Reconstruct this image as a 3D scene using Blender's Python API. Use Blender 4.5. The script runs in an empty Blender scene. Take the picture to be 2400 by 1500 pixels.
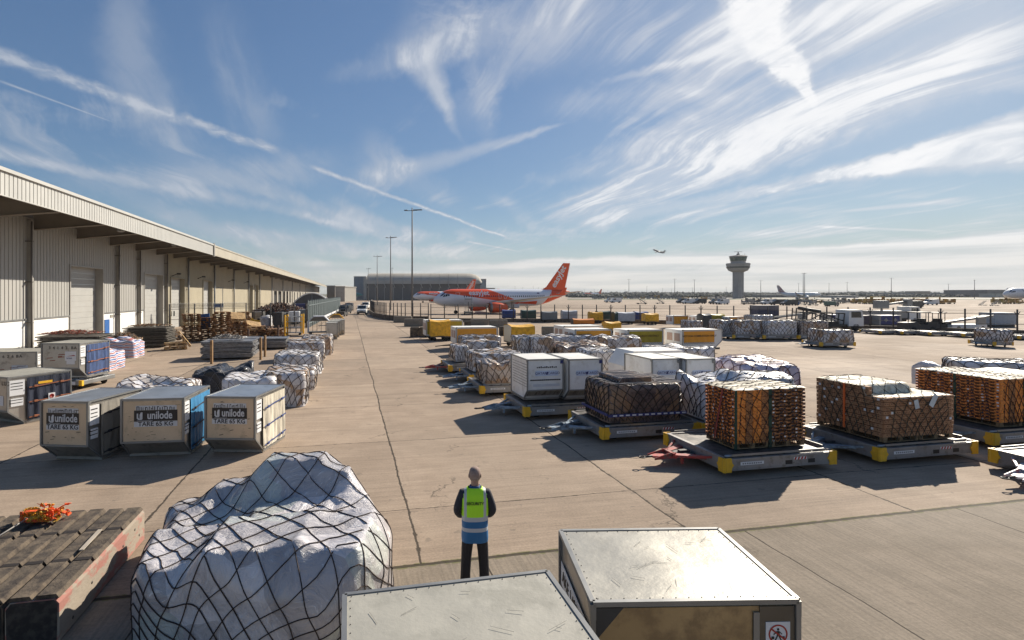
import bpy, bmesh, math, random
from mathutils import Vector, Matrix, noise, Euler
from math import radians, sin, cos, pi, atan, sqrt
random.seed(7)
S = bpy.context.scene
COL = S.collection
# ---------------------------------------------------------------- camera
F, CX, HY, H = 1280., 1100., 688., 4.43       # focal length and principal point measured on the 2400 px photo; camera height
cd = bpy.data.cameras.new('camera'); cam = bpy.data.objects.new('camera', cd); COL.objects.link(cam)
cam.location = (0, 0, H); cam.rotation_euler = (radians(90), 0, 0)
cd.sensor_width = 36; cd.lens = F/2400*36; cd.shift_x = (1200-CX)/2400; cd.shift_y = (HY-750)/2400
cd.clip_start = .1; cd.clip_end = 20000
S.camera = cam
S.view_settings.view_transform = 'Standard'; S.view_settings.look = 'None'
S.view_settings.exposure = 1.06; S.view_settings.gamma = 1
# ---------------------------------------------------------------- node helpers
class NT:
    def __init__(s, nt): s.nt = nt; s.n = nt.nodes; s.l = nt.links
    def put(s, sock, v):
        if v is None: return
        if isinstance(v, bpy.types.NodeSocket): s.l.new(v, sock)
        else:
            try: sock.default_value = v
            except Exception: sock.default_value = (v[0], v[1], v[2], 1) if len(v) == 3 else v
    def m(s, op, a, b=None, c=None, clamp=False):
        n = s.n.new('ShaderNodeMath'); n.operation = op; n.use_clamp = clamp
        for i, v in enumerate((a, b, c)):
            if v is not None: s.put(n.inputs[i], v)
        return n.outputs[0]
    def v(s, op, a, b=None, out=0, scale=None):
        n = s.n.new('ShaderNodeVectorMath'); n.operation = op
        s.put(n.inputs[0], a)
        if b is not None: s.put(n.inputs[1], b)
        if scale is not None: s.put(n.inputs['Scale'], scale)
        return n.outputs['Value'] if op in ('DOT_PRODUCT', 'LENGTH', 'DISTANCE') else n.outputs[0]
    def comb(s, x, y, z):
        n = s.n.new('ShaderNodeCombineXYZ')
        for i, v in enumerate((x, y, z)): s.put(n.inputs[i], v)
        return n.outputs[0]
    def sep(s, a):
        n = s.n.new('ShaderNodeSeparateXYZ'); s.put(n.inputs[0], a); return n.outputs
    def noise(s, vec, scale=1, detail=5, rough=.55, dist=0, col=False):
        n = s.n.new('ShaderNodeTexNoise'); s.put(n.inputs['Vector'], vec)
        s.put(n.inputs['Scale'], scale); n.inputs['Detail'].default_value = detail
        n.inputs['Roughness'].default_value = rough; n.inputs['Distortion'].default_value = dist
        return n.outputs['Color' if col else 'Fac']
    def vor(s, vec, scale=1, feature='F1', out='Distance'):
        n = s.n.new('ShaderNodeTexVoronoi'); n.feature = feature; s.put(n.inputs['Vector'], vec)
        n.inputs['Scale'].default_value = scale; return n.outputs[out]
    def ramp(s, f, lo, hi, a=0., b=1., smooth=True):
        n = s.n.new('ShaderNodeMapRange'); n.interpolation_type = 'SMOOTHSTEP' if smooth else 'LINEAR'
        for k, v in zip(('Value', 'From Min', 'From Max', 'To Min', 'To Max'), (f, lo, hi, a, b)): s.put(n.inputs[k], v)
        return n.outputs[0]
    def mix(s, f, a, b, blend='MIX'):
        n = s.n.new('ShaderNodeMix'); n.data_type = 'RGBA'; n.blend_type = blend
        s.put(n.inputs[0], f); s.put(n.inputs[6], a); s.put(n.inputs[7], b)
        return n.outputs[2]
    def bump(s, h, strength=.3, dist=.02, normal=None):
        n = s.n.new('ShaderNodeBump'); s.put(n.inputs['Height'], h)
        n.inputs['Strength'].default_value = strength; n.inputs['Distance'].default_value = dist
        if normal: s.put(n.inputs['Normal'], normal)
        return n.outputs[0]
def c4(c): return (c[0], c[1], c[2], 1)
# ---------------------------------------------------------------- world: sun position, sky and cirrus
SUN = Vector((2.15, 2.54, 2.0)).normalized()
el = math.asin(SUN.z); az = math.atan2(SUN.x, SUN.y)
world = bpy.data.worlds.new('World'); S.world = world; world.use_nodes = True
world.cycles.sampling_method = 'MANUAL'; world.cycles.sample_map_resolution = 256
w = NT(world.node_tree)
bg = w.n['Background']
sk = w.n.new('ShaderNodeTexSky'); sk.sky_type = 'NISHITA'; sk.sun_disc = False
sk.sun_elevation = el; sk.sun_rotation = az; sk.air_density = 1.0; sk.dust_density = .6; sk.ozone_density = 2.0; sk.altitude = 60
tc = w.n.new('ShaderNodeTexCoord'); dirv = w.v('NORMALIZE', tc.outputs['Generated'])
def DP(px, py): return Vector(((px-CX)/F, 1, (HY-py)/F)).normalized()
dx, dy, dz = w.sep(dirv)
zz = w.m('MAXIMUM', w.m('ADD', dz, .10), .03)
ux, uy = w.m('DIVIDE', dx, zz), w.m('DIVIDE', dy, zz)        # where the ray meets the cloud layer
warp = w.noise(w.comb(ux, uy, 3.1), .55, 3, .5, 0, True)
warpv = w.v('SCALE', w.v('SUBTRACT', warp, (.5, .5, .5)), scale=.95)
pw = w.v('ADD', w.comb(ux, uy, 0), warpv)
px_, py_, _ = w.sep(pw)
# fine fibres: long along the wind, thin across it
def streak(ang, sx, sy, seed, detail=7, rough=.62, dist=0):
    a = radians(ang)
    rx = w.m('ADD', w.m('MULTIPLY', px_, cos(a)), w.m('MULTIPLY', py_, -sin(a)))
    ry = w.m('ADD', w.m('MULTIPLY', px_, sin(a)), w.m('MULTIPLY', py_, cos(a)))
    return w.noise(w.comb(w.m('MULTIPLY', rx, sx), w.m('MULTIPLY', ry, sy), seed), 1, detail, rough, dist)
fib = streak(-12, 3.4, .55, 1.7)
fib2 = streak(-14, 13., 1.5, 9.2, 6, .66)
lump = w.noise(w.comb(ux, uy, 7.7), 1.0, 4, .55, .4)
texture = w.m('ADD', w.m('MULTIPLY', fib, .68), w.m('MULTIPLY', fib2, .32))
cov = w.m('ADD', w.m('MULTIPLY', texture, .62), w.m('MULTIPLY', lump, .45))
side = w.ramp(dx, -.45, .45)                                  # more cirrus towards the sun
thr = w.m('SUBTRACT', .545, w.m('MULTIPLY', side, .04))
veil = w.m('MULTIPLY', w.ramp(cov, thr, w.m('ADD', thr, .17)), w.m('MULTIPLY', w.ramp(side, 0, 1, .8, .85), w.ramp(dy, -.3, .4, .25, 1.)))
fac = veil
wobA = w.m('SUBTRACT', w.noise(w.v('SCALE', dirv, scale=5.), 1, 3), .5)
wobB = w.m('SUBTRACT', w.noise(w.v('SCALE', dirv, scale=42.), 1, 3, .6), .5)
TEX = {}
def tx(kind, tex):
    """shared cloud textures: S long fibres, P mottled puffs"""
    if not tex: return None
    k = (kind, tex)
    if k not in TEX:
        srcn = texture if kind == 'S' else w.m('ADD', w.m('MULTIPLY', puff, .6), w.m('MULTIPLY', fib2, .4))
        TEX[k] = w.ramp(srcn, .42, .57, 1-tex, 1.)
    return TEX[k]
puff = w.noise(w.v('MULTIPLY', dirv, (30., 30., 75.)), 1, 5, .65, .6)
inv = w.m('SUBTRACT', 1., fac)
def band(p1, p2, w1, w2, strength, edge=.5, wob=.0, tex=.6, fade=.03, a=0, b=0, sc=0):
    """a cloud band or vapour trail along the great circle through two directions"""
    global inv
    d1, d2 = DP(*p1), DP(*p2)
    n = d1.cross(d2).normalized(); al = (d2-d1*d1.dot(d2)).normalized(); L = d2.dot(al)
    dist = w.v('DOT_PRODUCT', dirv, tuple(n))
    t = w.v('DOT_PRODUCT', dirv, tuple(al))
    if wob: dist = w.m('MULTIPLY_ADD', wobA, wob*1.6, dist)
    if w1 > 4: dist = w.m('MULTIPLY_ADD', wobB, min(.035, min(w1, w2)*1.3/F+.004), dist)
    wid = w.m('MULTIPLY_ADD', t, (w2-w1)/F/L, w1/F)
    q = w.m('DIVIDE', w.m('ABSOLUTE', dist), w.m('MAXIMUM', wid, .0004))
    f = w.ramp(q, edge, 1.0, strength, 0.)
    f = w.m('MULTIPLY', f, w.ramp(w.m('ABSOLUTE', w.m('SUBTRACT', t, L/2)), L/2-fade, L/2+fade, 1., 0.))
    if tex: f = w.m('MULTIPLY', f, tx('P' if sc > 50 else 'S', round(tex*4)/4))
    inv = w.m('MULTIPLY', inv, w.m('SUBTRACT', 1., f))
# vapour trails on the left
band((-60, 112), (650, 352), 19, 13, 0.78, .1, .006, .5, .012, sc=90)
band((735, 393), (1190, 558), 8, 4, 0.86, .1, .004, .25, .012, sc=90)
band((0, 190), (250, 281), 3.5, 1.5, 0.59, .1, .0, .25, .02, sc=90)
band((-80, 335), (290, 425), 26, 8, 0.72, .1, .01, .5, .03)
band((-80, 230), (200, 400), 46, 20, 0.52, .1, .02, .5, .04)
band((-60, 352), (560, 470), 12, 20, 0.59, .1, .01, .5, .04)
band((1095, 566), (1210, 588), 3.5, 2, 0.78, .1, 0, .25, .01)
band((285, -60), (330, 200), 40, 90, 0.39, .05, .03, .5, .08)
band((300, 150), (480, 430), 70, 110, 0.31, .05, .03, .75, .08)
band((520, 60), (620, 330), 60, 70, 0.34, .05, .03, .75, .06)
band((410, 250), (470, 480), 30, 90, 0.44, .05, .03, .75, .05)
band((200, 420), (760, 400), 40, 60, 0.55, .05, .03, .5, .07)
band((480, 400), (900, 540), 34, 16, 0.75, .1, .02, .5, .05)
band((330, 470), (820, 640), 30, 22, 0.72, .1, .02, .5, .06)
band((560, 470), (960, 560), 18, 14, 0.65, .1, .02, .5, .06)
band((480, 540), (1150, 610), 30, 24, 0.72, .1, .02, .5, .06)
band((700, 500), (800, 525), 12, 12, 0.78, .1, .01, .5, .02)
# swirl in the middle
band((820, 160), (1440, 0), 34, 100, 0.78, .1, .03, .75, .06)
band((1000, 40), (1180, 90), 60, 70, 0.59, .1, .03, .5, .06, sc=60)
band((955, 90), (1075, 300), 70, 14, 0.72, .1, .03, .5, .04)
band((1120, 120), (1150, 330), 60, 30, 0.55, .1, .03, .75, .05)
band((1180, 150), (1090, 270), 30, 60, 0.42, .1, .03, .5, .05)
band((845, 430), (1290, 298), 46, 8, 0.86, .05, .02, .5, .04)
band((870, 360), (1050, 470), 60, 40, 0.65, .05, .03, .75, .05)
band((790, 480), (1000, 560), 30, 14, 0.65, .05, .03, .5, .05)
band((1160, 470), (1260, 540), 20, 30, 0.52, .05, .03, .75, .03)
# broken trail near the top and the broad bands to the right
band((1772, -70), (1772, 70), 78, 68, .97, .5, .012, .25, .02, sc=60)
band((1752, 40), (1872, 178), 56, 34, .97, .4, .008, .25, .02, sc=60)
band((1862, 160), (1908, 246), 30, 8, .97, .35, .006, .25, .012, sc=60)
band((1150, 150), (1740, 40), 60, 100, .45, .05, .03, .75, .08)
band((1440, 190), (1730, 100), 8, 26, .70, .1, .02, .5, .03)
band((1300, 250), (1700, 190), 40, 60, .42, .05, .03, .75, .06)
band((1330, 500), (2460, 60), 50, 110, .90, .15, .03, .5, .07)
band((1350, 400), (2000, 190), 40, 90, .62, .05, .03, .75, .10)
band((1280, 420), (1560, 380), 20, 40, .45, .05, .03, .75, .06)
band((1380, 525), (1900, 420), 26, 14, .78, .1, .02, .5, .03)
band((1560, 515), (1830, 440), 12, 8, .6, .1, .02, .5, .03)
band((1880, 418), (2460, 335), 12, 50, .95, .3, .012, .25, .03)
band((2060, 380), (2460, 270), 12, 26, .92, .3, .012, .25, .03)
band((1850, 130), (2460, -50), 30, 70, .60, .05, .03, .75, .08)
band((1850, 60), (2250, -40), 30, 40, .5, .05, .03, .5, .05)
band((2300, 215), (2480, 190), 14, 24, .65, .1, .02, .5, .03)
band((1970, 496), (2260, 468), 4, 9, .70, .1, .0, .25, .02)
band((1900, 530), (2190, 541), 4, 3, .65, .1, .0, .25, .02)
# bank of stratus low over the horizon, layered and ragged
e1 = w.noise(w.comb(w.m('MULTIPLY', dx, 4.5), w.m('MULTIPLY', dz, 3.), 2.), 1, 6, .6)
top = w.m('ADD', .062, w.m('MULTIPLY', w.m('SUBTRACT', e1, .5), .045))
top = w.m('ADD', top, w.ramp(dx, -.1, .65, -.004, .018))
bank = w.ramp(w.m('SUBTRACT', dz, top), -.006, .003, 1., 0.)
bl = w.noise(w.comb(w.m('MULTIPLY', dx, 3.2), w.m('MULTIPLY', dz, 60.), 5.), 1, 5, .55)
bank = w.m('MULTIPLY', bank, w.ramp(bl, .30, .6, .55, .95))
bank = w.m('MULTIPLY', bank, w.ramp(dx, -.30, .12, .25, 1.))
fac = w.m('SUBTRACT', 1., w.m('MULTIPLY', inv, w.m('SUBTRACT', 1., bank)))
hz = w.ramp(dz, -.01, .16, .55, 0.)
sr, sg, sb = w.sep(sk.outputs[0])
mx = w.m('MAXIMUM', w.m('MAXIMUM', sr, sg), sb)                # hold back the glare round the sun, as the exposure of the photograph does
skc = w.v('SCALE', sk.outputs[0], scale=w.m('DIVIDE', 1.25, w.m('ADD', 1., w.m('MULTIPLY', mx, .13))))
skc = w.v('MULTIPLY', skc, (.78, .95, 1.10))
skyc = w.mix(hz, skc, c4((4.6, 5.0, 5.1)))
cloudc = w.mix(w.ramp(dx, -.4, .5), c4((4.2, 4.7, 5.5)), c4((6.6, 6.8, 7.3)))
cloudc = w.mix(w.ramp(fac, .55, 1.), cloudc, w.mix(w.ramp(dx, -.4, .5), c4((5.2, 5.6, 6.3)), c4((9.2, 9.2, 9.3))))
cloudc = w.mix(w.ramp(dz, .0, .12, 1., 0.), cloudc, w.mix(w.ramp(bl, .35, .6), c4((5.2, 5.3, 5.2)), c4((7.4, 7.0, 6.3))))
w.put(bg.inputs['Color'], w.mix(fac, skyc, cloudc)); bg.inputs['Strength'].default_value = .05
ld = bpy.data.lights.new('sun', 'SUN'); ld.energy = 3.75; ld.angle = radians(.5); ld.color = (1, .91, .78)
sun = bpy.data.objects.new('sun', ld); COL.objects.link(sun)
sun.rotation_euler = (-SUN).to_track_quat('-Z', 'Y').to_euler()
# ---------------------------------------------------------------- places
def G(px, py, z=0.):
    Y = F*(H-z)/(py-HY); return Vector(((px-CX)*Y/F, Y, z))
def DD(px, py, Y): return Vector(((px-CX)*Y/F, Y, H-(py-HY)*Y/F))
def XY(px, Y, z=0.): return Vector(((px-CX)*Y/F, Y, z))
RA = atan((CX-818)/F)                                          # the stand and the shed run 12.4 degrees left of the view
RU = Vector((-sin(RA), cos(RA), 0)); RV = Vector((cos(RA), sin(RA), 0))
def W(s, t, z=0.): return RU*s+RV*t+Vector((0, 0, z))
def SP(px, T):
    k = (px-CX)/F; return T*(RV.x-RV.y*k)/(k*RU.y-RU.x)
def yaw(vx): return -atan((vx-CX)/F)
# ---------------------------------------------------------------- mesh helpers
class MB:
    def __init__(s): s.v = []; s.f = []; s.mi = []; s.sm = []; s.T = None
    def add(s, vs, fs, mi=0, smooth=False):
        b = len(s.v)
        s.v += [(s.T @ Vector(p)) if s.T else Vector(p) for p in vs]
        for f in fs: s.f.append([b+i for i in f]); s.mi.append(mi); s.sm.append(smooth)
        return s
    def box(s, c, d, mi=0, rz=0, R=None, ch=0):
        hx, hy, hz = d[0]/2, d[1]/2, d[2]/2
        if ch:
            k = min(ch, hx*.45, hy*.45, hz*.45)
            vs = []; 
            for sx in (-1, 1):
                for sy in (-1, 1):
                    for sz in (-1, 1):
                        vs += [(sx*(hx-k), sy*(hy-k), sz*hz), (sx*(hx-k), sy*hy, sz*(hz-k)), (sx*hx, sy*(hy-k), sz*(hz-k))]
            def i(sx, sy, sz, k_): return ((sx > 0)*4+(sy > 0)*2+(sz > 0))*3+k_
            fs = []
            for sz in (-1, 1):
                q = [i(-1, -1, sz, 0), i(1, -1, sz, 0), i(1, 1, sz, 0), i(-1, 1, sz, 0)]; fs.append(q if sz > 0 else q[::-1])
            for sy in (-1, 1):
                q = [i(-1, sy, -1, 1), i(1, sy, -1, 1), i(1, sy, 1, 1), i(-1, sy, 1, 1)]; fs.append(q if sy < 0 else q[::-1])
            for sx in (-1, 1):
                q = [i(sx, -1, -1, 2), i(sx, 1, -1, 2), i(sx, 1, 1, 2), i(sx, -1, 1, 2)]; fs.append(q if sx > 0 else q[::-1])
            for sx in (-1, 1):
                for sy in (-1, 1):
                    q = [i(sx, sy, -1, 1), i(sx, sy, -1, 2), i(sx, sy, 1, 2), i(sx, sy, 1, 1)]; fs.append(q if sx*sy < 0 else q[::-1])
                for sz in (-1, 1):
                    q = [i(sx, -1, sz, 0), i(sx, -1, sz, 2), i(sx, 1, sz, 2), i(sx, 1, sz, 0)]; fs.append(q if sx*sz > 0 else q[::-1])
            for sy in (-1, 1):
                for sz in (-1, 1):
                    q = [i(-1, sy, sz, 0), i(-1, sy, sz, 1), i(1, sy, sz, 1), i(1, sy, sz, 0)]; fs.append(q if sy*sz < 0 else q[::-1])
            for sx in (-1, 1):
                for sy in (-1, 1):
                    for sz in (-1, 1):
                        q = [i(sx, sy, sz, 0), i(sx, sy, sz, 1), i(sx, sy, sz, 2)]; fs.append(q if sx*sy*sz < 0 else q[::-1])
        else:
            vs = [(x*hx, y*hy, z*hz) for x in (-1, 1) for y in (-1, 1) for z in (-1, 1)]
            fs = [(0, 1, 3, 2), (4, 6, 7, 5), (0, 4, 5, 1), (2, 3, 7, 6), (0, 2, 6, 4), (1, 5, 7, 3)]
        M = R if R is not None else Matrix.Rotation(rz, 3, 'Z')
        return s.add([M @ Vector(p)+Vector(c) for p in vs], fs, mi)
    def b2(s, lo, hi, mi=0, ch=0):
        return s.box([(a+b)/2 for a, b in zip(lo, hi)], [abs(b-a) for a, b in zip(lo, hi)], mi, ch=ch)
    def beam(s, a, b, wd, ht, mi=0, up=Vector((0, 0, 1))):
        a, b = Vector(a), Vector(b); d = b-a; L = d.length
        if L < 1e-6: return s
        y = d/L; x = y.cross(up)
        x = x.normalized() if x.length > 1e-4 else Vector((1, 0, 0)); z = x.cross(y)
        return s.box((a+b)/2, (wd, L, ht), mi, R=Matrix((x, y, z)).transposed())
    def prism(s, pts, a, b, axis='y', mi=0):
        """polygon (2D) pushed along an axis from a to b. axis y: pts are (x,z); x: (y,z); z: (x,y)"""
        n = len(pts)
        def P(p, t): return (p[0], t, p[1]) if axis == 'y' else ((t, p[0], p[1]) if axis == 'x' else (p[0], p[1], t))
        vs = [P(p, a) for p in pts]+[P(p, b) for p in pts]
        fs = [list(range(n)), list(range(2*n-1, n-1, -1))]+[[i, i+n, (i+1) % n+n, (i+1) % n] for i in range(n)]
        return s.add(vs, fs, mi)
    def tube(s, pts, r, n=6, mi=0, cap=True, smooth=True):
        pts = [Vector(p) for p in pts]; m = len(pts)
        if m < 2: return s
        rs = r if isinstance(r, (list, tuple)) else [r]*m
        vs = []; px = None
        for i, p in enumerate(pts):
            t = (pts[min(i+1, m-1)]-pts[max(i-1, 0)])
            t = t.normalized() if t.length > 1e-9 else Vector((0, 0, 1))
            if px is None: px = t.orthogonal().normalized()
            px = px-t*px.dot(t); px = px.normalized() if px.length > 1e-6 else t.orthogonal().normalized()
            q = t.cross(px)
            vs += [p+(px*cos(2*pi*k/n)+q*sin(2*pi*k/n))*rs[i] for k in range(n)]
        fs = [[i*n+k, i*n+(k+1) % n, (i+1)*n+(k+1) % n, (i+1)*n+k] for i in range(m-1) for k in range(n)]
        if cap: fs += [list(range(n))[::-1], list(range((m-1)*n, m*n))]
        return s.add(vs, fs, mi, smooth)
    def lathe(s, prof, n=24, c=(0, 0, 0), mi=0, axis='z', smooth=True, close=True):
        vs = []; c = Vector(c)
        for r, z in prof:
            for k in range(n):
                a = 2*pi*k/n; x, y = r*cos(a), r*sin(a)
                vs.append(c+(Vector((x, y, z)) if axis == 'z' else Vector((z, x, y)) if axis == 'x' else Vector((y, z, x))))
        m = len(prof)
        fs = [[i*n+k, i*n+(k+1) % n, (i+1)*n+(k+1) % n, (i+1)*n+k] for i in range(m-1) for k in range(n)]
        if close: fs += [list(range(n))[::-1], list(range((m-1)*n, m*n))]
        return s.add(vs, fs, mi, smooth)
    def grid(s, fn, nu, nv, mi=0, smooth=True):
        vs = [fn(i/nu, j/nv) for j in range(nv+1) for i in range(nu+1)]
        fs = [[j*(nu+1)+i, j*(nu+1)+i+1, (j+1)*(nu+1)+i+1, (j+1)*(nu+1)+i] for j in range(nv) for i in range(nu)]
        return s.add(vs, fs, mi, smooth)
    def build(s, name, mats, parent=None, loc=None, rz=None):
        me = bpy.data.meshes.new(name); me.from_pydata([tuple(p) for p in s.v], [], s.f)
        if not isinstance(mats, (list, tuple)): mats = [mats]
        for m in mats: me.materials.append(m)
        me.polygons.foreach_set('material_index', s.mi); me.polygons.foreach_set('use_smooth', s.sm)
        me.update()
        return link(name, me, parent, loc, rz)
def link(name, me, parent=None, loc=None, rz=None):
    o = bpy.data.objects.new(name, me); COL.objects.link(o)
    if parent is not None: o.parent = parent
    if loc is not None: o.location = loc
    if rz is not None: o.rotation_euler = (0, 0, rz)
    return o
def tag(o, label, cat, group=None, kind=None):
    if label: o['label'] = label
    if cat: o['category'] = cat
    if group: o['group'] = group
    if kind: o['kind'] = kind
    return o
def thing(name, label, cat, loc=(0, 0, 0), rz=0, group=None):
    o = bpy.data.objects.new(name, None); COL.objects.link(o); o.location = loc; o.rotation_euler = (0, 0, rz)
    o.empty_display_size = .3
    return tag(o, label, cat, group)
def kids(o): return [c for c in bpy.data.objects if c.parent is o]
def dup(root, loc, rz, label=None, group=None, scale=None):
    def cp(o, par):
        c = o.copy(); COL.objects.link(c); c.parent = par
        for ch in KIDS.get(o.name, None) or kids(o): cp(ch, c)
        return c
    r = cp(root, None); r.location = loc; r.rotation_euler = (0, 0, rz)
    if label: r['label'] = label
    if group: r['group'] = group
    if scale: r.scale = scale
    return r
KIDS = {}
def remember(root):
    def rec(o):
        k = kids(o); KIDS[o.name] = k
        for c in k: rec(c)
    rec(root)
_tc = {}
def text(s, size, m, parent, loc, rot=(pi/2, 0, 0), name='lettering', sx=1., off=0., extrude=.002, align='CENTER', shear=0, sp=1.):
    cu = bpy.data.curves.new('t', 'FONT'); cu.body = s; cu.size = size; cu.extrude = extrude; cu.offset = off
    cu.align_x = align; cu.align_y = 'CENTER'; cu.shear = shear; cu.resolution_u = 3; cu.space_character = sp
    o = bpy.data.objects.new('t', cu); COL.objects.link(o)
    dg = bpy.context.evaluated_depsgraph_get(); me = bpy.data.meshes.new_from_object(o.evaluated_get(dg))
    bpy.data.objects.remove(o); me.materials.clear(); me.materials.append(m); me.name = name
    q = link(name, me, parent); q.location = loc; q.rotation_euler = rot; q.scale = (sx, 1, 1)
    return q
# ---------------------------------------------------------------- materials
MATS = {}
AL = .78
def mat(name, col, rough=.6, metal=0., col2=None, scale=3., thr=(.42, .62), bump=0., bscale=30., stretch=(1, 1, 1), coord='Object', spec=.5, var=.12, alpha=1, bdist=.02):
    if name in MATS: return MATS[name]
    if col is None: raise KeyError(name)
    m = bpy.data.materials.new(name); m.use_nodes = True; n = NT(m.node_tree); b = n.n['Principled BSDF']
    t = n.n.new('ShaderNodeTexCoord').outputs[coord]
    if stretch != (1, 1, 1): t = n.v('MULTIPLY', t, stretch)
    oi = n.n.new('ShaderNodeObjectInfo').outputs['Random']
    t = n.v('ADD', t, n.comb(n.m('MULTIPLY', oi, 17.), n.m('MULTIPLY', oi, 5.), 0.))
    nz = n.noise(t, scale, 6, .6)
    v1 = n.ramp(nz, .3, .7, 1-var, 1+var, False)
    al = AL if max(col) < .62 else 1.
    col = tuple(x*al for x in col); col2 = tuple(x*al for x in col2) if col2 else None
    base = n.v('SCALE', tuple(col), scale=v1)
    if col2 is not None: base = n.mix(n.ramp(n.noise(t, scale*2.3, 8, .65), thr[0], thr[1]), base, c4(col2))
    n.put(b.inputs['Base Color'], base)
    n.put(b.inputs['Roughness'], n.m('ADD', rough, n.m('MULTIPLY', n.m('SUBTRACT', nz, .5), .25), clamp=True))
    b.inputs['Metallic'].default_value = metal; b.inputs['Specular IOR Level'].default_value = spec
    if bump: n.put(b.inputs['Normal'], n.bump(n.noise(t, bscale, 5, .6), bump, bdist))
    MATS[name] = m; return m
# ---------------------------------------------------------------- ground
def ground_mat():
    m = bpy.data.materials.new('concrete apron'); m.use_nodes = True; n = NT(m.node_tree); b = n.n['Principled BSDF']
    g = n.n.new('ShaderNodeNewGeometry').outputs['Position']
    s = n.v('DOT_PRODUCT', g, tuple(RU)); t = n.v('DOT_PRODUCT', g, tuple(RV))
    wob = n.m('MULTIPLY', n.m('SUBTRACT', n.noise(g, 1.6, 5, .65), .5), .06)
    wob2 = n.m('MULTIPLY', n.m('SUBTRACT', n.noise(g, .35, 3, .5), .5), .16)
    def joint(c, off, pitch, wd):
        q = n.m('ADD', n.m('ADD', c, wob), n.m('SUBTRACT', 200*pitch-off, wob2))
        q = n.m('MODULO', q, pitch); q = n.m('SUBTRACT', q, pitch/2); q = n.m('SUBTRACT', pitch/2, n.m('ABSOLUTE', q))
        return n.ramp(q, n.m('MULTIPLY', wd, .35), wd, 1., 0.)
    near = n.ramp(s, 8.87, 8.89, 1., 0.)
    frag = n.noise(g, 4.5, 5, .7)
    wl = n.m('ADD', .026, n.m('MULTIPLY', n.ramp(frag, .45, .7), .045))
    jl = joint(t, 1.17, 5.03, wl)
    jt = n.m('MULTIPLY', joint(s, 11.2, 5.3, n.m('MULTIPLY', wl, .6)), n.ramp(s, 8.95, 9.0))
    jn = n.m('MULTIPLY', joint(t, 2.2, 5.0, .02), near)
    jlf = n.m('MULTIPLY', jl, n.m('SUBTRACT', 1., near))
    e = n.m('ABSOLUTE', n.m('SUBTRACT', n.m('ADD', s, n.m('MULTIPLY', wob, .9)), 8.88))
    edge = n.ramp(e, .03, .055, 1., 0.)
    moss = n.ramp(e, .02, .11, 1., 0.)
    jj = n.m('MAXIMUM', n.m('MAXIMUM', jlf, jt), n.m('MAXIMUM', jn, edge), clamp=True)
    # brushed finish, wear and stains
    st = n.comb(n.m('MULTIPLY', t, .45), n.m('MULTIPLY', s, 16.), 0)
    brush = n.noise(st, 1., 6, .7)
    st2 = n.comb(n.m('MULTIPLY', t, .06), n.m('MULTIPLY', s, 1.3), 3.)
    tyre = n.noise(st2, 1., 6, .62, .4)
    big = n.noise(g, .11, 5, .6); mid = n.noise(g, .9, 6, .62); fine = n.noise(g, 22., 5, .7); pits = n.vor(g, 26., 'F1')
    slab = n.n.new('ShaderNodeTexWhiteNoise'); slab.noise_dimensions = '3D'
    n.put(slab.inputs['Vector'], n.comb(n.m('FLOOR', n.m('DIVIDE', n.m('SUBTRACT', t, 1.17), 5.03)), n.m('FLOOR', n.m('DIVIDE', n.m('SUBTRACT', s, 11.2), 5.3)), 0))
    c = n.mix(n.ramp(mid, .32, .7), c4((.350, .268, .197)), c4((.43, .332, .246)))
    c = n.mix(n.m('MULTIPLY', n.ramp(big, .38, .66), .55), c, c4((.305, .247, .190)))
    c = n.mix(n.m('MULTIPLY', n.ramp(tyre, .48, .68), .55), c, c4((.26, .20, .148)))
    c = n.mix(n.m('MULTIPLY', n.ramp(n.noise(n.comb(n.m('MULTIPLY', t, .5), n.m('MULTIPLY', s, .06), 9.), 1, 5, .6), .56, .72), .35), c, c4((.24, .19, .145)))
    c = n.v('SCALE', c, scale=n.ramp(slab.outputs['Value'], 0, 1, .84, 1.10, False))
    gn = n.comb(n.m('MULTIPLY', t, 20.), n.m('MULTIPLY', s, .5), 1.)
    groove = n.noise(gn, 1., 4, .6)
    cn = n.mix(n.ramp(mid, .35, .68), c4((.23, .19, .145)), c4((.29, .24, .185)))
    cn = n.mix(n.m('MULTIPLY', n.ramp(groove, .42, .62), .38), cn, c4((.14, .12, .095)))
    c = n.mix(near, c, cn)
    c = n.v('SCALE', c, scale=n.mix(near, n.v('SCALE', (1, 1, 1), scale=n.ramp(brush, .3, .7, .80, 1.14, False)), c4((1, 1, 1))) if 0 else n.m('ADD', n.m('MULTIPLY', n.m('SUBTRACT', n.ramp(brush, .3, .7, .80, 1.14, False), 1.), n.m('SUBTRACT', 1., n.m('MULTIPLY', near, .75))), 1.))
    c = n.v('SCALE', c, scale=n.ramp(fine, .3, .7, .80, 1.14, False))
    c = n.mix(n.m('MULTIPLY', n.ramp(pits, .0, .18, 1., 0.), n.m('MULTIPLY', n.ramp(mid, .5, .68), .6)), c, c4((.16, .13, .10)))
    spots = n.ramp(n.noise(g, 3.1, 3, .5), .66, .72)
    c = n.mix(n.m('MULTIPLY', spots, .5), c, c4((.17, .14, .11)))
    oil = n.ramp(n.noise(n.v('MULTIPLY', g, (.55, .55, 1)), 1., 5, .7, .3), .64, .74)
    c = n.mix(n.m('MULTIPLY', oil, .42), c, c4((.12, .095, .075)))
    trk = n.comb(n.m('MULTIPLY', t, 2.6), n.m('MULTIPLY', s, .09), 4.)
    c = n.mix(n.m('MULTIPLY', n.ramp(n.noise(trk, 1., 5, .7), .58, .70), n.m('MULTIPLY', n.ramp(n.noise(g, .13, 2), .45, .6), .32)), c, c4((.13, .105, .085)))
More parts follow.
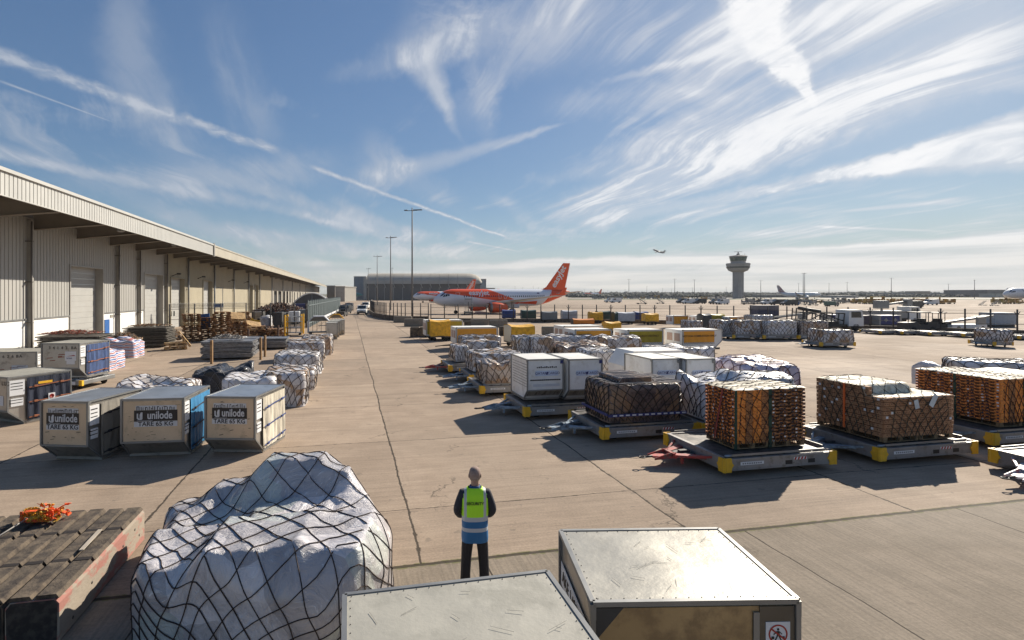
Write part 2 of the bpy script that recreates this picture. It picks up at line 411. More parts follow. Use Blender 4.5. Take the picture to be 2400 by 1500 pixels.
    crk = n.vor(n.v('ADD', g, n.v('SCALE', n.noise(g, 1.5, 4, .7, 0, True), scale=1.2)), .16, 'DISTANCE_TO_EDGE')
    c = n.mix(n.m('MULTIPLY', n.ramp(crk, .002, .006, 1., 0.), n.m('MULTIPLY', n.ramp(n.noise(g, .3, 2), .5, .6), .7)), c, c4((.08, .065, .05)))
    c = n.mix(n.m('MULTIPLY', moss, n.ramp(n.noise(g, 7., 4), .38, .6)), c, c4((.12, .13, .035)))
    c = n.mix(n.m('MULTIPLY', jj, .92), c, c4((.05, .04, .03)))
    n.put(b.inputs['Base Color'], c)
    n.put(b.inputs['Roughness'], n.ramp(big, .3, .7, .8, .95))
    b.inputs['Specular IOR Level'].default_value = .15
    hgt = n.m('ADD', n.m('MULTIPLY', fine, .35), n.m('MULTIPLY', brush, .5))
    hgt = n.m('SUBTRACT', hgt, n.m('MULTIPLY', jj, 1.4)); hgt = n.m('ADD', hgt, n.m('MULTIPLY', n.m('MULTIPLY', groove, near), .5))
    n.put(b.inputs['Normal'], n.bump(hgt, .45, .012))
    return m
gm = MB(); R_ = 9000
gm.add([(-R_, -60, 0), (R_, -60, 0), (R_, R_, 0), (-R_, R_, 0)], [(0, 1, 2, 3)])
tag(gm.build('ground', ground_mat()), None, None, kind='structure')
grassm = mat('grass', (.10, .105, .035), .9, col2=(.17, .145, .06), scale=.05)
def strip(name, p, m, z):
    k = MB(); k.add([(a, b, z) for a, b in p], [list(range(len(p)))]); return tag(k.build(name, m), None, None, kind='structure')
def gx(px, py): v = G(px, py); return (v.x, v.y)
strip('grass_verge', [gx(1330, 703.2), gx(2450, 702.6), gx(2450, 700.2), gx(1330, 700.2)], grassm, .006)
strip('grass_verge', [gx(1330, 698.0), gx(2450, 698.4), gx(2450, 693.5), gx(1330, 693.5)], grassm, .006)
asph = mat('asphalt', (.20, .175, .15), .8, scale=.2)
strip('taxiway', [gx(1330, 700.1), gx(2450, 700.1), gx(2450, 698.5), gx(1330, 698.1)], asph, .012)
strip('field', [(-3000, 900), (9000, 900), (9000, 8900), (-3000, 8900)], mat('far fields', (.10, .115, .06), .9, col2=(.15, .14, .07), scale=.004), .018)
# ---------------------------------------------------------------- shared materials
m_clad = mat('ribbed cladding', (.44, .43, .40), .5, .0, scale=.5, stretch=(1, 1, .25), var=.06)
m_trim = mat('pale steel trim', (.42, .40, .36), .45, .0, scale=1)
m_white = mat('white paint', (.78, .77, .73), .5, scale=1.2, var=.06)
m_beige = mat('beige render', (.40, .355, .255), .8, scale=.35, var=.1, col2=(.33, .29, .205), thr=(.5, .8))
m_door = mat('roller door', (.47, .465, .44), .5, scale=.8, var=.05)
m_dkst = mat('dark steel', (.09, .085, .08), .6, .3)
m_grst = mat('grey galvanised steel', (.34, .34, .33), .45, .6, scale=2)
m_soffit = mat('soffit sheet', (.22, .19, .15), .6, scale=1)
m_blue = mat('blue paint', (.02, .13, .42), .5)
m_blk = mat('black plastic', (.02, .02, .022), .5)
m_rub = mat('rubber', (.022, .021, .02), .85)
m_glass = mat('dark glass', (.03, .045, .05), .12, spec=.8)
m_conc = mat('old concrete', (.30, .26, .205), .9, scale=2.5, col2=(.13, .11, .085), thr=(.5, .75), bump=.5, bscale=12)
m_yel = mat('yellow paint', (.80, .44, .02), .5, scale=6, col2=(.30, .17, .03), thr=(.66, .78))
m_red = mat('red paint', (.50, .035, .02), .5)
m_orange = mat('airline orange', (.86, .10, .012), .35, var=.03)
# ---------------------------------------------------------------- cargo shed
TW, TF = -21.7, -16.6
sA, sB, sE = SP(-60, TW), SP(391, TW), 430.
shed = thing('cargo_shed', 'long cargo shed with ribbed metal walls and a deep overhanging canopy along the left', 'warehouse', W(0, 0), RA)
def L(s, t, z=0): return (t, s, z)           # local frame: x across the road, y along it
# openings: (s0, s1, z0, z1)
def ops(a, b, pyt, z0=0., T=TW):
    s0, s1 = SP(a, T), SP(b, T); p = W(s0, T); return (s0, s1, z0, H-(pyt-HY)*p.y/F)
doorsA = [ops(164, 240, 623), ops(338, 381, 641)]
doorsB = [ops(400, 432, 651), ops(476, 497, 657.5), ops(585, 592, 668), ops(597, 605, 668)]
def corr_wall(mb, s0, s1, z0, z1, t, pitch=.42, dep=.05, mi=0):
    """ribbed sheet: a folded profile run upwards"""
    n = max(1, round((s1-s0)/pitch)); p = (s1-s0)/n; pts = []
    for i in range(n):
        a = s0+i*p; pts += [(a, 0), (a+p*.80, 0), (a+p*.84, -dep), (a+p*.96, -dep)]
    pts.append((s1, 0))
    vs = [(t+d, a, z) for z in (z0, z1) for a, d in pts]; m = len(pts)
    mb.add(vs, [(i, i+1, m+i+1, m+i) for i in range(m-1)], mi)
def split(s0, s1, z0, z1, holes, fn):
    cur = s0
    for h in sorted(holes):
        a, b = max(h[0], s0), min(h[1], s1)
        if b <= a: continue
        if a > cur: fn(cur, a, z0, z1)
        if h[3] < z1: fn(a, b, max(z0, h[3]), z1)
        if h[2] > z0: fn(a, b, z0, h[2])
        cur = b
    if cur < s1: fn(cur, s1, z0, z1)
k = MB(); split(sA, sB, 2.68, 9.7, doorsA, lambda a, b, c, d: corr_wall(k, a, b, c, d, TW)); k.build('cladding_wall', m_clad, shed)
split(sA, sB, 0, 2.6, doorsA, lambda a, b, c, d: MB().b2((TW-.2, a, c), (TW-.02, b, d)).build('white_plinth_wall', m_white, shed))
split(sA, sB, 2.6, 2.70, doorsA, lambda a, b, c, d: MB().b2((TW-.1, a, c), (TW+.06, b, d)).build('plinth_flashing', m_grst, shed))
k = MB(); sC = SP(636, TW)
split(sB+.3, sC, 0, 9.5, doorsB, lambda a, b, c, d: k.b2((TW-.3, a, c), (TW-.05, b, d)))
k.build('beige_wall', m_beige, shed)
k = MB(); dsx = []
sps = [SP(p, TW) for p in (643, 650, 653, 660, 664, 669, 672, 676, 679, 682)]
holes = [(sps[i], sps[i+1], 1.0, 5.2) for i in range(0, 10, 2)]+[(s, s+3.2, .9, 5.) for s in range(int(sps[-1])+14, 420, 14)]
split(sC, sE, 0, 9.5, holes, lambda a, b, c, d: k.b2((TW-.3, a, c), (TW-.1, b, d)))
k.build('dock_wall', mat('grey render', (.36, .335, .285), .8, scale=.3), shed)
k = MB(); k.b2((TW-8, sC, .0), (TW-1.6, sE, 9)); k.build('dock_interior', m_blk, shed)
for h in doorsA+doorsB:
    k = MB(); dz_ = (h[3]-h[2])/14
    for i in range(14): k.b2((TW-.62, h[0], h[2]+i*dz_), (TW-.55-.012*(i % 2), h[1], h[2]+(i+1)*dz_-.012))
    d = k.build('roller_door', m_door, shed)
    if h in doorsB[:1]:
        for i in range(3): MB().b2((TW-.56, h[0]+.6+i*1.2, 1.5), (TW-.53, h[0]+1.15+i*1.2, 2.15), ch=.01).build('door_window', m_glass, d)
    k = MB(); k.b2((TW-.6, h[0]-.12, 0), (TW+.07, h[0]+.02, h[3]+.12)); k.b2((TW-.6, h[1]-.02, 0), (TW+.07, h[1]+.14, h[3]+.12)); k.b2((TW-.58, h[0]+.02, h[3]-.02), (TW+.065, h[1]-.02, h[3]+.1))
    k.build('door_frame', m_trim if h in doorsA else m_beige, d)
k = MB(); a, b = SP(244, TW), SP(256, TW); k.b2((TW-.1, a+.1, 0), (TW+.03, a+1.1, 2.05)); dd_ = k.build('blue_door', m_blue, shed)
k = MB(); k.b2((TW-.02, a+1.3, 2.2), (TW+.03, a+1.95, 2.45)); k.build('door_sign', mat('dull sign', (.35, .33, .28)), shed)
for p in (66, 273, 323, 387):
    s_ = SP(p, TW); k = MB(); k.b2((TW-.05, s_-.16, 0), (TW+.26, s_+.16, 9.5)); k.build('wall_column', m_trim, shed)
    k = MB(); k.tube([(TW+.36, s_-.3, .2), (TW+.36, s_-.3, 9.4)], .06, 8)
    for z in (2.4, 5.2, 8): k.b2((TW+.0, s_-.4, z), (TW+.45, s_-.2, z+.06))
    k.build('downpipe', mat('brown grey pipe', (.17, .155, .14), .6), shed)
for p in (438, 500, 546, 581, 607, 636, 662, 684, 702, 716):
    s_ = SP(p, TW); k = MB(); k.tube([(TW+.2, s_, 0), (TW+.2, s_, 9.2)], .13, 8)
    for z in (2, 5, 8): k.b2((TW-.1, s_-.2, z), (TW+.3, s_+.2, z+.07))
    k.build('downpipe', m_grst, shed)
# canopy: fascia, soffit, cantilever beams
zf0, zf1 = 9.27, 10.62; sJ = SP(500, TF)
k = MB(); corr_wall(k, sA-20, sJ-.2, zf0, zf1-.18, TF, .36, .05)
k.b2((TF-.06, sA-20, zf1-.18), (TF+.12, sJ-.1, zf1)); k.b2((TF-.05, sA-20, zf0-.05), (TF+.05, sJ-.1, zf0))
k.build('ribbed_fascia', mat('fascia white', (.58, .57, .53), .4, scale=.6, var=.05), shed)
k = MB(); k.b2((TF-.05, sJ-.1, zf0-.2), (TF+.16, sJ+.25, zf1+.1)); k.build('fascia_joint', m_trim, shed)
k = MB(); k.b2((TF-.05, sJ+.25, zf0-.05), (TF+.06, sE, zf1-.28)); k.b2((TF-.1, sJ+.25, zf1-.28), (TF+.14, sE, zf1-.1)); k.build('plain_fascia', mat('cream fascia', (.50, .455, .36), .5, scale=.4), shed)
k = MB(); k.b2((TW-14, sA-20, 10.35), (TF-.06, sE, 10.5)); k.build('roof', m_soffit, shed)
s_ = sA
while s_ < 300:
    k = MB()
    pts = [(TW, 8.95), (TF-.12, 9.5), (TF-.12, 9.95), (TF-1.2, 10.25), (TW, 10.1)]
    k.prism([(x, z) for x, z in pts], s_-.09, s_+.09, 'y')
    k.beam((TW, s_, 8.93), (TF-.1, s_, 9.47), .42, .05)
    s_ += 6.3 if s_ < 110 else 12
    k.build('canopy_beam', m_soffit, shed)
for t_ in (TW+.9, TW+2.1, TW+3.3, TW+4.4): MB().b2((t_-.05, sA-20, 10.1), (t_+.05, 250, 10.34)).build('purlin', m_dkst, shed)
for p, z in ((463, 6.9), (535, 7.), (571, 7.), (402, 8.2)):
    s_ = SP(p, TW); k = MB(); k.tube([(TW, s_, 6.6), (TW+.7, s_, 6.9)], .05, 6); k.box((TW+.85, s_, 6.9), (.45, .35, .22), ch=.04)
    k.build('wall_lamp', m_dkst, shed)
for p in (300, 420):
    s_ = SP(p, TF); k = MB(); k.box((TF-.5, s_, 9.3), (.4, .5, .28), ch=.05); k.tube([(TF-.5, s_, 9.4), (TF-.5, s_, 10)], .03, 5); k.build('flood_lamp', m_grst, shed)
# ---------------------------------------------------------------- arched shelter beside the shed
sh = thing('arched_shelter', 'dark fabric shelter with a pale curved roof rim at the end of the palisade fence', 'shelter', XY(731, 116), RA)
k = MB(); w_, h0, h1 = 4.1, 1.9, 3.4
arc = [(-w_, h0)]+[(-w_+2*w_*i/16, h0+(h1+1.1-h0)*sin(pi*i/16)**.8) for i in range(1, 16)]+[(w_, h0)]
k.prism(arc, 0, 14, 'y'); k.build('canopy', mat('shelter fabric', (.12, .12, .125), .7), sh)
k = MB(); k.tube([(x, -.06, z+.03) for x, z in arc], .14, 6); k.build('roof_rim', m_white, sh)
for x in (-w_, 0, w_):
    k = MB(); k.tube([(x, 0, 0), (x, 0, h0 if x else 4.4)], .08, 6); k.build('post', m_grst, sh)
# ---------------------------------------------------------------- far buildings
def bld(name, label, cat, px0, px1, ytop, d, dep=30, m=m_clad, rz=0., roof=None, ribs=0, base=0):
    a, b = XY(px0, d), XY(px1, d); hgt = H-(ytop-HY)*d/F; wd = b.x-a.x
    t = thing(name, label, cat, (a+b)/2, rz)
    k = MB(); k.b2((-wd/2, 0, 0), (wd/2, dep, hgt)); k.build('wall', m, t)
    k = MB(); k.b2((-wd/2-.3, -.3, hgt), (wd/2+.3, dep+.3, hgt+.5)); k.build('roof', roof or m_trim, t)
    if ribs:
        for i in range(ribs+1): x = -wd/2+wd*i/ribs; MB().b2((x-.15, -.18, 0), (x+.15, -.003, hgt-.05)).build('wall_rib', m_grst, t)
    return t, wd, hgt
m_hroof = mat('hangar roof', (.52, .48, .41), .9, scale=.06, spec=.1)
m_hwall = mat('hangar dark cladding', (.15, .14, .13), .6, scale=.08)
hd = 360; a, b = XY(858, hd), XY(1129, hd); wd = b.x-a.x
hg = thing('hangar', 'huge aircraft hangar with a pale curved roof over dark grey cladding', 'hangar', (a+b)/2, 0)
zb, zt = H-(664-HY)*hd/F, H-(639-HY)*hd/F
k = MB(); k.b2((-wd/2+.5, 0, 0), (wd/2-1, 70, zb)); k.build('wall', m_hwall, hg)
k = MB(); prof = [(-1.2, zb-.4)]+[(-1+15*(1-cos(pi/2*i/8)), zb+(zt-zb)*sin(pi/2*i/8)) for i in range(9)]+[(60, zt)]+[(70, zb), (70, zb-.4)]
def hroof(k, x0, x1, f0=1, f1=1):
    n = len(prof); vs = [(x0, y, zb-.4+(z-zb+.4)*f0) for y, z in prof]+[(x1, y, zb-.4+(z-zb+.4)*f1) for y, z in prof]
    k.add(vs, [[i, i+n, i+n+1, i+1] for i in range(n-1)]+[list(range(n)), list(range(2*n-1, n-1, -1))], 0)
N = 11
for i in range(N):
    x0 = -wd/2+(wd-10)*i/N; hroof(k, x0+.06, x0+(wd-10)/N-.06)
xe = wd/2-10
for i, (u, f) in enumerate(((2, .99), (4, .96), (6.5, .86), (8.5, .68), (10.2, .30))): 
    pu, pf = ((0, 1), (2, .99), (4, .96), (6.5, .86), (8.5, .68))[i]; hroof(k, xe+pu, xe+u, pf, f)
k.build('roof', m_hroof, hg)
for i in range(N+1): x0 = -wd/2+(wd-10)*i/N; MB().beam((x0, -1.3, zb-.2), (x0+1.0, -.2, zb-3), .5, .5).b2((x0-.2, -.25, 0), (x0+.2, -.003, zb-2.6)).build('buttress', m_trim, hg)
k = MB(); k.b2((-wd/2-1.6, -.5, 0), (-wd/2+.4, 70, zb+4)); k.build('gable_end', m_trim, hg)
bld('office_block', 'grey blue slab building left of the big hangar', 'building', 830, 857, 649, 420, 40, mat('blue grey cladding', (.25, .29, .33), .5, scale=.1), ribs=2)
bld('office_block', 'grey block just right of the hangar roof', 'building', 1111, 1139, 655, 450, 40, mat('blue grey cladding', None), ribs=2)
bld('low_building', 'long dark low building between hangar and airliner fuselage', 'building', 1139, 1160, 676, 470, 20, m_hwall)
bld('low_building', 'brown grey block where the cargo shed ends', 'building', 766, 785, 671, 330, 30, mat('brown grey', (.24, .22, .19)))
bld('low_building', 'white low building with grey base beyond the palisade fence', 'building', 786, 808, 673, 300, 30, m_trim)
bld('low_building', 'flat dark blue building behind the parked teal tail', 'building', 806, 832, 675, 520, 30, mat('blue grey cladding', None))
bld('low_building', 'big dark box building at the right edge behind the wide white nose', 'building', 2316, 2372, 680, 640, 60, m_hwall, ribs=0)
bld('low_building', 'pale grey annexe in front of the dark box building', 'building', 2334, 2352, 689, 600, 20, m_trim)
bld('low_building', 'grey sheds beside the control tower', 'building', 1795, 1862, 692, 620, 30, m_hwall, ribs=6)
bld('low_building', 'long low dark shed left of the control tower', 'building', 1684, 1722, 697.5, 560, 30, m_hwall)
bld('low_building', 'pale cargo building with ribbed walls on the right', 'building', 1966, 2012, 693.5, 560, 30, m_trim, ribs=9)
bld('terminal', 'long terminal with dark band and grey roof far right', 'terminal', 2070, 2226, 687, 900, 60, mat('terminal blue grey', (.22, .24, .27)), ribs=14)
bld('terminal', 'dark low pier in front of the long terminal', 'terminal', 2100, 2225, 694.5, 760, 30, m_hwall, ribs=0)
bld('terminal', 'brown roofed terminal block at the terminal centre', 'terminal', 2155, 2180, 683, 890, 30, mat('brown roof', (.26, .18, .11)))
bld('low_building', 'dark low pier running behind the right hand airstairs', 'building', 2224, 2305, 699, 620, 30, m_hwall, ribs=12)
bld('low_building', 'pale pitched shed in front of the trees', 'building', 1430, 1454, 692, 900, 40, m_trim)
bld('low_building', 'grey long shed beside the pale pitched shed', 'building', 1408, 1428, 691.5, 940, 40, mat('blue grey cladding', None))
bld('low_building', 'pale office row half way to the control tower', 'building', 1542, 1592, 694.5, 900, 30, m_trim, ribs=10)
# ---------------------------------------------------------------- control tower
td = 491.; tp = XY(1730, td); t = thing('control_tower', 'tall concrete control tower with a wide drum and dark glazed cab', 'control tower', tp)
def zz_(py): return H-(py-HY)*td/F
m_tow = mat('tower concrete', (.42, .39, .36), .8, scale=.2); r = 24/2*td/F
k = MB(); pr = []
for i in range(48):
    a = 2*pi*i/48; rr = r*(1.0 if i % 4 < 2 else .94); pr.append((rr*cos(a), rr*sin(a)))
k.prism(pr, 0, zz_(636), 'z'); k.build('shaft', m_tow, t)
k = MB(); u = td/F
k.lathe([(r, zz_(638)), (21*u, zz_(634)), (24.2*u, zz_(627.5)), (26.3*u, zz_(618.5)), (25.6*u, zz_(617.2)), (17*u, zz_(617))], 16, smooth=False); dr = k.build('drum', m_tow, t)
k = MB(); k.lathe([(24.9*u, zz_(628.8)), (25.6*u, zz_(625.2))], 16, smooth=False, close=False); k.build('drum_windows', m_glass, dr)
k = MB(); k.lathe([(16.*u, zz_(617)), (16.4*u, zz_(611.6)), (17.6*u, zz_(611.6))], 12, smooth=False); k.lathe([(19*u, zz_(603)), (19.8*u, zz_(600.2)), (18*u, zz_(599.4)), (4*u, zz_(597.5))], 12, smooth=False); cb = k.build('cab', m_tow, t)
k = MB(); k.lathe([(17.0*u, zz_(611.6)), (19.0*u, zz_(603))], 12, smooth=False, close=False); k.build('cab_glazing', mat('green cab glass', (.03, .09, .08), .1, spec=.9), cb)
k = MB(); k.tube([(0, 0, zz_(598)), (0, 0, zz_(590))], .5, 8); k.b2((-3.6, -.3, zz_(590.6)), (3.6, .3, zz_(589.8))); k.lathe([(1.4, zz_(597)), (1.4, zz_(594.5))], 8); k.tube([(6, 0, zz_(600)), (6, 0, zz_(593.5))], .12, 5); k.build('radar_mast', m_dkst, t)
# ---------------------------------------------------------------- lamp masts
def mast(px, ytop, d, label, grp=None, heads=4, r=.19):
    p = XY(px, d); hgt = H-(ytop-HY)*d/F
    t = thing('lamp_mast', label, 'lamp mast', p, random.uniform(-.6, .6), grp)
    k = MB(); k.tube([(0, 0, 0), (0, 0, hgt*.5), (0, 0, hgt)], [r, r*.75, r*.5], 8); k.build('pole', mat('mast grey', (.20, .195, .19), .7), t)
    k = MB(); k.tube([(-.9, 0, hgt-.5), (.9, 0, hgt-.5)], .05, 5); k.tube([(0, -.5, hgt-.5), (0, .5, hgt-.5)], .05, 5); k.build('crossarm', m_dkst, t)
    for i in range(heads):
        x = -1.35+2.7*i/(heads-1) if heads > 1 else .6
        if heads == 4: x = (-1.15, .55, 1.05, 1.55)[i]
        k = MB(); k.box((x, 0, hgt-.42), (.62, .5, .14), ch=.05); k.build('lamp_head', m_dkst, t)
    return t
mast(966, 487, 97.8, 'tallest lamp mast, standing in front of the orange airliner nose')
mast(915.5, 553, 146, 'second tallest lamp mast in front of the hangar wall')
mast(884, 598, 205, 'third lamp mast of the row before the hangar')
mast(863, 628, 300, 'small lamp mast at the left end of the hangar')
mast(919, 627, 330, 'thin short mast just behind the second lamp mast', heads=1)
for px, yt, d, l in ((1474, 654, 520, 'lamp mast standing left on the open apron between airliner tail and tower'), (1581.5, 653, 505, 'lamp mast midway between the airliner tail and the tower'),
                  (1627.5, 655, 520, 'lamp mast nearest the control tower on its left'), (1702, 673, 900, 'small distant lamp mast just left of the tower shaft'), (1783, 657, 500, 'lamp mast with single sideways head right of the tower'),
                  (1872, 663, 700, 'thin lamp mast left of the twin masts'), (1882.5, 640, 430, 'left one of the twin masts'), (1886, 639, 432, 'right one of the twin masts'), (1943, 664, 700, 'plain thin mast right of the twin masts'),
                  (1985.5, 661, 620, 'mast above the pale cargo building'), (2089, 651, 480, 'mast in front of the terminal left end'), (2223, 665, 640, 'mast at the terminal right end'), (2284, 656, 470, 'mast left of the dark box building')):
    mast(px, yt, d, l, 'lamp masts round the far apron', heads=3, r=.3)
ORD = ['first', 'second', 'third', 'fourth', 'fifth', 'sixth', 'seventh', 'eighth', 'ninth', 'tenth', 'eleventh', 'twelfth', 'thirteenth', 'fourteenth', 'fifteenth', 'sixteenth', 'seventeenth', 'eighteenth', 'nineteenth', 'twentieth', 'twenty-first', 'twenty-second', 'twenty-third', 'twenty-fourth', 'twenty-fifth', 'twenty-sixth', 'twenty-seventh', 'twenty-eighth', 'twenty-ninth', 'thirtieth']
for i, (px, yt) in enumerate(((1207, 671), (1225, 673), (1250, 670), (1262, 673))): mast(px, yt, 1050, '%s from the left of the tiny skyline masts above the airliner fuselage' % ORD[i], 'tiny lamp masts above the airliner', heads=2, r=.35)
for i, (px, yt) in enumerate(((1370, 678), (1393, 677), (1424, 680), (1465, 678), (1516, 671), (1553, 675), (1574, 677), (1623, 674), (1643, 675))): mast(px, yt, 1050, '%s from the airliner tail of the tiny skyline masts before the tower' % ORD[i], 'tiny lamp masts left of the tower', heads=2, r=.35)
# ---------------------------------------------------------------- distant woods and ridge
rnd = random.Random(3)
m_wood = mat('distant foliage', (.055, .068, .035), .9, scale=.05, var=.35, col2=(.028, .036, .022), thr=(.4, .6))
def wood(name, px0, px1, d, ytops, n, m, sz=7):
    k = MB()
    ico = bpy.data.meshes.new('i'); bm = bmesh.new(); bmesh.ops.create_icosphere(bm, subdivisions=1, radius=1); V = [v.co.copy() for v in bm.verts]; FF = [[v.index for v in f.verts] for f in bm.faces]; bm.free(); bpy.data.meshes.remove(ico)
    for i in range(n):
        u = i/n; px = px0+(px1-px0)*u; dd = d+rnd.uniform(-50, 60)
        j = u*(len(ytops)-1); q = int(j); fr = j-q; yt = ytops[q]*(1-fr)+ytops[min(q+1, len(ytops)-1)]*fr
        zt = H-(yt-HY)*dd/F; p = XY(px+rnd.uniform(-2, 2), dd)
        zt *= rnd.uniform(.78, 1.04); r = sz*rnd.uniform(.7, 1.2)
        for c in range(5):
            cc = Vector((p.x+rnd.uniform(-r, r), p.y+rnd.uniform(-r, r), max(1, zt*(.25+.75*(c/4))-r*.55)))
            q_ = r*rnd.uniform(.6, 1.0)
            k.add([cc+Vector((v.x*q_*rnd.uniform(.75, 1.25), v.y*q_, v.z*q_*.8*rnd.uniform(.75, 1.25))) for v in V], FF, 0)
    return tag(k.build(name, m), 'dark green wood along the horizon' if name == 'woodland' else None, 'woodland', kind='stuff')
wood('woodland', 1150, 1980, 1250, [687, 686, 685, 685, 684.3, 684.8, 685.2, 686, 687, 687], 420, m_wood)
wood('woodland', 1960, 2460, 1150, [687, 684, 683.4, 684, 685, 686, 684.5, 683.5, 684, 685, 686], 300, m_wood)
wood('woodland', 1335, 1722, 660, [689.5, 689, 688.5, 689.5, 688.8, 689.5], 230, m_wood, 3)
wood('woodland', 1742, 2320, 700, [690, 689, 688.5, 688, 689, 688.8, 690, 690], 260, m_wood, 3.4)
bpy.data.objects['woodland.002']['label'] = 'low dark hedge band before the woodland, left of the tower'
bpy.data.objects['woodland.003']['label'] = 'low dark hedge band before the woodland, right of the tower'
bpy.data.objects['woodland.001']['label'] = 'lighter green woodland behind the terminals on the right'
k = MB(); n = 90; vs = []
for i in range(n+1):
    px = 1100+1500*i/n; d = 3600; yt = 685.2-2.2*max(0, noise.noise(Vector((i*.07, 3, 0)))+.25)-(2.2 if px > 1900 else 0)
    p = XY(px, d); vs += [p, Vector((p.x*1.03, p.y*1.03, H-(yt-HY)*d/F)), Vector((p.x*1.3, p.y*1.3, 0))]
k.add(vs, [[i*3+j, i*3+3+j, i*3+4+j, i*3+1+j] for i in range(n) for j in (0, 1)], smooth=True)
tag(k.build('hills', mat('blue green hills', (.050, .062, .052), .9, scale=.01)), None, None, kind='structure')
# ================================================================ container and cargo materials
def wrap_mat(name, c1, c2, c3, rough=.28, thr=(.5, .62), bump=.55, spec=.5, glints=True):
    m = bpy.data.materials.new(name); m.use_nodes = True; n = NT(m.node_tree); b = n.n['Principled BSDF']
    t = n.n.new('ShaderNodeTexCoord').outputs['Object']
    oi = n.n.new('ShaderNodeObjectInfo').outputs['Random']
    t = n.v('ADD', t, n.comb(n.m('MULTIPLY', oi, 31.), n.m('MULTIPLY', oi, 13.), n.m('MULTIPLY', oi, 7.)))
    wv = n.v('SCALE', n.v('SUBTRACT', n.noise(t, 1.2, 3, .5, 0, True), (.5, .5, .5)), scale=.9)
    t2 = n.v('ADD', t, wv)
    big = n.noise(t2, 1.7, 5, .6); cell = n.vor(t2, 2.6, 'F1', 'Color')
    c = n.mix(n.ramp(big, thr[0], thr[1]), c4(c1), c4(c2))
    cs = n.sep(cell)[0]
    c = n.mix(n.ramp(cs, .66, .72), c, c4(c3))
    wr = n.noise(n.v('MULTIPLY', t2, (9., 9., 2.2)), 1, 5, .7, .8); wr2 = n.noise(t2, 14., 4, .6, 1.2)
    c = n.mix(n.m('MULTIPLY', n.ramp(wr, .5, .68), .30), c, c4((.85, .85, .87)) if glints else c)
    n.put(b.inputs['Base Color'], n.v('SCALE', c, scale=n.ramp(n.noise(t, 5., 4), .3, .7, .82, 1.12, False)))
    n.put(b.inputs['Roughness'], n.ramp(wr2, .3, .7, rough-.1, rough+.25))
    b.inputs['Specular IOR Level'].default_value = spec
    h = n.m('ADD', n.m('MULTIPLY', wr, .55), n.m('MULTIPLY', wr2, .2)); h = n.m('ADD', h, n.m('MULTIPLY', n.noise(t2, 2.6, 3), 1.1))
    n.put(b.inputs['Normal'], n.bump(h, bump, .05))
    MATS[name] = m; return m
w_white = wrap_mat('white plastic wrap', (.74, .73, .74), (.52, .50, .50), (.62, .56, .50))
w_mixed = wrap_mat('clear wrap over goods', (.62, .60, .60), (.36, .32, .30), (.40, .27, .17))
w_brown = wrap_mat('clear wrap over cartons', (.46, .38, .32), (.24, .19, .16), (.40, .25, .15), .2)
w_dark = wrap_mat('dark film over brown cartons', (.19, .125, .095), (.075, .055, .055), (.26, .155, .09), .22, thr=(.42, .58), glints=False)
w_black = wrap_mat('black plastic wrap', (.028, .032, .042), (.06, .065, .08), (.016, .018, .022), .3, glints=False)
w_purple = wrap_mat('lilac wrap', (.55, .50, .60), (.30, .22, .28), (.42, .27, .22))
w_silver = wrap_mat('silver wrap', (.62, .62, .64), (.45, .44, .45), (.55, .53, .52), .22)
def poly_mat():
    m = bpy.data.materials.new('heavy clear polythene'); m.use_nodes = True; n = NT(m.node_tree); b = n.n['Principled BSDF']
    t = n.n.new('ShaderNodeTexCoord').outputs['Object']
    wv = n.v('SCALE', n.v('SUBTRACT', n.noise(t, .8, 3, .5, 0, True), (.5, .5, .5)), scale=1.6); t2 = n.v('ADD', t, wv)
    blk = n.vor(n.v('ADD', t, n.v('SCALE', wv, scale=.35)), 1.15, 'F1', 'Color'); bs = n.sep(blk)
    c = n.mix(n.ramp(bs[0], .3, .7), c4((.68, .64, .64)), c4((.46, .43, .43)))
    c = n.mix(n.ramp(bs[1], .7, .8), c, c4((.52, .54, .50)))
    # taut fibres of film running between high points
    f1 = n.noise(n.v('MULTIPLY', t2, (20., 4., 3.)), 1, 6, .72, .6); f2 = n.noise(n.v('MULTIPLY', t2, (3.5, 19., 4.)), 1, 6, .72, .6)
    msk = n.ramp(n.noise(t, 1.4, 3), .42, .6); fib_ = n.mix(msk, n.comb(f1, f1, f1), n.comb(f2, f2, f2)); fs = n.sep(fib_)[0]
    c = n.mix(n.m('MULTIPLY', n.ramp(fs, .54, .70), .75), c, c4((.93, .93, .95)))
    c = n.mix(n.m('MULTIPLY', n.ramp(n.noise(t2, 2.6, 5, .65), .46, .66), .55), c, c4((.33, .31, .33)))
    n.put(b.inputs['Base Color'], c); n.put(b.inputs['Roughness'], n.ramp(fs, .3, .7, .42, .22)); b.inputs['Specular IOR Level'].default_value = .45
    b.inputs['Coat Weight'].default_value = .7; b.inputs['Coat Roughness'].default_value = .12
    h = n.m('ADD', n.m('MULTIPLY', fs, 1.0), n.m('MULTIPLY', n.noise(t2, 5., 4, .6, 1.), .8))
    n.put(b.inputs['Normal'], n.bump(h, .8, .05)); MATS['poly'] = m; return m
m_big = poly_mat()
def metal_mat(name, c, c2, rough=.35, metal=.75, bump=.12, dent=2.2):
    m = mat(name, c, rough, metal, col2=c2, scale=1.3, thr=(.52, .68), bump=bump, bscale=dent, var=.1, bdist=.05); return m
m_alu = metal_mat('worn aluminium', (.60, .57, .52), (.40, .37, .33))
m_alur = metal_mat('bluish worn aluminium roof', (.52, .56, .60), (.42, .45, .48), .38)
m_panel = metal_mat('tan end panel', (.66, .50, .33), (.50, .38, .25), .5, .25, .1)
m_roofn = mat('weathered roof sheet', (.46, .44, .375), .62, .05, col2=(.37, .355, .30), scale=.9, thr=(.45, .65), bump=.22, bscale=3.5, var=.12, bdist=.05)
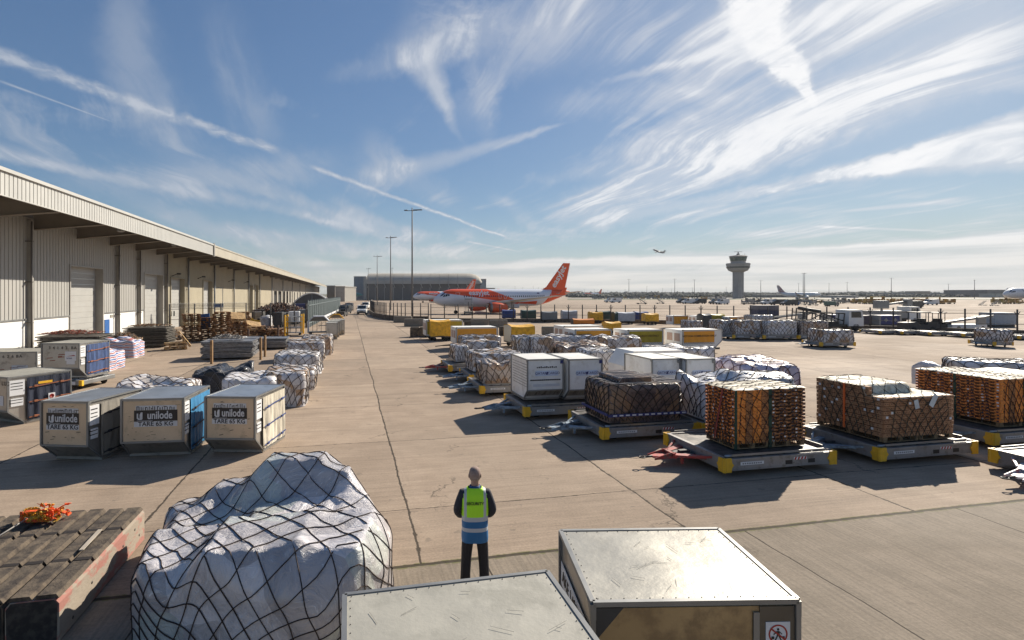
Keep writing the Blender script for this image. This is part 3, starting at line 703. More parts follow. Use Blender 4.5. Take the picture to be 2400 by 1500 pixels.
m_qat = mat('grey white container panel', (.86, .84, .80), .5, .1, col2=(.68, .64, .58), scale=1.1, thr=(.5, .72), bump=.1, bscale=3, bdist=.04)
m_qlow = mat('stained lower panel', (.46, .41, .35), .6, .1, col2=(.16, .13, .10), scale=1.2, thr=(.45, .68), stretch=(3, 1, .7))
m_qroof = mat('white container roof', (.80, .77, .70), .45, .1, col2=(.66, .60, .50), scale=.8, thr=(.55, .8))
def cloth(name, c, c2=None): return mat(name, c, .6, col2=c2 or tuple(x*.7 for x in c), scale=1.5, bump=.7, bscale=3.2, stretch=(1, 1, .22), bdist=.08)
c_cream = cloth('cream curtain', (.66, .60, .48)); c_bluec = cloth('bright blue curtain', (.05, .30, .58), (.03, .2, .42)); c_grey = cloth('grey dusty curtain', (.36, .33, .28))
c_navy = cloth('navy curtain', (.016, .024, .055)); c_navy2 = cloth('faded navy curtain', (.05, .10, .26), (.03, .05, .13))
m_strap = mat('strap', (.03, .06, .22), .7); m_strapo = mat('orange strap', (.36, .12, .05), .7); m_strapb = mat('dark strap', (.03, .03, .04), .7)
m_ink = mat('black ink', (.018, .016, .015), .5, var=.02); m_label = mat('label white', (.72, .72, .72), .5, var=.05); m_inkb = mat('navy ink', (.05, .06, .22), .5)
m_brownlogo = mat('dark brown sticker', (.035, .028, .024), .45); m_silvert = mat('silver print', (.62, .61, .60), .4)
m_ltb = mat('pale blue label', (.62, .68, .80), .5)
def uld(label, fl, fr, py, z_top, vx, h=1.6, ov=.5, l=2.0, z0=0., hk=.5, front=None, side=None, roof=None, low=None, curtain=None, cside=1, straps=None, strip=.42, group=None, base=True, name='air_cargo_container', w=None, rz=None):
    """contoured air cargo container: overhanging end towards -y, curtain on the +x (or -x) flank"""
    a, b = G(fl, py, z_top), G(fr, py, z_top); w = w or (b-a).length
    rz = yaw(vx) if rz is None else rz
    c = b-Vector((cos(rz), sin(rz), 0))*w/2; c.z = z0
    t = thing(name, label, 'container', c, rz, group)     # origin: under the middle of the overhanging end
    h = z_top-z0; B = l; front = front or m_alu; side = side or m_alu; roof = roof or m_alur
    k = MB(); hw = w/2
    k.prism([(ov, .06), (0.02, hk), (0.02, h-.02), (B-.02, h-.02), (B-.02, .06)], -hw+.015, hw-.015, 'x'); k.build('body', side, t)
    k = MB(); k.b2((-hw+.05, .006, hk+.02), (hw-.05, .02, h-.05)); k.build('end_panel', front, t)
    if ov > .05:
        k = MB(); d = Vector((0, -ov, hk-.06)).normalized()
        k.add([(-hw+.05, ov-.012, .08), (hw-.05, ov-.012, .08), (hw-.05, .012, hk-.015), (-hw+.05, .012, hk-.015)], [(0, 1, 2, 3)]); k.build('lower_slant_panel', low or side, t)
    k = MB(); e = .045
    pr = [(ov, .07), (0, hk), (0, h), (B, h), (B, .07)]
    for x in (-hw, hw):
        for i in range(5): k.beam((x, *pr[i]), (x, *pr[(i+1) % 5]), e, e, up=Vector((1, 0, 0)))
    for y, z in ((0, hk), (0, h), (B, h)): k.beam((-hw, y, z), (hw, y, z), e, e)
    for x in (-hw, hw): k.prism([(0-.02, h), (.0-.02, h-.14), (.12, h-.0)], x-.026*(1 if x > 0 else -1)*0-.026, x+.026, 'x')
    k.build('edge_frame', m_grst, t)
    k = MB(); k.grid(lambda u, v: (-hw+.02+(w-.04)*u, .02+(B-.04)*v, h+.012+.012*noise.noise(Vector((u*3+fl, v*3, 1)))*min(1, 8*min(u, 1-u, v, 1-v))), 14, 14); rf = k.build('roof', roof, t)
    if base:
        k = MB(); k.b2((-hw-.01, ov-.03, .01), (hw+.01, ov+.06, .08)); k.b2((-hw-.01, ov, .01), (-hw+.06, B, .08)); k.b2((hw-.06, ov, .01), (hw+.01, B, .08)); k.build('base_rail', m_alu, t)
    if curtain:
        x = (hw+.012)*cside; y0, y1 = strip, B-.05; ph = fl*.37
        def cf(u, v):
            y = y0+(y1-y0)*u; z = .12+(h-.2)*v
            yy = max(y, ov*(1-min(1, max(0, (z-.07)/(hk-.07))))+.03)
            f = (.010*sin(u*34+ph+2*noise.noise(Vector((u*4, v*2, ph))))+.03*noise.noise(Vector((u*7, v*1.6, ph+2))))*(1-v**4*.8)
            return (x+cside*(.025+f), yy, z)
        k = MB(); k.grid(cf, 44, 16); cu = k.build('curtain', curtain, t)
        for q in range(3):
            zq = .22+q*(h-.3)/2.6
            k = MB(); n_ = 10; pts = [Vector((x+cside*.06, y0+.05+(y1-y0-.05)*i/n_, zq+.06*i/n_+.03*noise.noise(Vector((i*.5, ph, q))))) for i in range(n_+1)]
            for i in range(n_): k.beam(pts[i], pts[i+1], .035, .008, up=Vector((cside, 0, .01)))
            for yb in (y0+.25, y1-.3): k.box((x+cside*.075, yb, zq+.06*(yb-y0)/(y1-y0)), (.03, .12, .07), ch=.008)
            k.build('strap', straps or m_strapb, cu)
        k = MB(); k.b2((x-.012, .04, h*.62), (x+.012, strip-.06, h*.93)); k.b2((x-.012, .08, h*.40), (x+.012, strip-.1, h*.56)); k.build('label', m_label, t)
        for zz, s_ in ((.86, .06), (.8, .05), (.74, .05), (.52, .045), (.46, .045)):
            k = MB(); k.b2((x-.014, .07, h*zz), (x+.014, strip-.12, h*zz+s_*.5)); k.build('label_print', m_ink, t)
    if name == 'air_cargo_container' and l < 1.6:
        r_ = random.Random(int(w*77)); k = MB()
        for i in range(16):
            x, y, a, L_ = r_.uniform(-hw+.2, hw-.2), r_.uniform(.15, B-.15), r_.uniform(0, 3.1), r_.uniform(.04, .22); k.box((x, y, h+.0245), (L_, .0035, .002), rz=a)
        k.build('scratches', mat('scratch', (.36, .34, .29), .6), rf)
    # rivets along the roof edge
    k = MB(); 
    for i in range(int(w/.12)): 
        for y in (.05, B-.05): k.lathe([(.006, 0), (.005, .004)], 5, (-hw+.06+i*.12, y, h+.014))
    for i in range(int(l/.12)):
        for x in (-hw+.05, hw-.05): k.lathe([(.006, 0), (.005, .004)], 5, (x, .06+i*.12, h+.014))
    k.build('rivets', m_dkst, rf)
    return t, w, h
def logo_u(t, w, h, dy=0., seed=0):
    """black name board, tare strip and the torn ghost lettering above it"""
    cw = w*.70; zc = h-.44
    y = .002
    k = MB(); k.b2((-cw/2+dy, y-.004, zc-.14), (cw/2+dy, y, zc+.15)); bd = k.build('name_board', m_brownlogo, t)
    text('unilode', .285, m_silvert, t, (dy+.10, y-.008, zc+.01), sx=.74, off=.006, name='lettering', sp=1.)
    k = MB()
    x0 = dy-cw/2+.07
    k.prism([(x0, zc+.07), (x0+.035, zc+.07), (x0+.035, zc-.04), (x0+.07, zc-.075), (x0+.07, zc-.04+.075), (x0+.10, zc+.1), (x0+.14, zc+.1), (x0+.14, zc-.075), (x0+.115, zc-.1), (x0+.04, zc-.1), (x0, zc-.06)], y-.009, y-.005, 'y')
    k.b2((x0, y-.009, zc-.125), (x0+cw*.36, y-.005, zc-.118))
    k.build('emblem', m_silvert, t)
    k = MB(); k.b2((-cw/2+dy, y-.004, zc-.285), (cw/2+dy, y, zc-.145)); k.build('tare_strip', m_silvert, t)
    text('TARE 65 KG', .165, m_ink, t, (dy, y-.008, zc-.215), off=.002)
    k = MB(); r = random.Random(seed); x = -cw/2+dy+.06
    while x < cw/2+dy-.05:
        a = r.uniform(.02, .04); z1 = zc+.16+r.uniform(.05, .10); k.b2((x, y-.003, zc+.155), (x+a*.6, y, z1))
        if r.random() < .45: k.b2((x, y-.003, z1-.02), (x+a*1.5, y, z1))
        x += a+r.uniform(.012, .03)
    k.build('ghost_lettering', m_brownlogo, t)
    k = MB(); k.b2((-cw/2+dy+.04, y-.001, zc+.155), (cw/2+dy-.02, y+.001, zc+.275)); k.build('faded_board', m_silvert, t)
    k = MB()
    for i in range(22): k.box((r.uniform(-w*.42, w*.42), y-.001, r.uniform(.55, h-.1)), (r.uniform(.02, .12), .003, r.uniform(.005, .02)), R=Matrix.Rotation(r.uniform(-.3, .3), 3, 'Y'))
    k.build('scuff_marks', mat('scuffs', (.22, .17, .12), .7), t)
# three tan containers
t, w_, h_ = uld('left one of the three tan containers, with a grey dusty side curtain', 88, 205.6, 943, 1.63, 1213, curtain=c_grey, front=m_panel, low=m_alu, group='tan containers in a row'); logo_u(t, w_, h_, -.05, 1)
t, w_, h_ = uld('middle one of the three tan containers, with a bright blue side curtain', 294.5, 430, 934, 1.63, 931, curtain=c_bluec, front=m_panel, low=m_alu, group='tan containers in a row'); logo_u(t, w_, h_, .08, 2)
t, w_, h_ = uld('right one of the three tan containers, with cream curtain and blue straps', 478, 598, 931.5, 1.63, 1167, curtain=c_cream, straps=m_strap, front=m_panel, low=m_alu, group='tan containers in a row'); logo_u(t, w_, h_, -.02, 3)
# three metal containers on the left
def ba(t, w, h, s, sz=.2):
    text(s, sz, m_ink, t, (0.1, -.006, h-.2), sp=1.25)
    k = MB(); r = random.Random(len(s)+int(w*100))
    for i in range(5): k.box((r.uniform(-w*.35, w*.35), -.002, r.uniform(h*.45, h*.7)), (r.uniform(.15, .4), .004, .03), R=Matrix.Rotation(-.08, 3, 'Y'))
    k.build('red_stripe', mat('faded red', (.35, .05, .02)), t)
    k = MB(); k.b2((w*.16, -.004, h*.42), (w*.38, .0, h*.62)); k.build('label', m_label, t)
t, w_, h_ = uld('metal container with faded registration and navy curtain at the left edge', -70, 86, 825, 1.63, 906, curtain=c_navy2, straps=m_strapo, front=m_alu, roof=m_roofn, group='metal containers at left'); ba(t, w_, h_, 'AKE 3 4 6 2 6 BA', .19)
t, w_, h_ = uld('metal container standing on a low dolly, navy curtain with orange straps', 96, 186, 805.5, 2.13, 1126, z0=.5, curtain=c_navy2, straps=m_strapo, front=m_alu, roof=m_roofn, group='metal containers at left'); ba(t, w_, h_, '3 4 1 4 2  BA', .19)
k = MB(); k.b2((w_*.12, -.006, h_*.52), (w_*.42, -.002, h_*.78)); k.build('label', m_label, t); k = MB(); k.prism([(w_*.16, h_*.64), (w_*.36, h_*.68), (w_*.40, h_*.655), (w_*.3, h_*.65)], -.010, -.007, 'y'); k.build('emblem', m_red, t)
text('british', .10, m_inkb, t, (w_*.24, -.010, h_*.59), name='lettering')
baB = t
t, w_, h_ = uld('battered metal container with a dark navy curtain nearest the left edge', -120, 18, 886, 1.63, 1602, curtain=c_navy, straps=m_strapo, front=m_alu, roof=m_roofn, strip=.55, group='metal containers at left'); ba(t, w_, h_, 'AKE 2 1 7 E E LUG', .2)
k = MB(); k.b2((w_/2+.03, .9, 1.30), (w_/2+.05, 1.35, 1.38)); k.build('yellow_label', m_yel, t); k = MB(); k.b2((w_/2+.07, 1.2, .72), (w_/2+.085, 1.42, .93)); k.build('label', m_label, t)
k = MB(); k.lathe([(.075, 0), (.075, .004), (.058, .004), (.058, 0)], 16, (w_/2+.09, 1.31, .825), axis='x'); k.build('warning_ring', m_red, t)
# two near containers at the bottom
def nosign(t, x, z, hgt=.34):
    k = MB(); k.b2((x-hgt*.33, -.008, z-hgt/2), (x+hgt*.33, -.003, z+hgt/2)); s = k.build('warning_sign', m_label, t)
    k = MB(); R0, R1 = .088, .074; n = 28
    vs = [(x+r*cos(2*pi*i/n), -.0105, z+.06+r*sin(2*pi*i/n)) for r in (R0, R1) for i in range(n)]
    k.add(vs, [(i, (i+1) % n, n+(i+1) % n, n+i) for i in range(n)]); k.box((x, -.0125, z+.06), (.165, .003, .014), R=Matrix.Rotation(radians(38), 3, 'Y')); k.build('prohibition_ring', m_red, s)
    k = MB(); y = -.0105
    k.lathe([(.011, y), (.011, y-.001)], 12, (x, 0, z+.105), axis='y'); 
    def P(p): k.prism([(x+a, z+.06+b) for a, b in p], y-.001, y, 'y')
    P([(-.012, .03), (.012, .03), (.016, -.012), (-.012, -.012)]); P([(-.012, -.012), (0, -.012), (-.022, -.06), (-.034, -.06)]); P([(0, -.012), (.014, -.012), (.034, -.056), (.024, -.06)])
    P([(-.012, .028), (-.012, .018), (-.04, -.008), (-.044, 0)]); P([(.012, .028), (.012, .018), (.034, -.004), (.038, .004)]); P([(-.062, -.02), (-.036, -.02), (-.036, -.045), (-.062, -.045)]); P([(.04, -.02), (.06, -.02), (.06, -.045), (.04, -.045)])
    k.build('walking_figure', m_ink, s)
    text('DO NOT WALK', .026, m_ink, s, (x, -.0105, z-.098)); text('BETWEEN TRAILERS', .022, m_ink, s, (x, -.0105, z-.132))
t, w_, h_ = uld('near metal container with wide pale roof cut off by the bottom edge', 808, 1276, 1397, 1.63, 820, ov=0., l=1.5, front=m_alu, side=m_alu, roof=m_roofn, rz=RA, group='near containers', w=1.98)
t.location = G(808, 1397, 1.63)*1 + RV*.99 - RU*1.5; t.location.z = 0
t, w_, h_ = uld('near metal container with a dented shiny roof corner and a warning sign', 1387, 1869, 1407, 1.63, 1064, ov=0., l=1.49, front=mat('gold toned panel', (.50, .385, .22), .35, .6, col2=(.33, .25, .15), scale=1.5, bump=.1, bscale=2, bdist=.05), side=m_alu, roof=mat('brushed shiny roof', (.50, .475, .41), .42, .45, col2=(.42, .395, .335), scale=.9, thr=(.45, .75), bump=.18, bscale=1.8, bdist=.08), group='near containers', w=1.88, rz=yaw(1064))
k = MB(); k.b2((.53, -.01, 0), (.585, .003, h_-.1)); k.build('door_post', m_grst, t)
k = MB(); k.b2((.59, -.003, .05), (.92, .003, h_-.05)); k.build('dark_panel', mat('dark anodised panel', (.16, .145, .12), .35, .5), t)
k = MB(); k.b2((-.66, -.006, .45), (.28, .003, 1.27)); k.build('white_board', mat('lilac white board', (.55, .56, .62), .5), t)
k = MB(); k.prism([(-.92, h_-.04), (-.66, h_-.04), (-.9, h_-.32), (-.92, h_-.32)], -.006, .003, 'y'); k.build('corner_gusset', m_dkst, t)
nosign(t, .755, 1.27)
hw = w_/2
k = MB(); k.b2((-hw-.008, .1, 1.06), (-hw-.002, 1.42, 1.32)); k.b2((-hw-.008, .12, .45), (-hw-.002, 1.36, 1.0)); k.build('side_label', m_label, t)
text('AKE 14957 BA', .19, m_ink, t, (-hw-.012, .76, 1.19), rot=(pi/2, 0, -pi/2)); text('BRITISH AIRWAYS', .11, mat('grey ink', (.25, .25, .3)), t, (-hw-.012, .8, .86), rot=(pi/2, 0, -pi/2))
k = MB(); k.add([(-hw-.012, .5, .78), (-hw-.012, .1, .62), (-hw-.012, .1, .55), (-hw-.012, .42, .72)], [(0, 1, 2, 3)]); k.build('red_flash', m_red, t)
# ================================================================ wrapped and netted cargo
m_net = mat('dark net cord', (.055, .035, .028), .8); m_netw = mat('pale net cord', (.46, .42, .40), .8); m_netr = mat('brown net cord', (.11, .05, .035), .8)
def cargo(label, loc, rz, w, l, h, z0=0., m=None, seed=0, steps=.22, lump=.05, cell=.42, netm=None, nr=.013, res=30, r=.12, name='netted_cargo', group=None, quad=None, hfn=None, net=True, flare=.0, smooth=True, tier=False, cat='cargo', seg=.11, parent=None, pts_out=None):
    """load drawn as a square sheet folded over a block: the middle is the top, the rest hangs down the sides"""
    if parent is None: t = thing(name, label, cat, (loc[0], loc[1], z0), rz, group)
    else: t = parent
    av = (w+l)/4; M = 1+h/av; rho = r/av; kk = rho*1.0
    sd = Vector((seed*3.7, seed*1.3, seed*7.1))
    def top(x, y):
        if hfn: return hfn(x, y)
        if not steps: return h
        v = 0
        for sc, amp in ((.9, .6), (2., .4)):
            n_ = noise.noise(Vector((x*sc, y*sc, 0))+sd); v += amp*max(-1, min(1, n_*3.2))
        return h*(1-steps*.5+steps*.5*v)
    def surf(a, b, off=0.):
        m_ = max(abs(a), abs(b), 1e-6); u, v = a/m_, b/m_
        if m_ < 1e-5: u, v = 1., 0.
        s = (max(1e-9, abs(u)**9+abs(v)**9))**(-1/9.)
        if m_ <= 1-kk: fr = m_/(1-kk)*(1-rho); dz_ = 0; ph = 0
        elif m_ <= 1+kk: ph = (m_-(1-kk))/(2*kk)*pi/2; fr = (1-rho)+rho*sin(ph); dz_ = r*(1-cos(ph))
        else: ph = pi/2; fr = 1; dz_ = None
        s = 1+(s-1)*min(1, m_); fx, fy = u*s*fr, v*s*fr
        if quad: P = quad(fx, fy); x, y = P[0], P[1]
        else: x, y = fx*w/2, fy*l/2
        H_ = top(x, y)
        if dz_ is None: q = (m_-1-kk)/(M-1-kk); z = (H_-r)*(1-q)
        else: z = H_-dz_; q = 0
        nx, ny = (u if abs(u) > abs(v) else 0), (v if abs(v) >= abs(u) else 0)
        nv = Vector((nx, ny, 0)).normalized()*sin(ph)+Vector((0, 0, cos(ph)))
        if quad and sin(ph) > 0:
            pc = quad(0, 0); o_ = Vector((x-pc[0], y-pc[1], 0)).normalized(); nv = (o_*sin(ph)+Vector((0, 0, cos(ph)))).normalized()
        p = Vector((x, y, z))
        d = lump*(noise.noise(p*1.5+sd)*1.3+.6*noise.noise(p*3.6+sd))+off
        d += flare*q*q
        p = p+nv*d; p.z = max(p.z, .01)
        return p
    k = MB(); k.grid(lambda u, v: surf(M*(2*u-1), M*(2*v-1)), res, res, smooth=smooth); k.build('wrapped_load', m or w_white, t)
    if net:
        k = MB(); st = cell*1.414/av; MM = M*.97; c = -2*MM+st*.3; nn = max(4, int(2*MM*av/seg))
        while c < 2*MM:
            for sg in (1, -1):
                lo, hi = max(-MM, c-MM if sg > 0 else -MM-c), min(MM, c+MM if sg > 0 else MM-c)
                # line b = sg*(c-a)  -> keep |b|<=MM
                lo, hi = max(-MM, c-MM), min(MM, c+MM)
                if hi-lo < .15: continue
                cnt = max(2, int(nn*(hi-lo)/(2*MM))); pts = []
                for i in range(cnt+1):
                    a = lo+(hi-lo)*i/cnt; b = sg*(c-a)
                    wv = st*(.04*sin(a*9+c*5)+.14*noise.noise(Vector((a*2.2, c*3.1, seed))))
                    pts.append(surf(a, max(-MM, min(MM, b+wv)), nr*.8))
                k.tube(pts, nr, 3, cap=False)
            c += st
        k.build('net', netm or m_net, t)
    return t
# the big load in front
CTRL = [(-5.5, 9.7, .85), (-4.84, 10, .95), (-4.2, 9.9, 1.02), (-3.3, 9.8, 1.62), (-3.0, 9.6, 1.68), (-2.5, 9.6, 1.62), (-1.9, 9.3, 1.0), (-2.1, 9.8, .95), (-1.31, 8.3, 1.10), (-1.6, 7., 1.38), (-1.9, 6.9, 1.44), (-2.55, 7.1, 1.42), (-3.0, 7.1, 1.34), (-3.5, 7.2, 1.16), (-4.3, 7.2, 1.05), (-4.4, 8., .98), (-5.0, 8., .8), (-3.6, 8.2, 1.14), (-3.3, 8.7, 1.18), (-2.46, 8.6, 1.2), (-4.9, 8.9, .9), (-4.2, 8.9, 1.0), (-3.6, 9.2, 1.3), (-2.2, 7.8, 1.25)]
BLK = [(-3.85, 7.45, 1.0, 1.25, .30, 1.05), (-2.72, 7.15, 1.1, 1.05, .12, 1.40), (-1.75, 7.3, .75, 1.2, .0, 1.36), (-1.62, 8.5, .8, 1.0, -.1, 1.10), (-2.75, 8.35, 1.1, .9, .2, 1.13), (-4.1, 8.75, 1.1, .8, .35, .93), (-4.85, 9.5, .9, .7, .3, .90), (-3.9, 9.65, .9, .6, .1, 1.22), (-3.0, 9.6, .95, .6, .05, 1.68), (-2.35, 9.45, .6, .6, .0, 1.50), (-1.95, 9.1, .5, .6, .2, 1.12), (-4.7, 8.2, .5, .8, .3, .72)]
def hbig(x, y):
    vals = []
    for cx, cy, wx, wy, rt, z in BLK:
        dx_, dy_ = x-cx, y-cy; c_, s_ = cos(rt), sin(rt); qx, qy = abs(dx_*c_+dy_*s_)-wx/2, abs(-dx_*s_+dy_*c_)-wy/2
        d = sqrt(max(0, qx)**2+max(0, qy)**2); vals.append(z-d*1.15-.35*d*d)
    m_ = max(vals); k_ = 7.5
    h = m_+math.log(sum(math.exp(k_*(v-m_)) for v in vals))/k_-.07
    return max(h, .62)+.025*noise.noise(Vector((x*3.1, y*3.1, 4)))
QF, QR, QB, QL = Vector((-4.28, 6.75)), Vector((-1.38, 6.3)), Vector((-2.25, 9.9)), Vector((-5.3, 9.8))
def qbig(a, b):
    p = (QF*(1-a)*(1-b)+QR*(1+a)*(1-b)+QB*(1+a)*(1+b)+QL*(1-a)*(1+b))/4
    p = p+Vector((.66*max(0, a)*(1-b*b), -.1*max(0, -b)*(1-a*a)))
    if a > 0: p = p+Vector((-.25, 0))*(a*max(0, b)**2)
    return p
cargo('huge lumpy load under clear polythene and a dark net in front', (0, 0), 0, 3.0, 3.2, 1.3, m=m_big, seed=5, lump=.035, quad=qbig, hfn=hbig, res=150, cell=.31, nr=.0088, r=.17, seg=.06, group=None)
WG = 'wrapped pallets on the left'; RG = 'netted pallets on dollies'
def cpx(label, xl, xr, yb, ht, l, z0=0., rz=None, **kw):
    """load from its front edge: left and right px, px row of the foot of the front face"""
    a, b = G(xl, yb, z0), G(xr, yb, z0); w = (b-a).length*cos(0)
    rz = RA if rz is None else rz
    c = a+Vector((cos(rz), sin(rz), 0))*w/2+Vector((-sin(rz), cos(rz), 0))*l/2
    return cargo(label, (c.x, c.y), rz, w, l, ht, z0, **kw)
cpx('dark wrapped load netted tight with red straps, right behind the cream curtained container', 612, 712, 958, 1.38, 2.5, m=w_mixed, seed=1, steps=.05, netm=m_net, group=WG)
cpx('long pale netted load between the tan containers and the dark wrapped load', 515, 640, 968, 1.3, 2.2, m=w_white, seed=2, steps=.12, netm=m_netw, group=WG)
cpx('pink white load with loose dark net behind the middle tan container', 255, 425, 958, 1.0, 2.3, m=w_white, seed=3, steps=.3, netm=m_netr, cell=.36, rz=yaw(900), group=WG)
cpx('black plastic covered load beside the stack of metal sheets', 445, 575, 928, 1.2, 2.8, m=w_black, seed=4, steps=.35, netm=mat('grey net', (.2, .2, .22)), rz=yaw(700), group=WG)
cpx('tall netted load with shiny wrap, next behind the dark red strapped one', 622, 733, 919, 1.0, 2.4, m=w_mixed, seed=6, steps=.15, group=WG)
cpx('bulky white load with big dark diamonds of net and torn wrap hanging down', 640, 743, 880, 1.15, 2.9, m=w_white, seed=7, steps=.12, group=WG, flare=.15)
cpx('boxy white netted load, second from the far end of the left row', 670, 757, 848, 1.3, 2.4, m=w_mixed, seed=8, steps=.05, group=WG)
cpx('boxy white topped load at the far end of the left row', 705, 776, 834, 1.33, 3.2, m=w_mixed, seed=9, steps=.03, group=WG)
# ================================================================ pallet dollies
m_dk = mat('dolly steel', (.36, .35, .34), .5, .3, col2=(.22, .195, .17), scale=2., thr=(.5, .7)); m_deck = mat('dark deck plate', (.085, .08, .075), .5, .4, col2=(.19, .17, .15), scale=2)
m_roll = mat('roller steel', (.55, .55, .55), .3, .85); m_bar1 = mat('blue grey paint', (.36, .46, .55), .5, .2, col2=(.2, .22, .24), scale=3); m_bar2 = mat('worn red paint', (.55, .06, .045), .5, col2=(.3, .12, .1), scale=3); m_bar3 = mat('worn white paint', (.66, .66, .66), .5, col2=(.5, .1, .08), scale=3)
def make_dolly(label, barm, w=3.15, l=2.5):
    t = thing('pallet_dolly', label, 'dolly', (0, 0, 0), 0, 'pallet dollies'); hw, hl, z0, z1 = w/2, l/2, .17, .46
    k = MB()
    for y in (-hl, hl): k.box((0, y*.985, (z0+z1)/2), (w-.1, .08, z1-z0), ch=.012); k.box((0, y*.99, z1-.02), (w-.06, .10, .04)); k.box((0, y*.99, z0+.02), (w-.3, .09, .035))
    for x in (-hw, hw): k.box((x*.985, 0, (z0+z1)/2), (.08, l-.12, z1-z0), ch=.012); k.box((x*.985, 0, z1+.0), (.1, l-.2, .05))
    for x in (-.9, 0, .9): k.box((x, 0, .3), (.12, l-.2, .16))
    k.build('frame', m_dk, t)
    k = MB(); k.b2((-hw+.09, -hl+.12, z1-.05), (hw-.09, hl-.12, z1-.005))
    k.build('deck', m_deck, t)
    k = MB()
    for y in (-hl+.06, hl-.06): k.box((0, y, z1+.055), (w-.5, .03, .05))
    k.box((hw-.04, 0, z1+.055), (.03, l-.6, .05)); k.build('guide_rail', m_grst, t)
    for x in [(-hw+.3)+i*(w-.6)/6 for i in range(7)]:
        for y in (-hl+.16,):
            k = MB(); k.tube([(x-.16, y, z1+.01), (x+.16, y, z1+.01)], .035, 8); k.build('roller', m_roll, t)
    for sx in (-1, 1):
        for sy in (-1, 1):
            k = MB(); x0, y0 = sx*(hw+.01), sy*(hl+.01); q = .24
            zz0, zz1 = z0-.03, z1+.02; zm = (zz0+zz1)/2
            pts = [(0, zz0), (q*.72, zz0), (q*.8, zm-.06), (q, zm), (q*.8, zm+.06), (q*.72, zz1), (0, zz1)]
            k.prism([(x0-sx*a, b) for a, b in pts], y0-sy*.0, y0+sy*.035, 'y')
            k.prism([(y0-sy*a, b) for a, b in pts], x0-sx*.0, x0+sx*.035, 'x')
            k.tube([(x0, y0, zz0), (x0, y0, zz1)], .05, 8, smooth=False); k.build('corner_bumper', m_yel, t)
    for x in (.12, .78): k = MB(); k.b2((x, -hl-.025, z0+.06), (x+.2, -hl+.03, z0+.16)); k.build('fork_pocket', m_blk, t)
    k = MB(); k.b2((.36, -hl-.028, .33), (.74, -hl-.02, .395)); hs = k.build('hazard_strip', m_label, t)
    k = MB()
    for i in range(4): x = .37+i*.095; k.prism([(x, .33), (x+.045, .33), (x+.075, .395), (x+.03, .395)], -hl-.032, -hl-.0285, 'y')
    k.build('red_stripes', m_red, hs)
    k = MB(); k.b2((-1.15, -hl-.028, .29), (-.5, -hl-.02, .365)); npl = k.build('name_plate', m_label, t)
    text('CARGO DOLLY 3048', .045, m_ink, npl, (-.825, -hl-.014, .33)) if 0 else None
    k = MB()
    for i in range(9): k.b2((-1.1+i*.062, -hl-.032, .31), (-1.1+i*.062+.04, -hl-.0285, .345))
    k.build('plate_print', mat('grey print', (.3, .3, .3)), npl)
    for x in (-hw+.55, hw-.55):
        for y in (-hl+.45, hl-.45):
            k = MB(); k.lathe([(.05, -.05), (.155, -.05), (.17, -.03), (.17, .03), (.155, .05), (.05, .05)], 14, (x, y, .17), axis='y'); k.build('wheel', m_rub, t)
    # tow bar: A-frame, cross link, eye
    k = MB(); x0 = -hw
    for sy in (-1, 1):
        k.prism([(x0+.02, sy*.62), (x0+.02, sy*.42), (x0-.55, sy*.12), (x0-.72, sy*.10), (x0-.72, sy*.24), (x0-.5, sy*.36)], .26, .32, 'z')
        k.beam((x0, sy*.8, .38), (x0-.42, sy*.42, .30), .05, .05)
    k.prism([(x0-.62, -.26), (x0-.62, .26), (x0-1.18, .07), (x0-1.18, -.07)], .22, .27, 'z')
    for sy in (-1, 1): k.prism([(x0-.6, .22), (x0-.6, .36), (x0-.75, .36), (x0-1.2, .25), (x0-1.2, .2)], sy*.2-.02*sy-.012, sy*.2+.012-.02*sy, 'y')
    k.box((x0-.68, 0, .3), (.08, .46, .1)); k.beam((x0-.5, -.3, .30), (x0-.5, -.3, .10), .06, .06)
    tb = k.build('tow_bar', barm, t)
    k = MB(); k.tube([(x0-1.15, 0, .25), (x0-1.38, 0, .24)], .03, 6)
    n = 12; k.tube([(x0-1.45+.07*cos(2*pi*i/n), .07*sin(2*pi*i/n), .24) for i in range(n+1)], .018, 6); k.build('tow_eye', m_dkst, tb)
    k = MB(); k.b2((x0-.52, -.22, .24), (x0-.06, .22, .30)); k.b2((x0-.4, -.06, .30), (x0-.12, .06, .36)); k.build('linkage', m_dkst, t)
    remember(t); return t
D_blue = make_dolly('dolly', m_bar1); D_red = make_dolly('dolly', m_bar2); D_white = make_dolly('dolly', m_bar3)
_used = set()
def dolly(label, fx, fy, proto=None, rz=None, scale=None, z=.3):
    """fx, fy: px of the front left corner at bumper mid height"""
    proto = proto or D_blue; rz = RA if rz is None else rz; p = G(fx, fy, z); p.z = 0
    ex, ey = Vector((cos(rz), sin(rz), 0)), Vector((-sin(rz), cos(rz), 0)); s = scale or (1, 1, 1)
    c = p+ex*1.575*s[0]+ey*1.25*s[1]
    if proto.name not in _used: _used.add(proto.name); proto.location = c; proto.rotation_euler = (0, 0, rz); proto['label'] = label; proto.scale = s; return proto
    return dup(proto, c, rz, label, scale=s)
dolly('dolly with red tow bar carrying the bright orange fruit crates', 1698, 1092, D_red)
dolly('dolly with blue grey tow bar under the dark wrapped brown load', 1414, 1017)
dolly('dolly with blue grey tow bar under the two front white containers', 1231, 966)
dolly('dolly carrying the brown banana cartons', 2062, 1066)
dolly('dolly under the crate stack at the right edge', 2328, 1030)
dolly('dolly under the second pair of white containers, mostly hidden', 1512, 968, scale=(1.05, 1, 1))
dolly('dolly under the dotted carton load at the left end of the second row', 1127, 914)
dolly('dolly under the tall netted load with low white top', 1103, 887)
dolly('dolly with raised red tow bar, first of the netted column', 1053, 864, D_red)
dolly('dolly below the silver wrapped loads behind the crates', 1650, 1006, D_white)
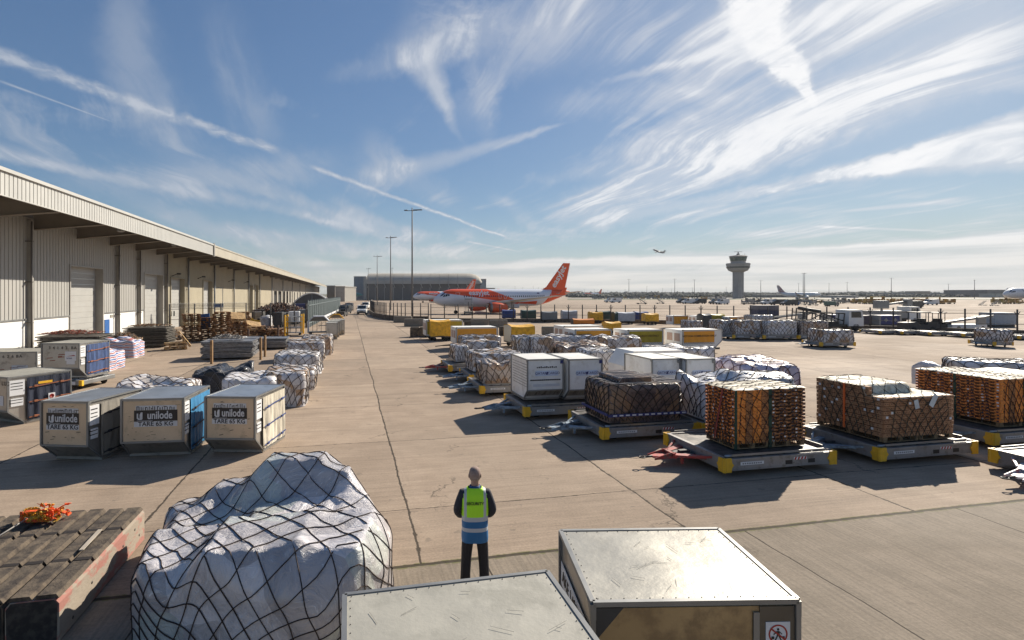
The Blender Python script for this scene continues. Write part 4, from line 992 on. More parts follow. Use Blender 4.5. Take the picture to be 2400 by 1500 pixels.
# empty dolly cut by the right edge, tow bar towards the viewer
D = dolly('empty dolly cut by the right edge, with a white and red tow bar', 2325, 1064, D_white)
p = G(2323, 1049, .5); q = p+RV*1.575-RU*1.25; D.location = (q.x, q.y, 0)
# low dolly under the left metal container
def low_dolly(label, c, rz, w=1.9, l=2.3):
    t = thing('low_dolly', label, 'dolly', c, rz); k = MB(); k.b2((-w/2, -l/2, .22), (w/2, l/2, .42), ch=.02); k.build('frame', m_grst, t)
    k = MB(); k.b2((-w/2+.05, -l/2-.012, .25), (w/2-.3, -l/2+.01, .39)); k.build('white_side_panel', m_label, t)
    for i in range(6): k = MB(); k.tube([(-w/2+.2+i*w/7, -l/2+.1, .45), (-w/2+.2+i*w/7, l/2-.1, .45)], .03, 7); k.build('roller', m_roll, t)
    for x in (-w/2+.3, w/2-.3):
        for y in (-l/2+.4, l/2-.4): k = MB(); k.lathe([(.04, -.05), (.14, -.05), (.15, 0), (.14, .05), (.04, .05)], 12, (x, y, .15), axis='y'); k.build('wheel', m_rub, t)
    k = MB(); k.b2((w/2-.12, -l/2-.03, .2), (w/2+.03, -l/2+.1, .44)); k.build('corner_bumper', m_yel, t)
    return t
bp = baB.location; low_dolly('low roller dolly with blue label under the left metal container', (bp.x+.1, bp.y+1.1, 0), baB.rotation_euler.z)
# ---------------------------------------------------------------- white airline cargo containers on dollies
QG = 'white cargo containers'
def qdeco(t, w, h, ox=0):
    k = MB(); k.b2((-w*.28+ox, -.006, h*.61), (w*.36+ox, -.001, h*.735)); lb = k.build('label', m_ltb, t)
    text('QATAR', .125, m_inkb, lb, (-w*.13+ox, -.010, h*.672), sx=1.05); text('CARGO', .125, m_inkb, lb, (w*.23+ox, -.010, h*.672), sx=1.05)
    k = MB(); x = w*.045+ox; z = h*.672
    k.prism([(x-.05, z-.05), (x-.02, z+.03), (x-.035, z+.06), (x, z+.04), (x+.03, z+.065), (x+.045, z+.02), (x+.02, z), (x+.03, z-.05)], -.012, -.008, 'y'); k.build('antelope_emblem', m_inkb, lb)
def qbands(t, w, h):
    k = MB(); 
    for i in range(11): k.b2((-w*.24+i*w*.052, -.006, h*.80), (-w*.24+i*w*.052+w*.035, -.001, h*.825+.012*(i % 3)))
    for i in range(16): k.b2((-w*.42+i*w*.053, -.006, h*.50), (-w*.42+i*w*.053+w*.045, -.001, h*.53))
    k.build('stencil_print', m_ink, t); k = MB(); k.b2((-w*.34, -.006, h*.36), (w*.4, -.001, h*.42)); k.build('label', mat('grey label', (.6, .6, .62)), t)
for i, (a, b, py, l_, s, o) in enumerate(((1232, 1320, 841.5, 2.0, 'left front white container with stencilled bands, nearest the open lane', 1), (1328, 1411, 841, 2.0, 'right front white container with a blue corner, behind the dark wrapped load', 0), (1521, 1594, 840.5, 2.0, 'third white container from the lane, with torn straps across its lettering', 0), (1600, 1675, 840.5, 2.0, 'fourth white container, its dull panel scraped, beside the silver loads', 0))):
    t, w_, h_ = uld(s, a, b, py, 2.03, 818, z0=.5, ov=.42, l=l_, hk=.42, front=m_qat, side=m_qat, roof=m_qroof, low=m_qlow, curtain=None, base=True, rz=RA, group=QG)
    qdeco(t, w_, h_); 
    if o: qbands(t, w_, h_)
    k = MB(); k.box((w_/2-.06, -.02, h_-.1), (.12, .03, .12), ch=.02); k.build('corner_cap', m_inkb if i < 2 else m_grst, t)
    if i == 0:
        k = MB()
        for q in range(9): k.b2((-w_/2-.006, .08, h_*.35+q*.1), (-w_/2+.0, l_-.2, h_*.35+q*.1+.015))
        k.build('side_slats', m_qlow, t)
# container with a cut-off shoulder behind them
a = G(1492, 829, 2.0); t = thing('air_cargo_container', 'white container with sloping shoulders behind the second white pair', 'container', (a.x+1.2, a.y+1.0, .5), RA, QG)
k = MB(); k.prism([(-1.55, 0), (1.55, 0), (1.5, .85), (1.15, 1.5), (-1.1, 1.5), (-1.5, .9)], 0, 1.5, 'y'); k.build('body', m_qat, t)
k = MB(); k.add([(-1.1, -.02, 1.51), (1.15, -.02, 1.51), (1.15, 1.52, 1.51), (-1.1, 1.52, 1.51)], [(0, 1, 2, 3)]); k.add([(-1.12, -.02, 1.5), (-1.12, 1.52, 1.5), (-1.53, 1.52, .9), (-1.53, -.02, .9)], [(0, 1, 2, 3)]); k.build('roof', m_white, t)
# ---------------------------------------------------------------- crates and cartons
m_cr1 = mat('orange fruit crate', (.82, .27, .055), .7, col2=(.40, .13, .035), scale=9, thr=(.5, .62), var=.2); m_cr2 = mat('brown crate side', (.61, .25, .08), .75, col2=(.20, .075, .03), scale=9, thr=(.48, .6), var=.2); m_cr3 = mat('bright orange crate end', (.90, .31, .05), .65, col2=(.70, .2, .03), scale=8)
m_ct = mat('brown carton', (.56, .29, .14), .8, col2=(.40, .19, .09), scale=5, var=.15); m_sheet = mat('cream cover sheet', (.72, .66, .50), .6, col2=(.5, .42, .28), scale=3, bump=.4, bscale=5); m_gap = mat('dark gap', (.02, .014, .012), .9)
m_wood = mat('pallet wood', (.46, .28, .13), .85, col2=(.28, .16, .075), scale=3.5, var=.2, stretch=(1, 4, 1)); m_post = mat('green corner post', (.03, .07, .04), .7)
def crates(label, corner, rz, faces, h, z0, lx, ly, group=None, seed=1, rows=15, cartons=False, topfn=None, tops=True):
    """corner: near corner on the deck; lx along +x (front face), ly along +y (left face)"""
    t = thing('netted_crates' if not cartons else 'netted_cartons', label, 'crates' if not cartons else 'cartons', (corner.x, corner.y, z0), rz, group); r = random.Random(seed)
    zb = .14; k = MB(); hc = 1.12 if cartons else h-.05; k.b2((.05, .05, zb), (lx-.05, ly-.05, hc))
    if cartons: k.b2((.06, .62, hc), (1.55, ly-.06, h-.04))
    k.build('core', m_gap, t)
    for px_ in (0, 1):
        k = MB()
        for i in range(2):
            for j in range(2):
                pass
    k = MB(); nb = max(1, int(lx/1.05))
    for i in range(nb):
        x0, x1 = i*lx/nb+.02, (i+1)*lx/nb-.02
        k.b2((x0, 0, zb-.02), (x1, ly, zb)); k.b2((x0, 0, 0), (x1, ly, .02))
        for f in (0, .44, .88): xx = x0+(x1-x0-.12)*f/.88; 
        for f in (0, .5, 1): xx = x0+(x1-x0-.12)*f; [k.b2((xx, yy, .02), (xx+.12, yy+.12, zb-.02)) for yy in (0, ly/2-.06, ly-.12)]
    k.build('pallet', m_wood, t)
    rh = (h-zb)/rows
    for side, cols in faces:
        L_ = lx if side == 'f' else ly; x = 0.
        tot = sum(c[0] for c in cols)
        for ci, (cw, kind) in enumerate(cols):
            cw = cw*L_/tot
            if kind == 'post':
                k = MB(); pr = ((x, -.02, 0), (x+cw, .03, h)) if side == 'f' else ((-.02, x, 0), (.03, x+cw, h)); k.b2(*pr); k.build('corner_post', m_post, t); x += cw; continue
            k = MB(); off0 = 0
            for q in range(rows):
                z = zb+q*rh; 
                if topfn and z > topfn(side, x+cw/2)-.02: break
                jit = r.uniform(-.016, .012); g = .014 if cartons else rh*.30
                if kind == 'c' and q % 2: xs = [(x+.004, x+cw*.5-.007), (x+cw*.5+.007, x+cw-.004)]
                else: xs = [(x+.004, x+cw-.004)]
                for xa, xb in xs:
                    mi = 0
                    d0, d1 = -.01+jit, .12
                    if kind == 'e' or kind == 'b': g2 = .008
                    else: g2 = g
                    lo, hi = (xa, d0, z), (xb, d1, z+rh-g2)
                    if side == 'l': lo, hi = (d0, xa, z), (d1, xb, z+rh-g2)
                    k.b2(lo, hi, mi)
                    if kind == 's':   # notch and printed patch
                        for u0, u1, v0, v1, mm in ((.36, .64, .62, 1.0, 1), (.05, .2, .1, .7, 2 if r.random() < .45 else 3), (.72, .96, .1, .62, 3)):
                            a0, a1 = xa+(xb-xa)*u0, xa+(xb-xa)*u1; b0, b1 = z+(rh-g2)*v0, z+(rh-g2)*v1
                            lo, hi = ((a0, d0-.004, b0), (a1, d0+.003, b1)) if side == 'f' else ((d0-.004, a0, b0), (d0+.003, a1, b1)); k.b2(lo, hi, mm)
                    if kind == 'e' and r.random() < .75:
                        a0 = xa+(xb-xa)*.42; b0 = z+rh*.25
                        k.b2((a0, d0-.004, b0), (a0+.018, d0+.003, b0+rh*.5), 1) if side == 'f' else None
                    if kind == 'c':
                        for u in (.3, .7):
                            a0 = xa+(xb-xa)*u; b0 = z+rh*.5
                            if side == 'f': k.b2((a0-.011, d0-.003, b0-.011), (a0+.011, d0+.002, b0+.011), 1)
                            else: k.b2((d0-.003, a0-.011, b0-.011), (d0+.002, a0+.011, b0+.011), 1)
                        if r.random() < .13:
                            a0 = xa+(xb-xa)*.2; s_ = .07; b0 = z+rh*.2
                            if side == 'f': k.b2((a0, d0-.006, b0), (a0+s_, d0+.002, b0+rh*.55), 2)
                            else: k.b2((d0-.006, a0, b0), (d0+.002, a0+s_, b0+rh*.55), 2)
            mm = {'s': m_cr2, 'e': m_cr3, 'b': m_cr2, 'c': m_ct}[kind]
            if kind == 's' and side == 'l': mm = m_cr1
            k.build('carton_stack' if cartons else 'crate_stack', [mm, m_gap, m_label, mat('dark blue print', (.05, .035, .06))], t); x += cw
    if tops:
        k = MB(); k.grid(lambda u, v: (-.03+(lx+.06)*u, -.03+(ly+.06)*v, (topfn('t', (lx*u, ly*v)) if topfn else h)+.02+.025*noise.noise(Vector((u*6, v*5, seed)))-(.03 if u in (0, 1) or v in (0, 1) else 0)), 26, 26); k.build('top_sheet', m_sheet, t)
    return t
def netover(t, lx, ly, h, nr=.009, cell=.26, m=None, hfn=None, seed=0):
    """net over a crate load, as a part of it"""
    M0 = MB(); c = thing('tmp', '', '', (0, 0, 0), 0)
    cargo('', (0, 0), 0, lx+.05, ly+.05, h+.03, m=m_sheet, seed=seed, steps=0, lump=.012, cell=cell, netm=m or m_net, nr=nr, res=2, r=.05, parent=c, hfn=(lambda x, y: hfn(x+lx/2, y+ly/2)+.04) if hfn else None, seg=.1)
    for o in kids(c):
        if o.name.startswith('net'): o.parent = t; o.location = (lx/2, ly/2, 0)
        else: bpy.data.objects.remove(o)
    bpy.data.objects.remove(c)
S3 = [(1, 's')]*3
a = G(1722, 1053, .5); t = crates('bright orange and brown fruit crates netted in two blocks on the red tow bar dolly', a, RA, [('l', S3), ('f', [(.06, 'post'), (.26, 'e'), (.22, 'b'), (.26, 'e'), (.22, 'b'), (.1, 'post'), (.36, 's'), (.36, 's'), (.34, 's')])], 1.5, .49, 2.1, 1.15, seed=3, rows=15); netover(t, 2.1, 1.15, 1.5, cell=.3)
k = MB(); k.add([(-.04, .78, .1), (-.04, .70, .1), (-.035, .38, 1.46), (-.035, .45, 1.46)], [(0, 1, 2, 3)]); k.build('red_strap', mat('faded red strap', (.35, .06, .04)), t)
a = G(2344, 1001, .5); t = crates('long wall of brown fruit crates with an orange end at the right edge', a, RA, [('l', [(.33, 's')]*3+[(.07, 'post')]+[(.33, 's')]*3), ('f', [(.25, 'e'), (.2, 'b'), (.25, 'e'), (.07, 'post'), (.25, 'b'), (.25, 's')])], 1.42, .49, 1.6, 2.45, seed=5, rows=14); netover(t, 1.6, 2.45, 1.42, cell=.3)
def ctop(side, q):
    if side == 'l': x, y = 0, q
    elif side == 'f': x, y = q, 0
    else: x, y = q
    if side == 'f' : return 1.16 if x > 1.2 else (1.16 if x > .0 else 1.2)
    if side == 'l': return 1.42 if y > .55 else 1.16
    return 1.16+.26*max(0, min(1, (y-.5)/.1))*(1-max(0, min(1, (x-1.55)/.1)))
a = G(2070, 1037, .5); t = crates('pile of brown banana cartons with white labels under a net', a, RA, [('l', [(.4, 'c')]*5), ('f', [(.4, 'c')]*6)], 1.42, .49, 2.35, 2.1, seed=8, rows=11, cartons=True, topfn=ctop); netover(t, 2.35, 2.1, 1.3, cell=.28, m=mat('olive net', (.05, .055, .035)), hfn=lambda x, y: ctop('t', (x, y)))
k = MB(); k.b2((-.05, 1.1, .15), (-.03, 1.16, 1.4)); k.build('orange_strap', mat('vivid orange strap', (.85, .16, .03)), t)
k = MB(); k.box((1.05, -.045, .98), (.14, .006, .24), R=Matrix.Rotation(-.25, 3, 'Y')); k.box((1.62, -.045, 1.06), (.16, .006, .36), R=Matrix.Rotation(.55, 3, 'Y')); k.build('hanging_document', mat('plastic sleeve', (.62, .66, .66), .3), t)
# second crate load behind at the edge
a = G(2372, 878, 1.95); t = crates('brown crates just seen above the long crate wall', Vector((a.x, a.y, 0)), RA, [('f', [(.4, 's')]*4)], 1.42, .49, 1.7, 1.5, seed=9, rows=12)
# ---------------------------------------------------------------- netted loads on the right
def rl(label, xl, xr, yb, ht, l, m=None, seed=0, z0=.5, **kw):
    return cpx(label, xl, xr, yb, ht, l, z0=z0, m=m, seed=seed, group=RG, **kw)
rl('dark brown load in shiny wrap with a blue printed band, on the blue grey dolly', 1428, 1625, 995, 1.2, 1.9, w_dark, 11, steps=.05, cell=.27, lump=.03, netm=m_ink)
b_ = [o for o in bpy.data.objects if o.get('label', '').startswith('dark brown load in shiny')][0]; L_ = (G(1625, 995, .5)-G(1428, 995, .5)).length
k = MB(); k.b2((-L_/2-.05, -1.0, .22), (L_/2+.05, -.985, .30)); k.b2((-L_/2-.065, -.95, .24), (-L_/2-.05, .9, .32)); bb = k.build('blue_printed_band', m_inkb, b_); k = MB()
for i in range(12): k.b2((-L_/2+.1+i*L_/12, -1.004, .24), (-L_/2+.1+i*L_/12+L_/12*.6, -1.001, .28))
k.build('band_print', m_label, bb)
k = MB(); k.b2((-L_/2+.45, -.7, 1.14), (L_/2-.95, .7, 1.34), ch=.03); k.build('top_carton', w_dark, b_)
k = MB()
for i in range(16):
    y = -.9+i*.12; k.tube([(-L_/2+.1+q*.16, y+.06*sin(q*1.3+i), 1.2+(.17 if (abs(y) < .7 and .45 < .1+q*.16 < L_-.95) else 0)+.01*sin(q*2+i)) for q in range(16)], .011, 4, cap=False)
k.build('pale_top_net', m_netw, b_)
rl('white lumpy load in the corner of the netted column, nearest the lane', 1068, 1100, 848, .95, 2.2, w_mixed, 12, steps=.1)
rl('long white topped load behind the lane corner load', 1092, 1178, 836, .95, 1.8, w_mixed, 13, steps=.12)
rl('white topped load with knotted net above the dotted carton load', 1110, 1232, 872, .98, 2.3, w_mixed, 14, steps=.1)
rl('load with brown cartons showing through its net, beside the front white container', 1136, 1212, 901, 1.05, 1.8, w_brown, 15, steps=.42)
rl('farthest netted load of the lane column, below the white box with orange side', 1084, 1180, 818, .9, 2.0, w_mixed, 16, steps=.05)
rl('low grey netted load left of the tall square one', 1222, 1262, 842, 1.35, 2.4, w_mixed, 17, steps=.1)
rl('square upright netted load just behind the front white container', 1250, 1304, 845, 1.38, 2.2, w_mixed, 18, steps=.02)
rl('wide low load with brown patches under white sheet', 1310, 1442, 846, 1.02, 2.4, w_brown, 19, steps=.3)
rl('pale load with wide net diamonds between the two white container pairs', 1384, 1470, 878, 1.15, 2.0, w_white, 20, steps=.03, cell=.34)
rl('grey netted load in the middle of the third row', 1404, 1518, 822, .98, 2.2, w_mixed, 21, steps=.2)
rl('white sheeted load at the left of the third row', 1296, 1402, 816, .92, 2.0, w_white, 22, steps=.12)
rl('white rounded sacks under net beside the sloping shouldered container', 1560, 1698, 872, 1.2, 2.5, w_white, 23, steps=.14, lump=.09)
rl('lilac and brown load with purple net, far one of the silver pair', 1748, 1912, 940, 1.45, 2.4, w_purple, 24, steps=.22, netm=mat('plum net', (.10, .02, .04)))
rl('silver sheeted load right behind the orange crates', 1664, 1912, 990, 1.38, 2.0, w_silver, 25, steps=.26, lump=.08)
rl('square white box load with big dark net diamonds behind the crate wall', 2226, 2380, 928, 1.40, 1.8, w_white, 26, steps=.02, cell=.36, rz=yaw(1900))
cargo('loose silver sheet trailing from the white box load', G(2195, 925), RA, 1.2, 1.4, 1.1, .4, m=w_silver, seed=27, steps=.5, net=False, name='plastic_sheet', cat='sheet')
# ================================================================ the person
def skin_mesh(name, verts, edges, radii, mats, parent, levels=2, root=0, extra=None):
    me = bpy.data.meshes.new('s'); me.from_pydata(verts, edges, []); o = bpy.data.objects.new('s', me); COL.objects.link(o)
    md = o.modifiers.new('k', 'SKIN'); 
    for i, r in enumerate(radii): me.skin_vertices[0].data[i].radius = (r, r) if not isinstance(r, tuple) else r
    me.skin_vertices[0].data[root].use_root = True; md.use_smooth_shade = True
    s2 = o.modifiers.new('u', 'SUBSURF'); s2.levels = levels; s2.render_levels = levels
    dg = bpy.context.evaluated_depsgraph_get(); m2 = bpy.data.meshes.new_from_object(o.evaluated_get(dg)); bpy.data.objects.remove(o)
    k = MB(); k.add([v.co.copy() for v in m2.vertices], [list(p.vertices) for p in m2.polygons], 0, True); bpy.data.meshes.remove(m2)
    if extra: extra(k)
    return k.build(name, mats, parent)
pp = G(1113, 1381)
man = thing('person', 'person seen from behind in a green and blue hi-vis vest and dark trousers', 'person', pp, .03)
m_skin = mat('skin', (.44, .26, .19), .5); m_hair = mat('short greying hair', (.34, .23, .18), .85, bump=.6, bscale=90, bdist=.004, col2=(.40, .30, .26), scale=20); m_trs = mat('dark trousers', (.014, .014, .020), .8, bump=.5, bscale=7, stretch=(1, 1, .4)); m_shirt = mat('dark navy sleeve', (.020, .022, .035), .75, bump=.5, bscale=9); m_collar = mat('blue collar', (.02, .10, .26), .7)
V = [(0, 0, 1.0), (0, .0, 1.2), (0, .0, 1.40), (0, .012, 1.50), (0, .015, 1.57), (0, .02, 1.66), (0, .02, 1.74)]; E = [(i, i+1) for i in range(6)]; Rr = [(.155, .11), (.15, .105), (.165, .10), (.075, .07), (.058, .06), (.07, .085), (.072, .088)]
def chain(start, pts, rs):
    p = start
    for q, r in zip(pts, rs): V.append(q); Rr.append(r); E.append((p, len(V)-1)); p = len(V)-1
    return p
for s in (-1, 1):
    chain(0, [(s*.10, 0, .92), (s*.125, .01, .52), (s*.135, -.01, .11), (s*.14, .10, .05)], [.095, .062, .045, .045])
    h_ = chain(2, [(s*.185, 0, 1.44), (s*.268, -.035, 1.19), (s*.205, .12, 1.05), (s*.075, .20, 1.02)], [.062, .047, .038, .03])
    for f in range(4): chain(h_, [(s*(.045-.008*f), .225, 1.03-.018*f), (s*(.0-.006*f), .235-.004*f, 1.02-.018*f), (s*(-.03), .225, 1.01-.018*f)], [.010, .0095, .0085])
    chain(h_, [(s*.05, .20, 1.055), (s*.015, .215, 1.065)], [.012, .010])
def face(k):
    def hd(u, v):
        a, b = 2*pi*u, pi*(v-.5); x, y, z = cos(a)*cos(b), sin(a)*cos(b), sin(b)
        w_ = .086 if z > 0 else .086-.022*(-z); return (x*w_*(1-.1*max(0, y)), y*.10+.025, z*.112+1.712)
    k.grid(hd, 28, 18)
    for s in (-1, 1):
        k.grid(lambda u, v: (s*(.089+.010*cos(2*pi*u)*sin(pi*v)), .005+.020*cos(pi*v), 1.700+.034*sin(2*pi*u)*sin(pi*v)), 10, 6)
        k.grid(lambda u, v: (s*.03+.013*cos(2*pi*u)*sin(pi*v), .113+.008*sin(2*pi*u)*sin(pi*v), 1.715+.010*cos(pi*v)), 8, 5)
    k.add([(0, .122, 1.725), (-.016, .118, 1.683), (.016, .118, 1.683), (0, .146, 1.688)], [(0, 1, 3), (0, 3, 2), (1, 2, 3)], 0, True)
    k.box((0, .114, 1.657), (.045, .012, .012))
skin_mesh('body', V, E, Rr, m_skin, man, extra=face)
k = MB()
def hair(u, v):
    a, b = 2*pi*u, -.20*pi+v*.70*pi; x, y, z = cos(a)*cos(b), sin(a)*cos(b), sin(b)
    if y > .1: b = max(b, .16*pi+.3*y); x, y, z = cos(a)*cos(b), sin(a)*cos(b), sin(b)
    f = (abs(cos(b))**2.4+abs(sin(b))**2.4)**(-1/2.4); return (x*.0885*f*(1-.1*max(0, y)), y*.1035*f+.025, z*.114*f+1.714)
k.grid(hair, 32, 16); k.build('hair', m_hair, man)
tv, te, tr = [(0, 0, .98), (0, 0, .90)], [(0, 1)], [(.165, .12), (.15, .115)]
for s in (-1, 1):
    b_ = len(tv); tv += [(s*.105, 0, .84), (s*.125, .01, .52), (s*.14, -.005, .28), (s*.145, -.0, .06)]; te += [(1, b_), (b_, b_+1), (b_+1, b_+2), (b_+2, b_+3)]; tr += [(.10, .105), (.085, .085), (.08, .08), (.078, .085)]
skin_mesh('trousers', tv, te, tr, m_trs, man)
for s in (-1, 1):
    k = MB(); k.prism([(-.11, .0), (.17, .0), (.17, .04), (.08, .075), (0, .10), (-.1, .09)], s*.145-.045, s*.145+.045, 'x'); k.build('shoe', m_rub, man)
sv, se, sr = [(0, 0, 1.0), (0, 0, 1.2), (0, 0, 1.40), (0, .008, 1.49)], [(0, 1), (1, 2), (2, 3)], [(.168, .12), (.16, .118), (.175, .11), (.095, .085)]
for s in (-1, 1):
    b_ = len(sv); sv += [(s*.19, 0, 1.445), (s*.275, -.035, 1.19), (s*.205, .115, 1.055)]; se += [(2, b_), (b_, b_+1), (b_+1, b_+2)]; sr += [.078, .066, .05]
skin_mesh('jacket', sv, se, sr, m_shirt, man)
k = MB(); k.lathe([(.088, 1.49), (.082, 1.555), (.072, 1.56)], 20, (0, .012, 0), close=False); k.build('collar', m_collar, man)
vm = bpy.data.materials.new('hi-vis vest'); vm.use_nodes = True; n = NT(vm.node_tree); b = n.n['Principled BSDF']
tx_ = n.n.new('ShaderNodeTexCoord').outputs['Object']; vx_, vy_, vz_ = n.sep(tx_); ax = n.m('ABSOLUTE', vx_)
c = n.mix(n.m('GREATER_THAN', vz_, 1.10), c4((.012, .12, .30)), c4((.42, .83, .02)))
sl = n.m('MAXIMUM', n.m('MULTIPLY', n.m('GREATER_THAN', vz_, 1.06), n.m('LESS_THAN', vz_, 1.125)), n.m('MULTIPLY', n.m('GREATER_THAN', vz_, .91), n.m('LESS_THAN', vz_, .965)))
sl = n.m('MAXIMUM', sl, n.m('MULTIPLY', n.m('MULTIPLY', n.m('GREATER_THAN', ax, .125), n.m('LESS_THAN', ax, .165)), n.m('GREATER_THAN', vz_, 1.10)))
c = n.mix(sl, c, c4((.42, .44, .47))); n.put(b.inputs['Base Color'], c); b.inputs['Roughness'].default_value = .6
n.put(b.inputs['Normal'], n.bump(n.noise(n.v('MULTIPLY', tx_, (1, 1, .5)), 11., 4), .6, .02))
secs = [(.745, .198, .150), (.80, .202, .152), (.95, .196, .146), (1.1, .198, .140), (1.25, .208, .136), (1.38, .212, .130), (1.45, .200, .118), (1.50, .165, .10), (1.535, .105, .082)]
def vest(u, v):
    q = v*(len(secs)-1); i = min(int(q), len(secs)-2); f = q-i; z, rx, ry = [secs[i][j]*(1-f)+secs[i+1][j]*f for j in range(3)]
    a = 2*pi*u; cx, sy = cos(a), sin(a); s = (abs(cx)**2.6+abs(sy)**2.6)**(-1/2.6); wv = .004*noise.noise(Vector((cx*2, sy*2, z*5)))
    return (cx*s*(rx+wv), sy*s*(ry+wv)+.005, z)
k = MB(); k.grid(vest, 48, 32); k.build('vest', vm, man)
text('SECURITY', .058, m_ink, man, (0, -.137, 1.33), off=.0015, extrude=.001)
# ================================================================ foreground barriers and straps
m_blk_top = mat('blackened ribbed concrete', (.15, .115, .08), .92, col2=(.050, .038, .030), scale=2.2, thr=(.4, .66), bump=.8, bscale=22, var=.25)
m_bside = mat('concrete with faded red paint', (.38, .32, .25), .9, col2=(.42, .19, .15), scale=1.0, thr=(.47, .53), bump=.5, bscale=18, stretch=(1, .5, 1))
TR = Vector((-5.2, 6.93)); u2 = Vector((RU.x, RU.y)); v2 = Vector((RV.x, RV.y))
BL = ['rightmost of the blackened concrete barriers, with faded red paint on its flank', 'second barrier from the right of the blackened concrete row', 'third barrier from the right of the blackened concrete row', 'fourth barrier of the blackened concrete row, cut by the left edge']
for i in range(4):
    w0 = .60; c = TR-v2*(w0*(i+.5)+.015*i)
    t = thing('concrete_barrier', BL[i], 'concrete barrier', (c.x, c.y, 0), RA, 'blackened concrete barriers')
    k = MB(); hw = .298; Lb = 2.95+.06*(i % 2)
    k.prism([(-hw, .02), (hw, .02), (hw+.0, .5), (hw-.05, .56), (-hw+.05, .56), (-hw, .5)], 0, Lb, 'y'); b0 = k.build('block', m_bside if i == 0 else m_blk_top, t)
    k = MB(); k.prism([(-hw+.02, .05), (hw-.03, .04), (hw-.02, .5), (hw-.06, .55), (-hw+.06, .55), (-hw+.01, .48)], -.006, .0, 'y'); k.build('shaded_end_plate', mat('painted end shade', (.025, .022, .02), .8, col2=(.07, .06, .05), scale=4), t)  # thin dark plate: shade on the barrier's front end put in as colour
    k = MB()
    for s in (-1, 1):
        for (y0, y1) in ((.02, .96), (1.02, 1.99), (2.05, Lb-.03)):
            cx_ = s*.148; pr = [(-.142, .561), (.142, .561), (.105, .615), (-.105, .615)]; n_ = 12
            vs = []; 
            for q in range(n_+1):
                y = y0+(y1-y0)*q/n_; j = .008*noise.noise(Vector((y*4, i*3+s, 2)))
                vs += [(cx_+a+j, y, z+(j*1.4 if z > .6 else 0)) for a, z in pr]
            k.add(vs, [(q*4+e, q*4+4+e, q*4+4+(e+1) % 4, q*4+(e+1) % 4) for q in range(n_) for e in (1, 2, 3)]+[(3, 2, 1, 0), (n_*4, n_*4+1, n_*4+2, n_*4+3)])
    k.build('crown_ribs', m_blk_top, t)
    for yq in (.99, 2.02):
        for s in (-1, 1): k = MB(); k.b2((s*.148-.10, yq-.045, .59), (s*.148+.10, yq+.045, .618)); k.build('lifting_slot', m_gap, t)
    if i == 0:
        k = MB()
        for yy, zz in ((.35, .12), (.9, .3), (2.0, .32), (2.5, .38), (2.7, .2)): k.lathe([(.022, 0), (.022, .004)], 8, (hw+.0, yy, zz), axis='x')
        k.build('bolt_hole', m_blk, t)
        k = MB(); k.box((.02, 1.55, .655), (.06, .72, .014), rz=.05); tag(k.build('timber_offcut', mat('bleached wood', (.52, .45, .36), .8)), 'bleached splintered wooden slat lying on the concrete barriers', 'slat'); o = [q for q in bpy.data.objects if q.name.startswith('timber_offcut')][-1]; o.location = t.location; o.rotation_euler = t.rotation_euler
sp_ = G(108, 1218, .64); t = thing('ratchet_straps', 'tangled orange and yellow ratchet straps coiled on the concrete barriers', 'straps', sp_, 0)
m_so = mat('orange webbing', (.85, .12, .02), .7, bump=.4, bscale=60); m_sy = mat('yellow webbing', (.80, .42, .02), .7, col2=(.3, .2, .05), scale=8)
rr = random.Random(11)
def ribbon(k, pts, wd, ax=Vector((0, 0, 1))):
    for a, b in zip(pts, pts[1:]): k.beam(a, b, wd, .006, up=ax)
for (x, y, r0, m_, tilt) in ((-.14, -.10, .115, m_sy, .5), (.05, -.06, .085, m_so, .2), (-.28, 0, .08, m_sy, .9)):
    k = MB(); n_ = 64; pts = []
    for q in range(n_): a = q*.42; r = r0*(1-.55*q/n_); pts.append(Vector((x+r*cos(a), y+.05*sin(tilt*3)+.01*q/n_, .12+r*sin(a)-.02)))
    ribbon(k, pts, .05, Vector((.1, 1, 0))); k.build('strap_coil', m_, t)
for q in range(24):
    k = MB(); x, y, z = rr.uniform(-.3, .2), rr.uniform(-.1, .2), .05; pts = []; a = rr.uniform(0, 6)
    for i in range(14): a += rr.uniform(-.9, .9); x += .05*cos(a); y += .04*sin(a); x = max(-.3, min(.26, x)); y = max(-.14, min(.2, y)); z = max(.03, min(.2, z+rr.uniform(-.05, .05))); pts.append(Vector((x, y, z)))
    ribbon(k, pts, .055, Vector((rr.uniform(-1, 1), rr.uniform(-1, 1), 1))); k.build('strap_loop', m_so if q % 3 else m_sy, t)
k = MB(); k.box((-.36, .03, .06), (.18, .06, .03), rz=.5); k.build('buckle', m_grst, t)
k = MB(); k.tube([G(-12, 1262, .66), G(30, 1236, .67), G(80, 1205, .72)], .012, 6); tag(k.build('pale_pole', mat('bleached pole', (.40, .37, .33))), 'pale thin pole lying across the left barriers', 'pole')
# ================================================================ wooden pallets and metal sheets
def pallet_mesh():
    k = MB(); w, l = 1.2, 1.0
    for i in range(6): k.b2((-w/2, -l/2+i*.174, .122), (w/2, -l/2+i*.174+.13, .144))
    for i in range(3): k.b2((-w/2+i*.53, -l/2, .10), (-w/2+i*.53+.14, l/2, .121)); k.b2((-w/2, -l/2+i*.45, 0), (w/2, -l/2+i*.45+.1, .021))
    for i in range(3):
        for j in range(3): k.b2((-w/2+i*.53, -l/2+j*.45, .022), (-w/2+i*.53+.14, -l/2+j*.45+.1, .099))
    return k
pm = pallet_mesh().build('wooden_pallet', mat('stacked pallet wood', (.40, .205, .08), .85, col2=(.17, .085, .04), scale=2.2, var=.4)); PM = pm.data; bpy.data.objects.remove(pm)
PM2 = PM.copy(); PM2.materials[0] = mat('fresh pallet wood', (.62, .42, .20), .8, col2=(.4, .25, .12), scale=2.2, var=.2)
ORDS = ORD
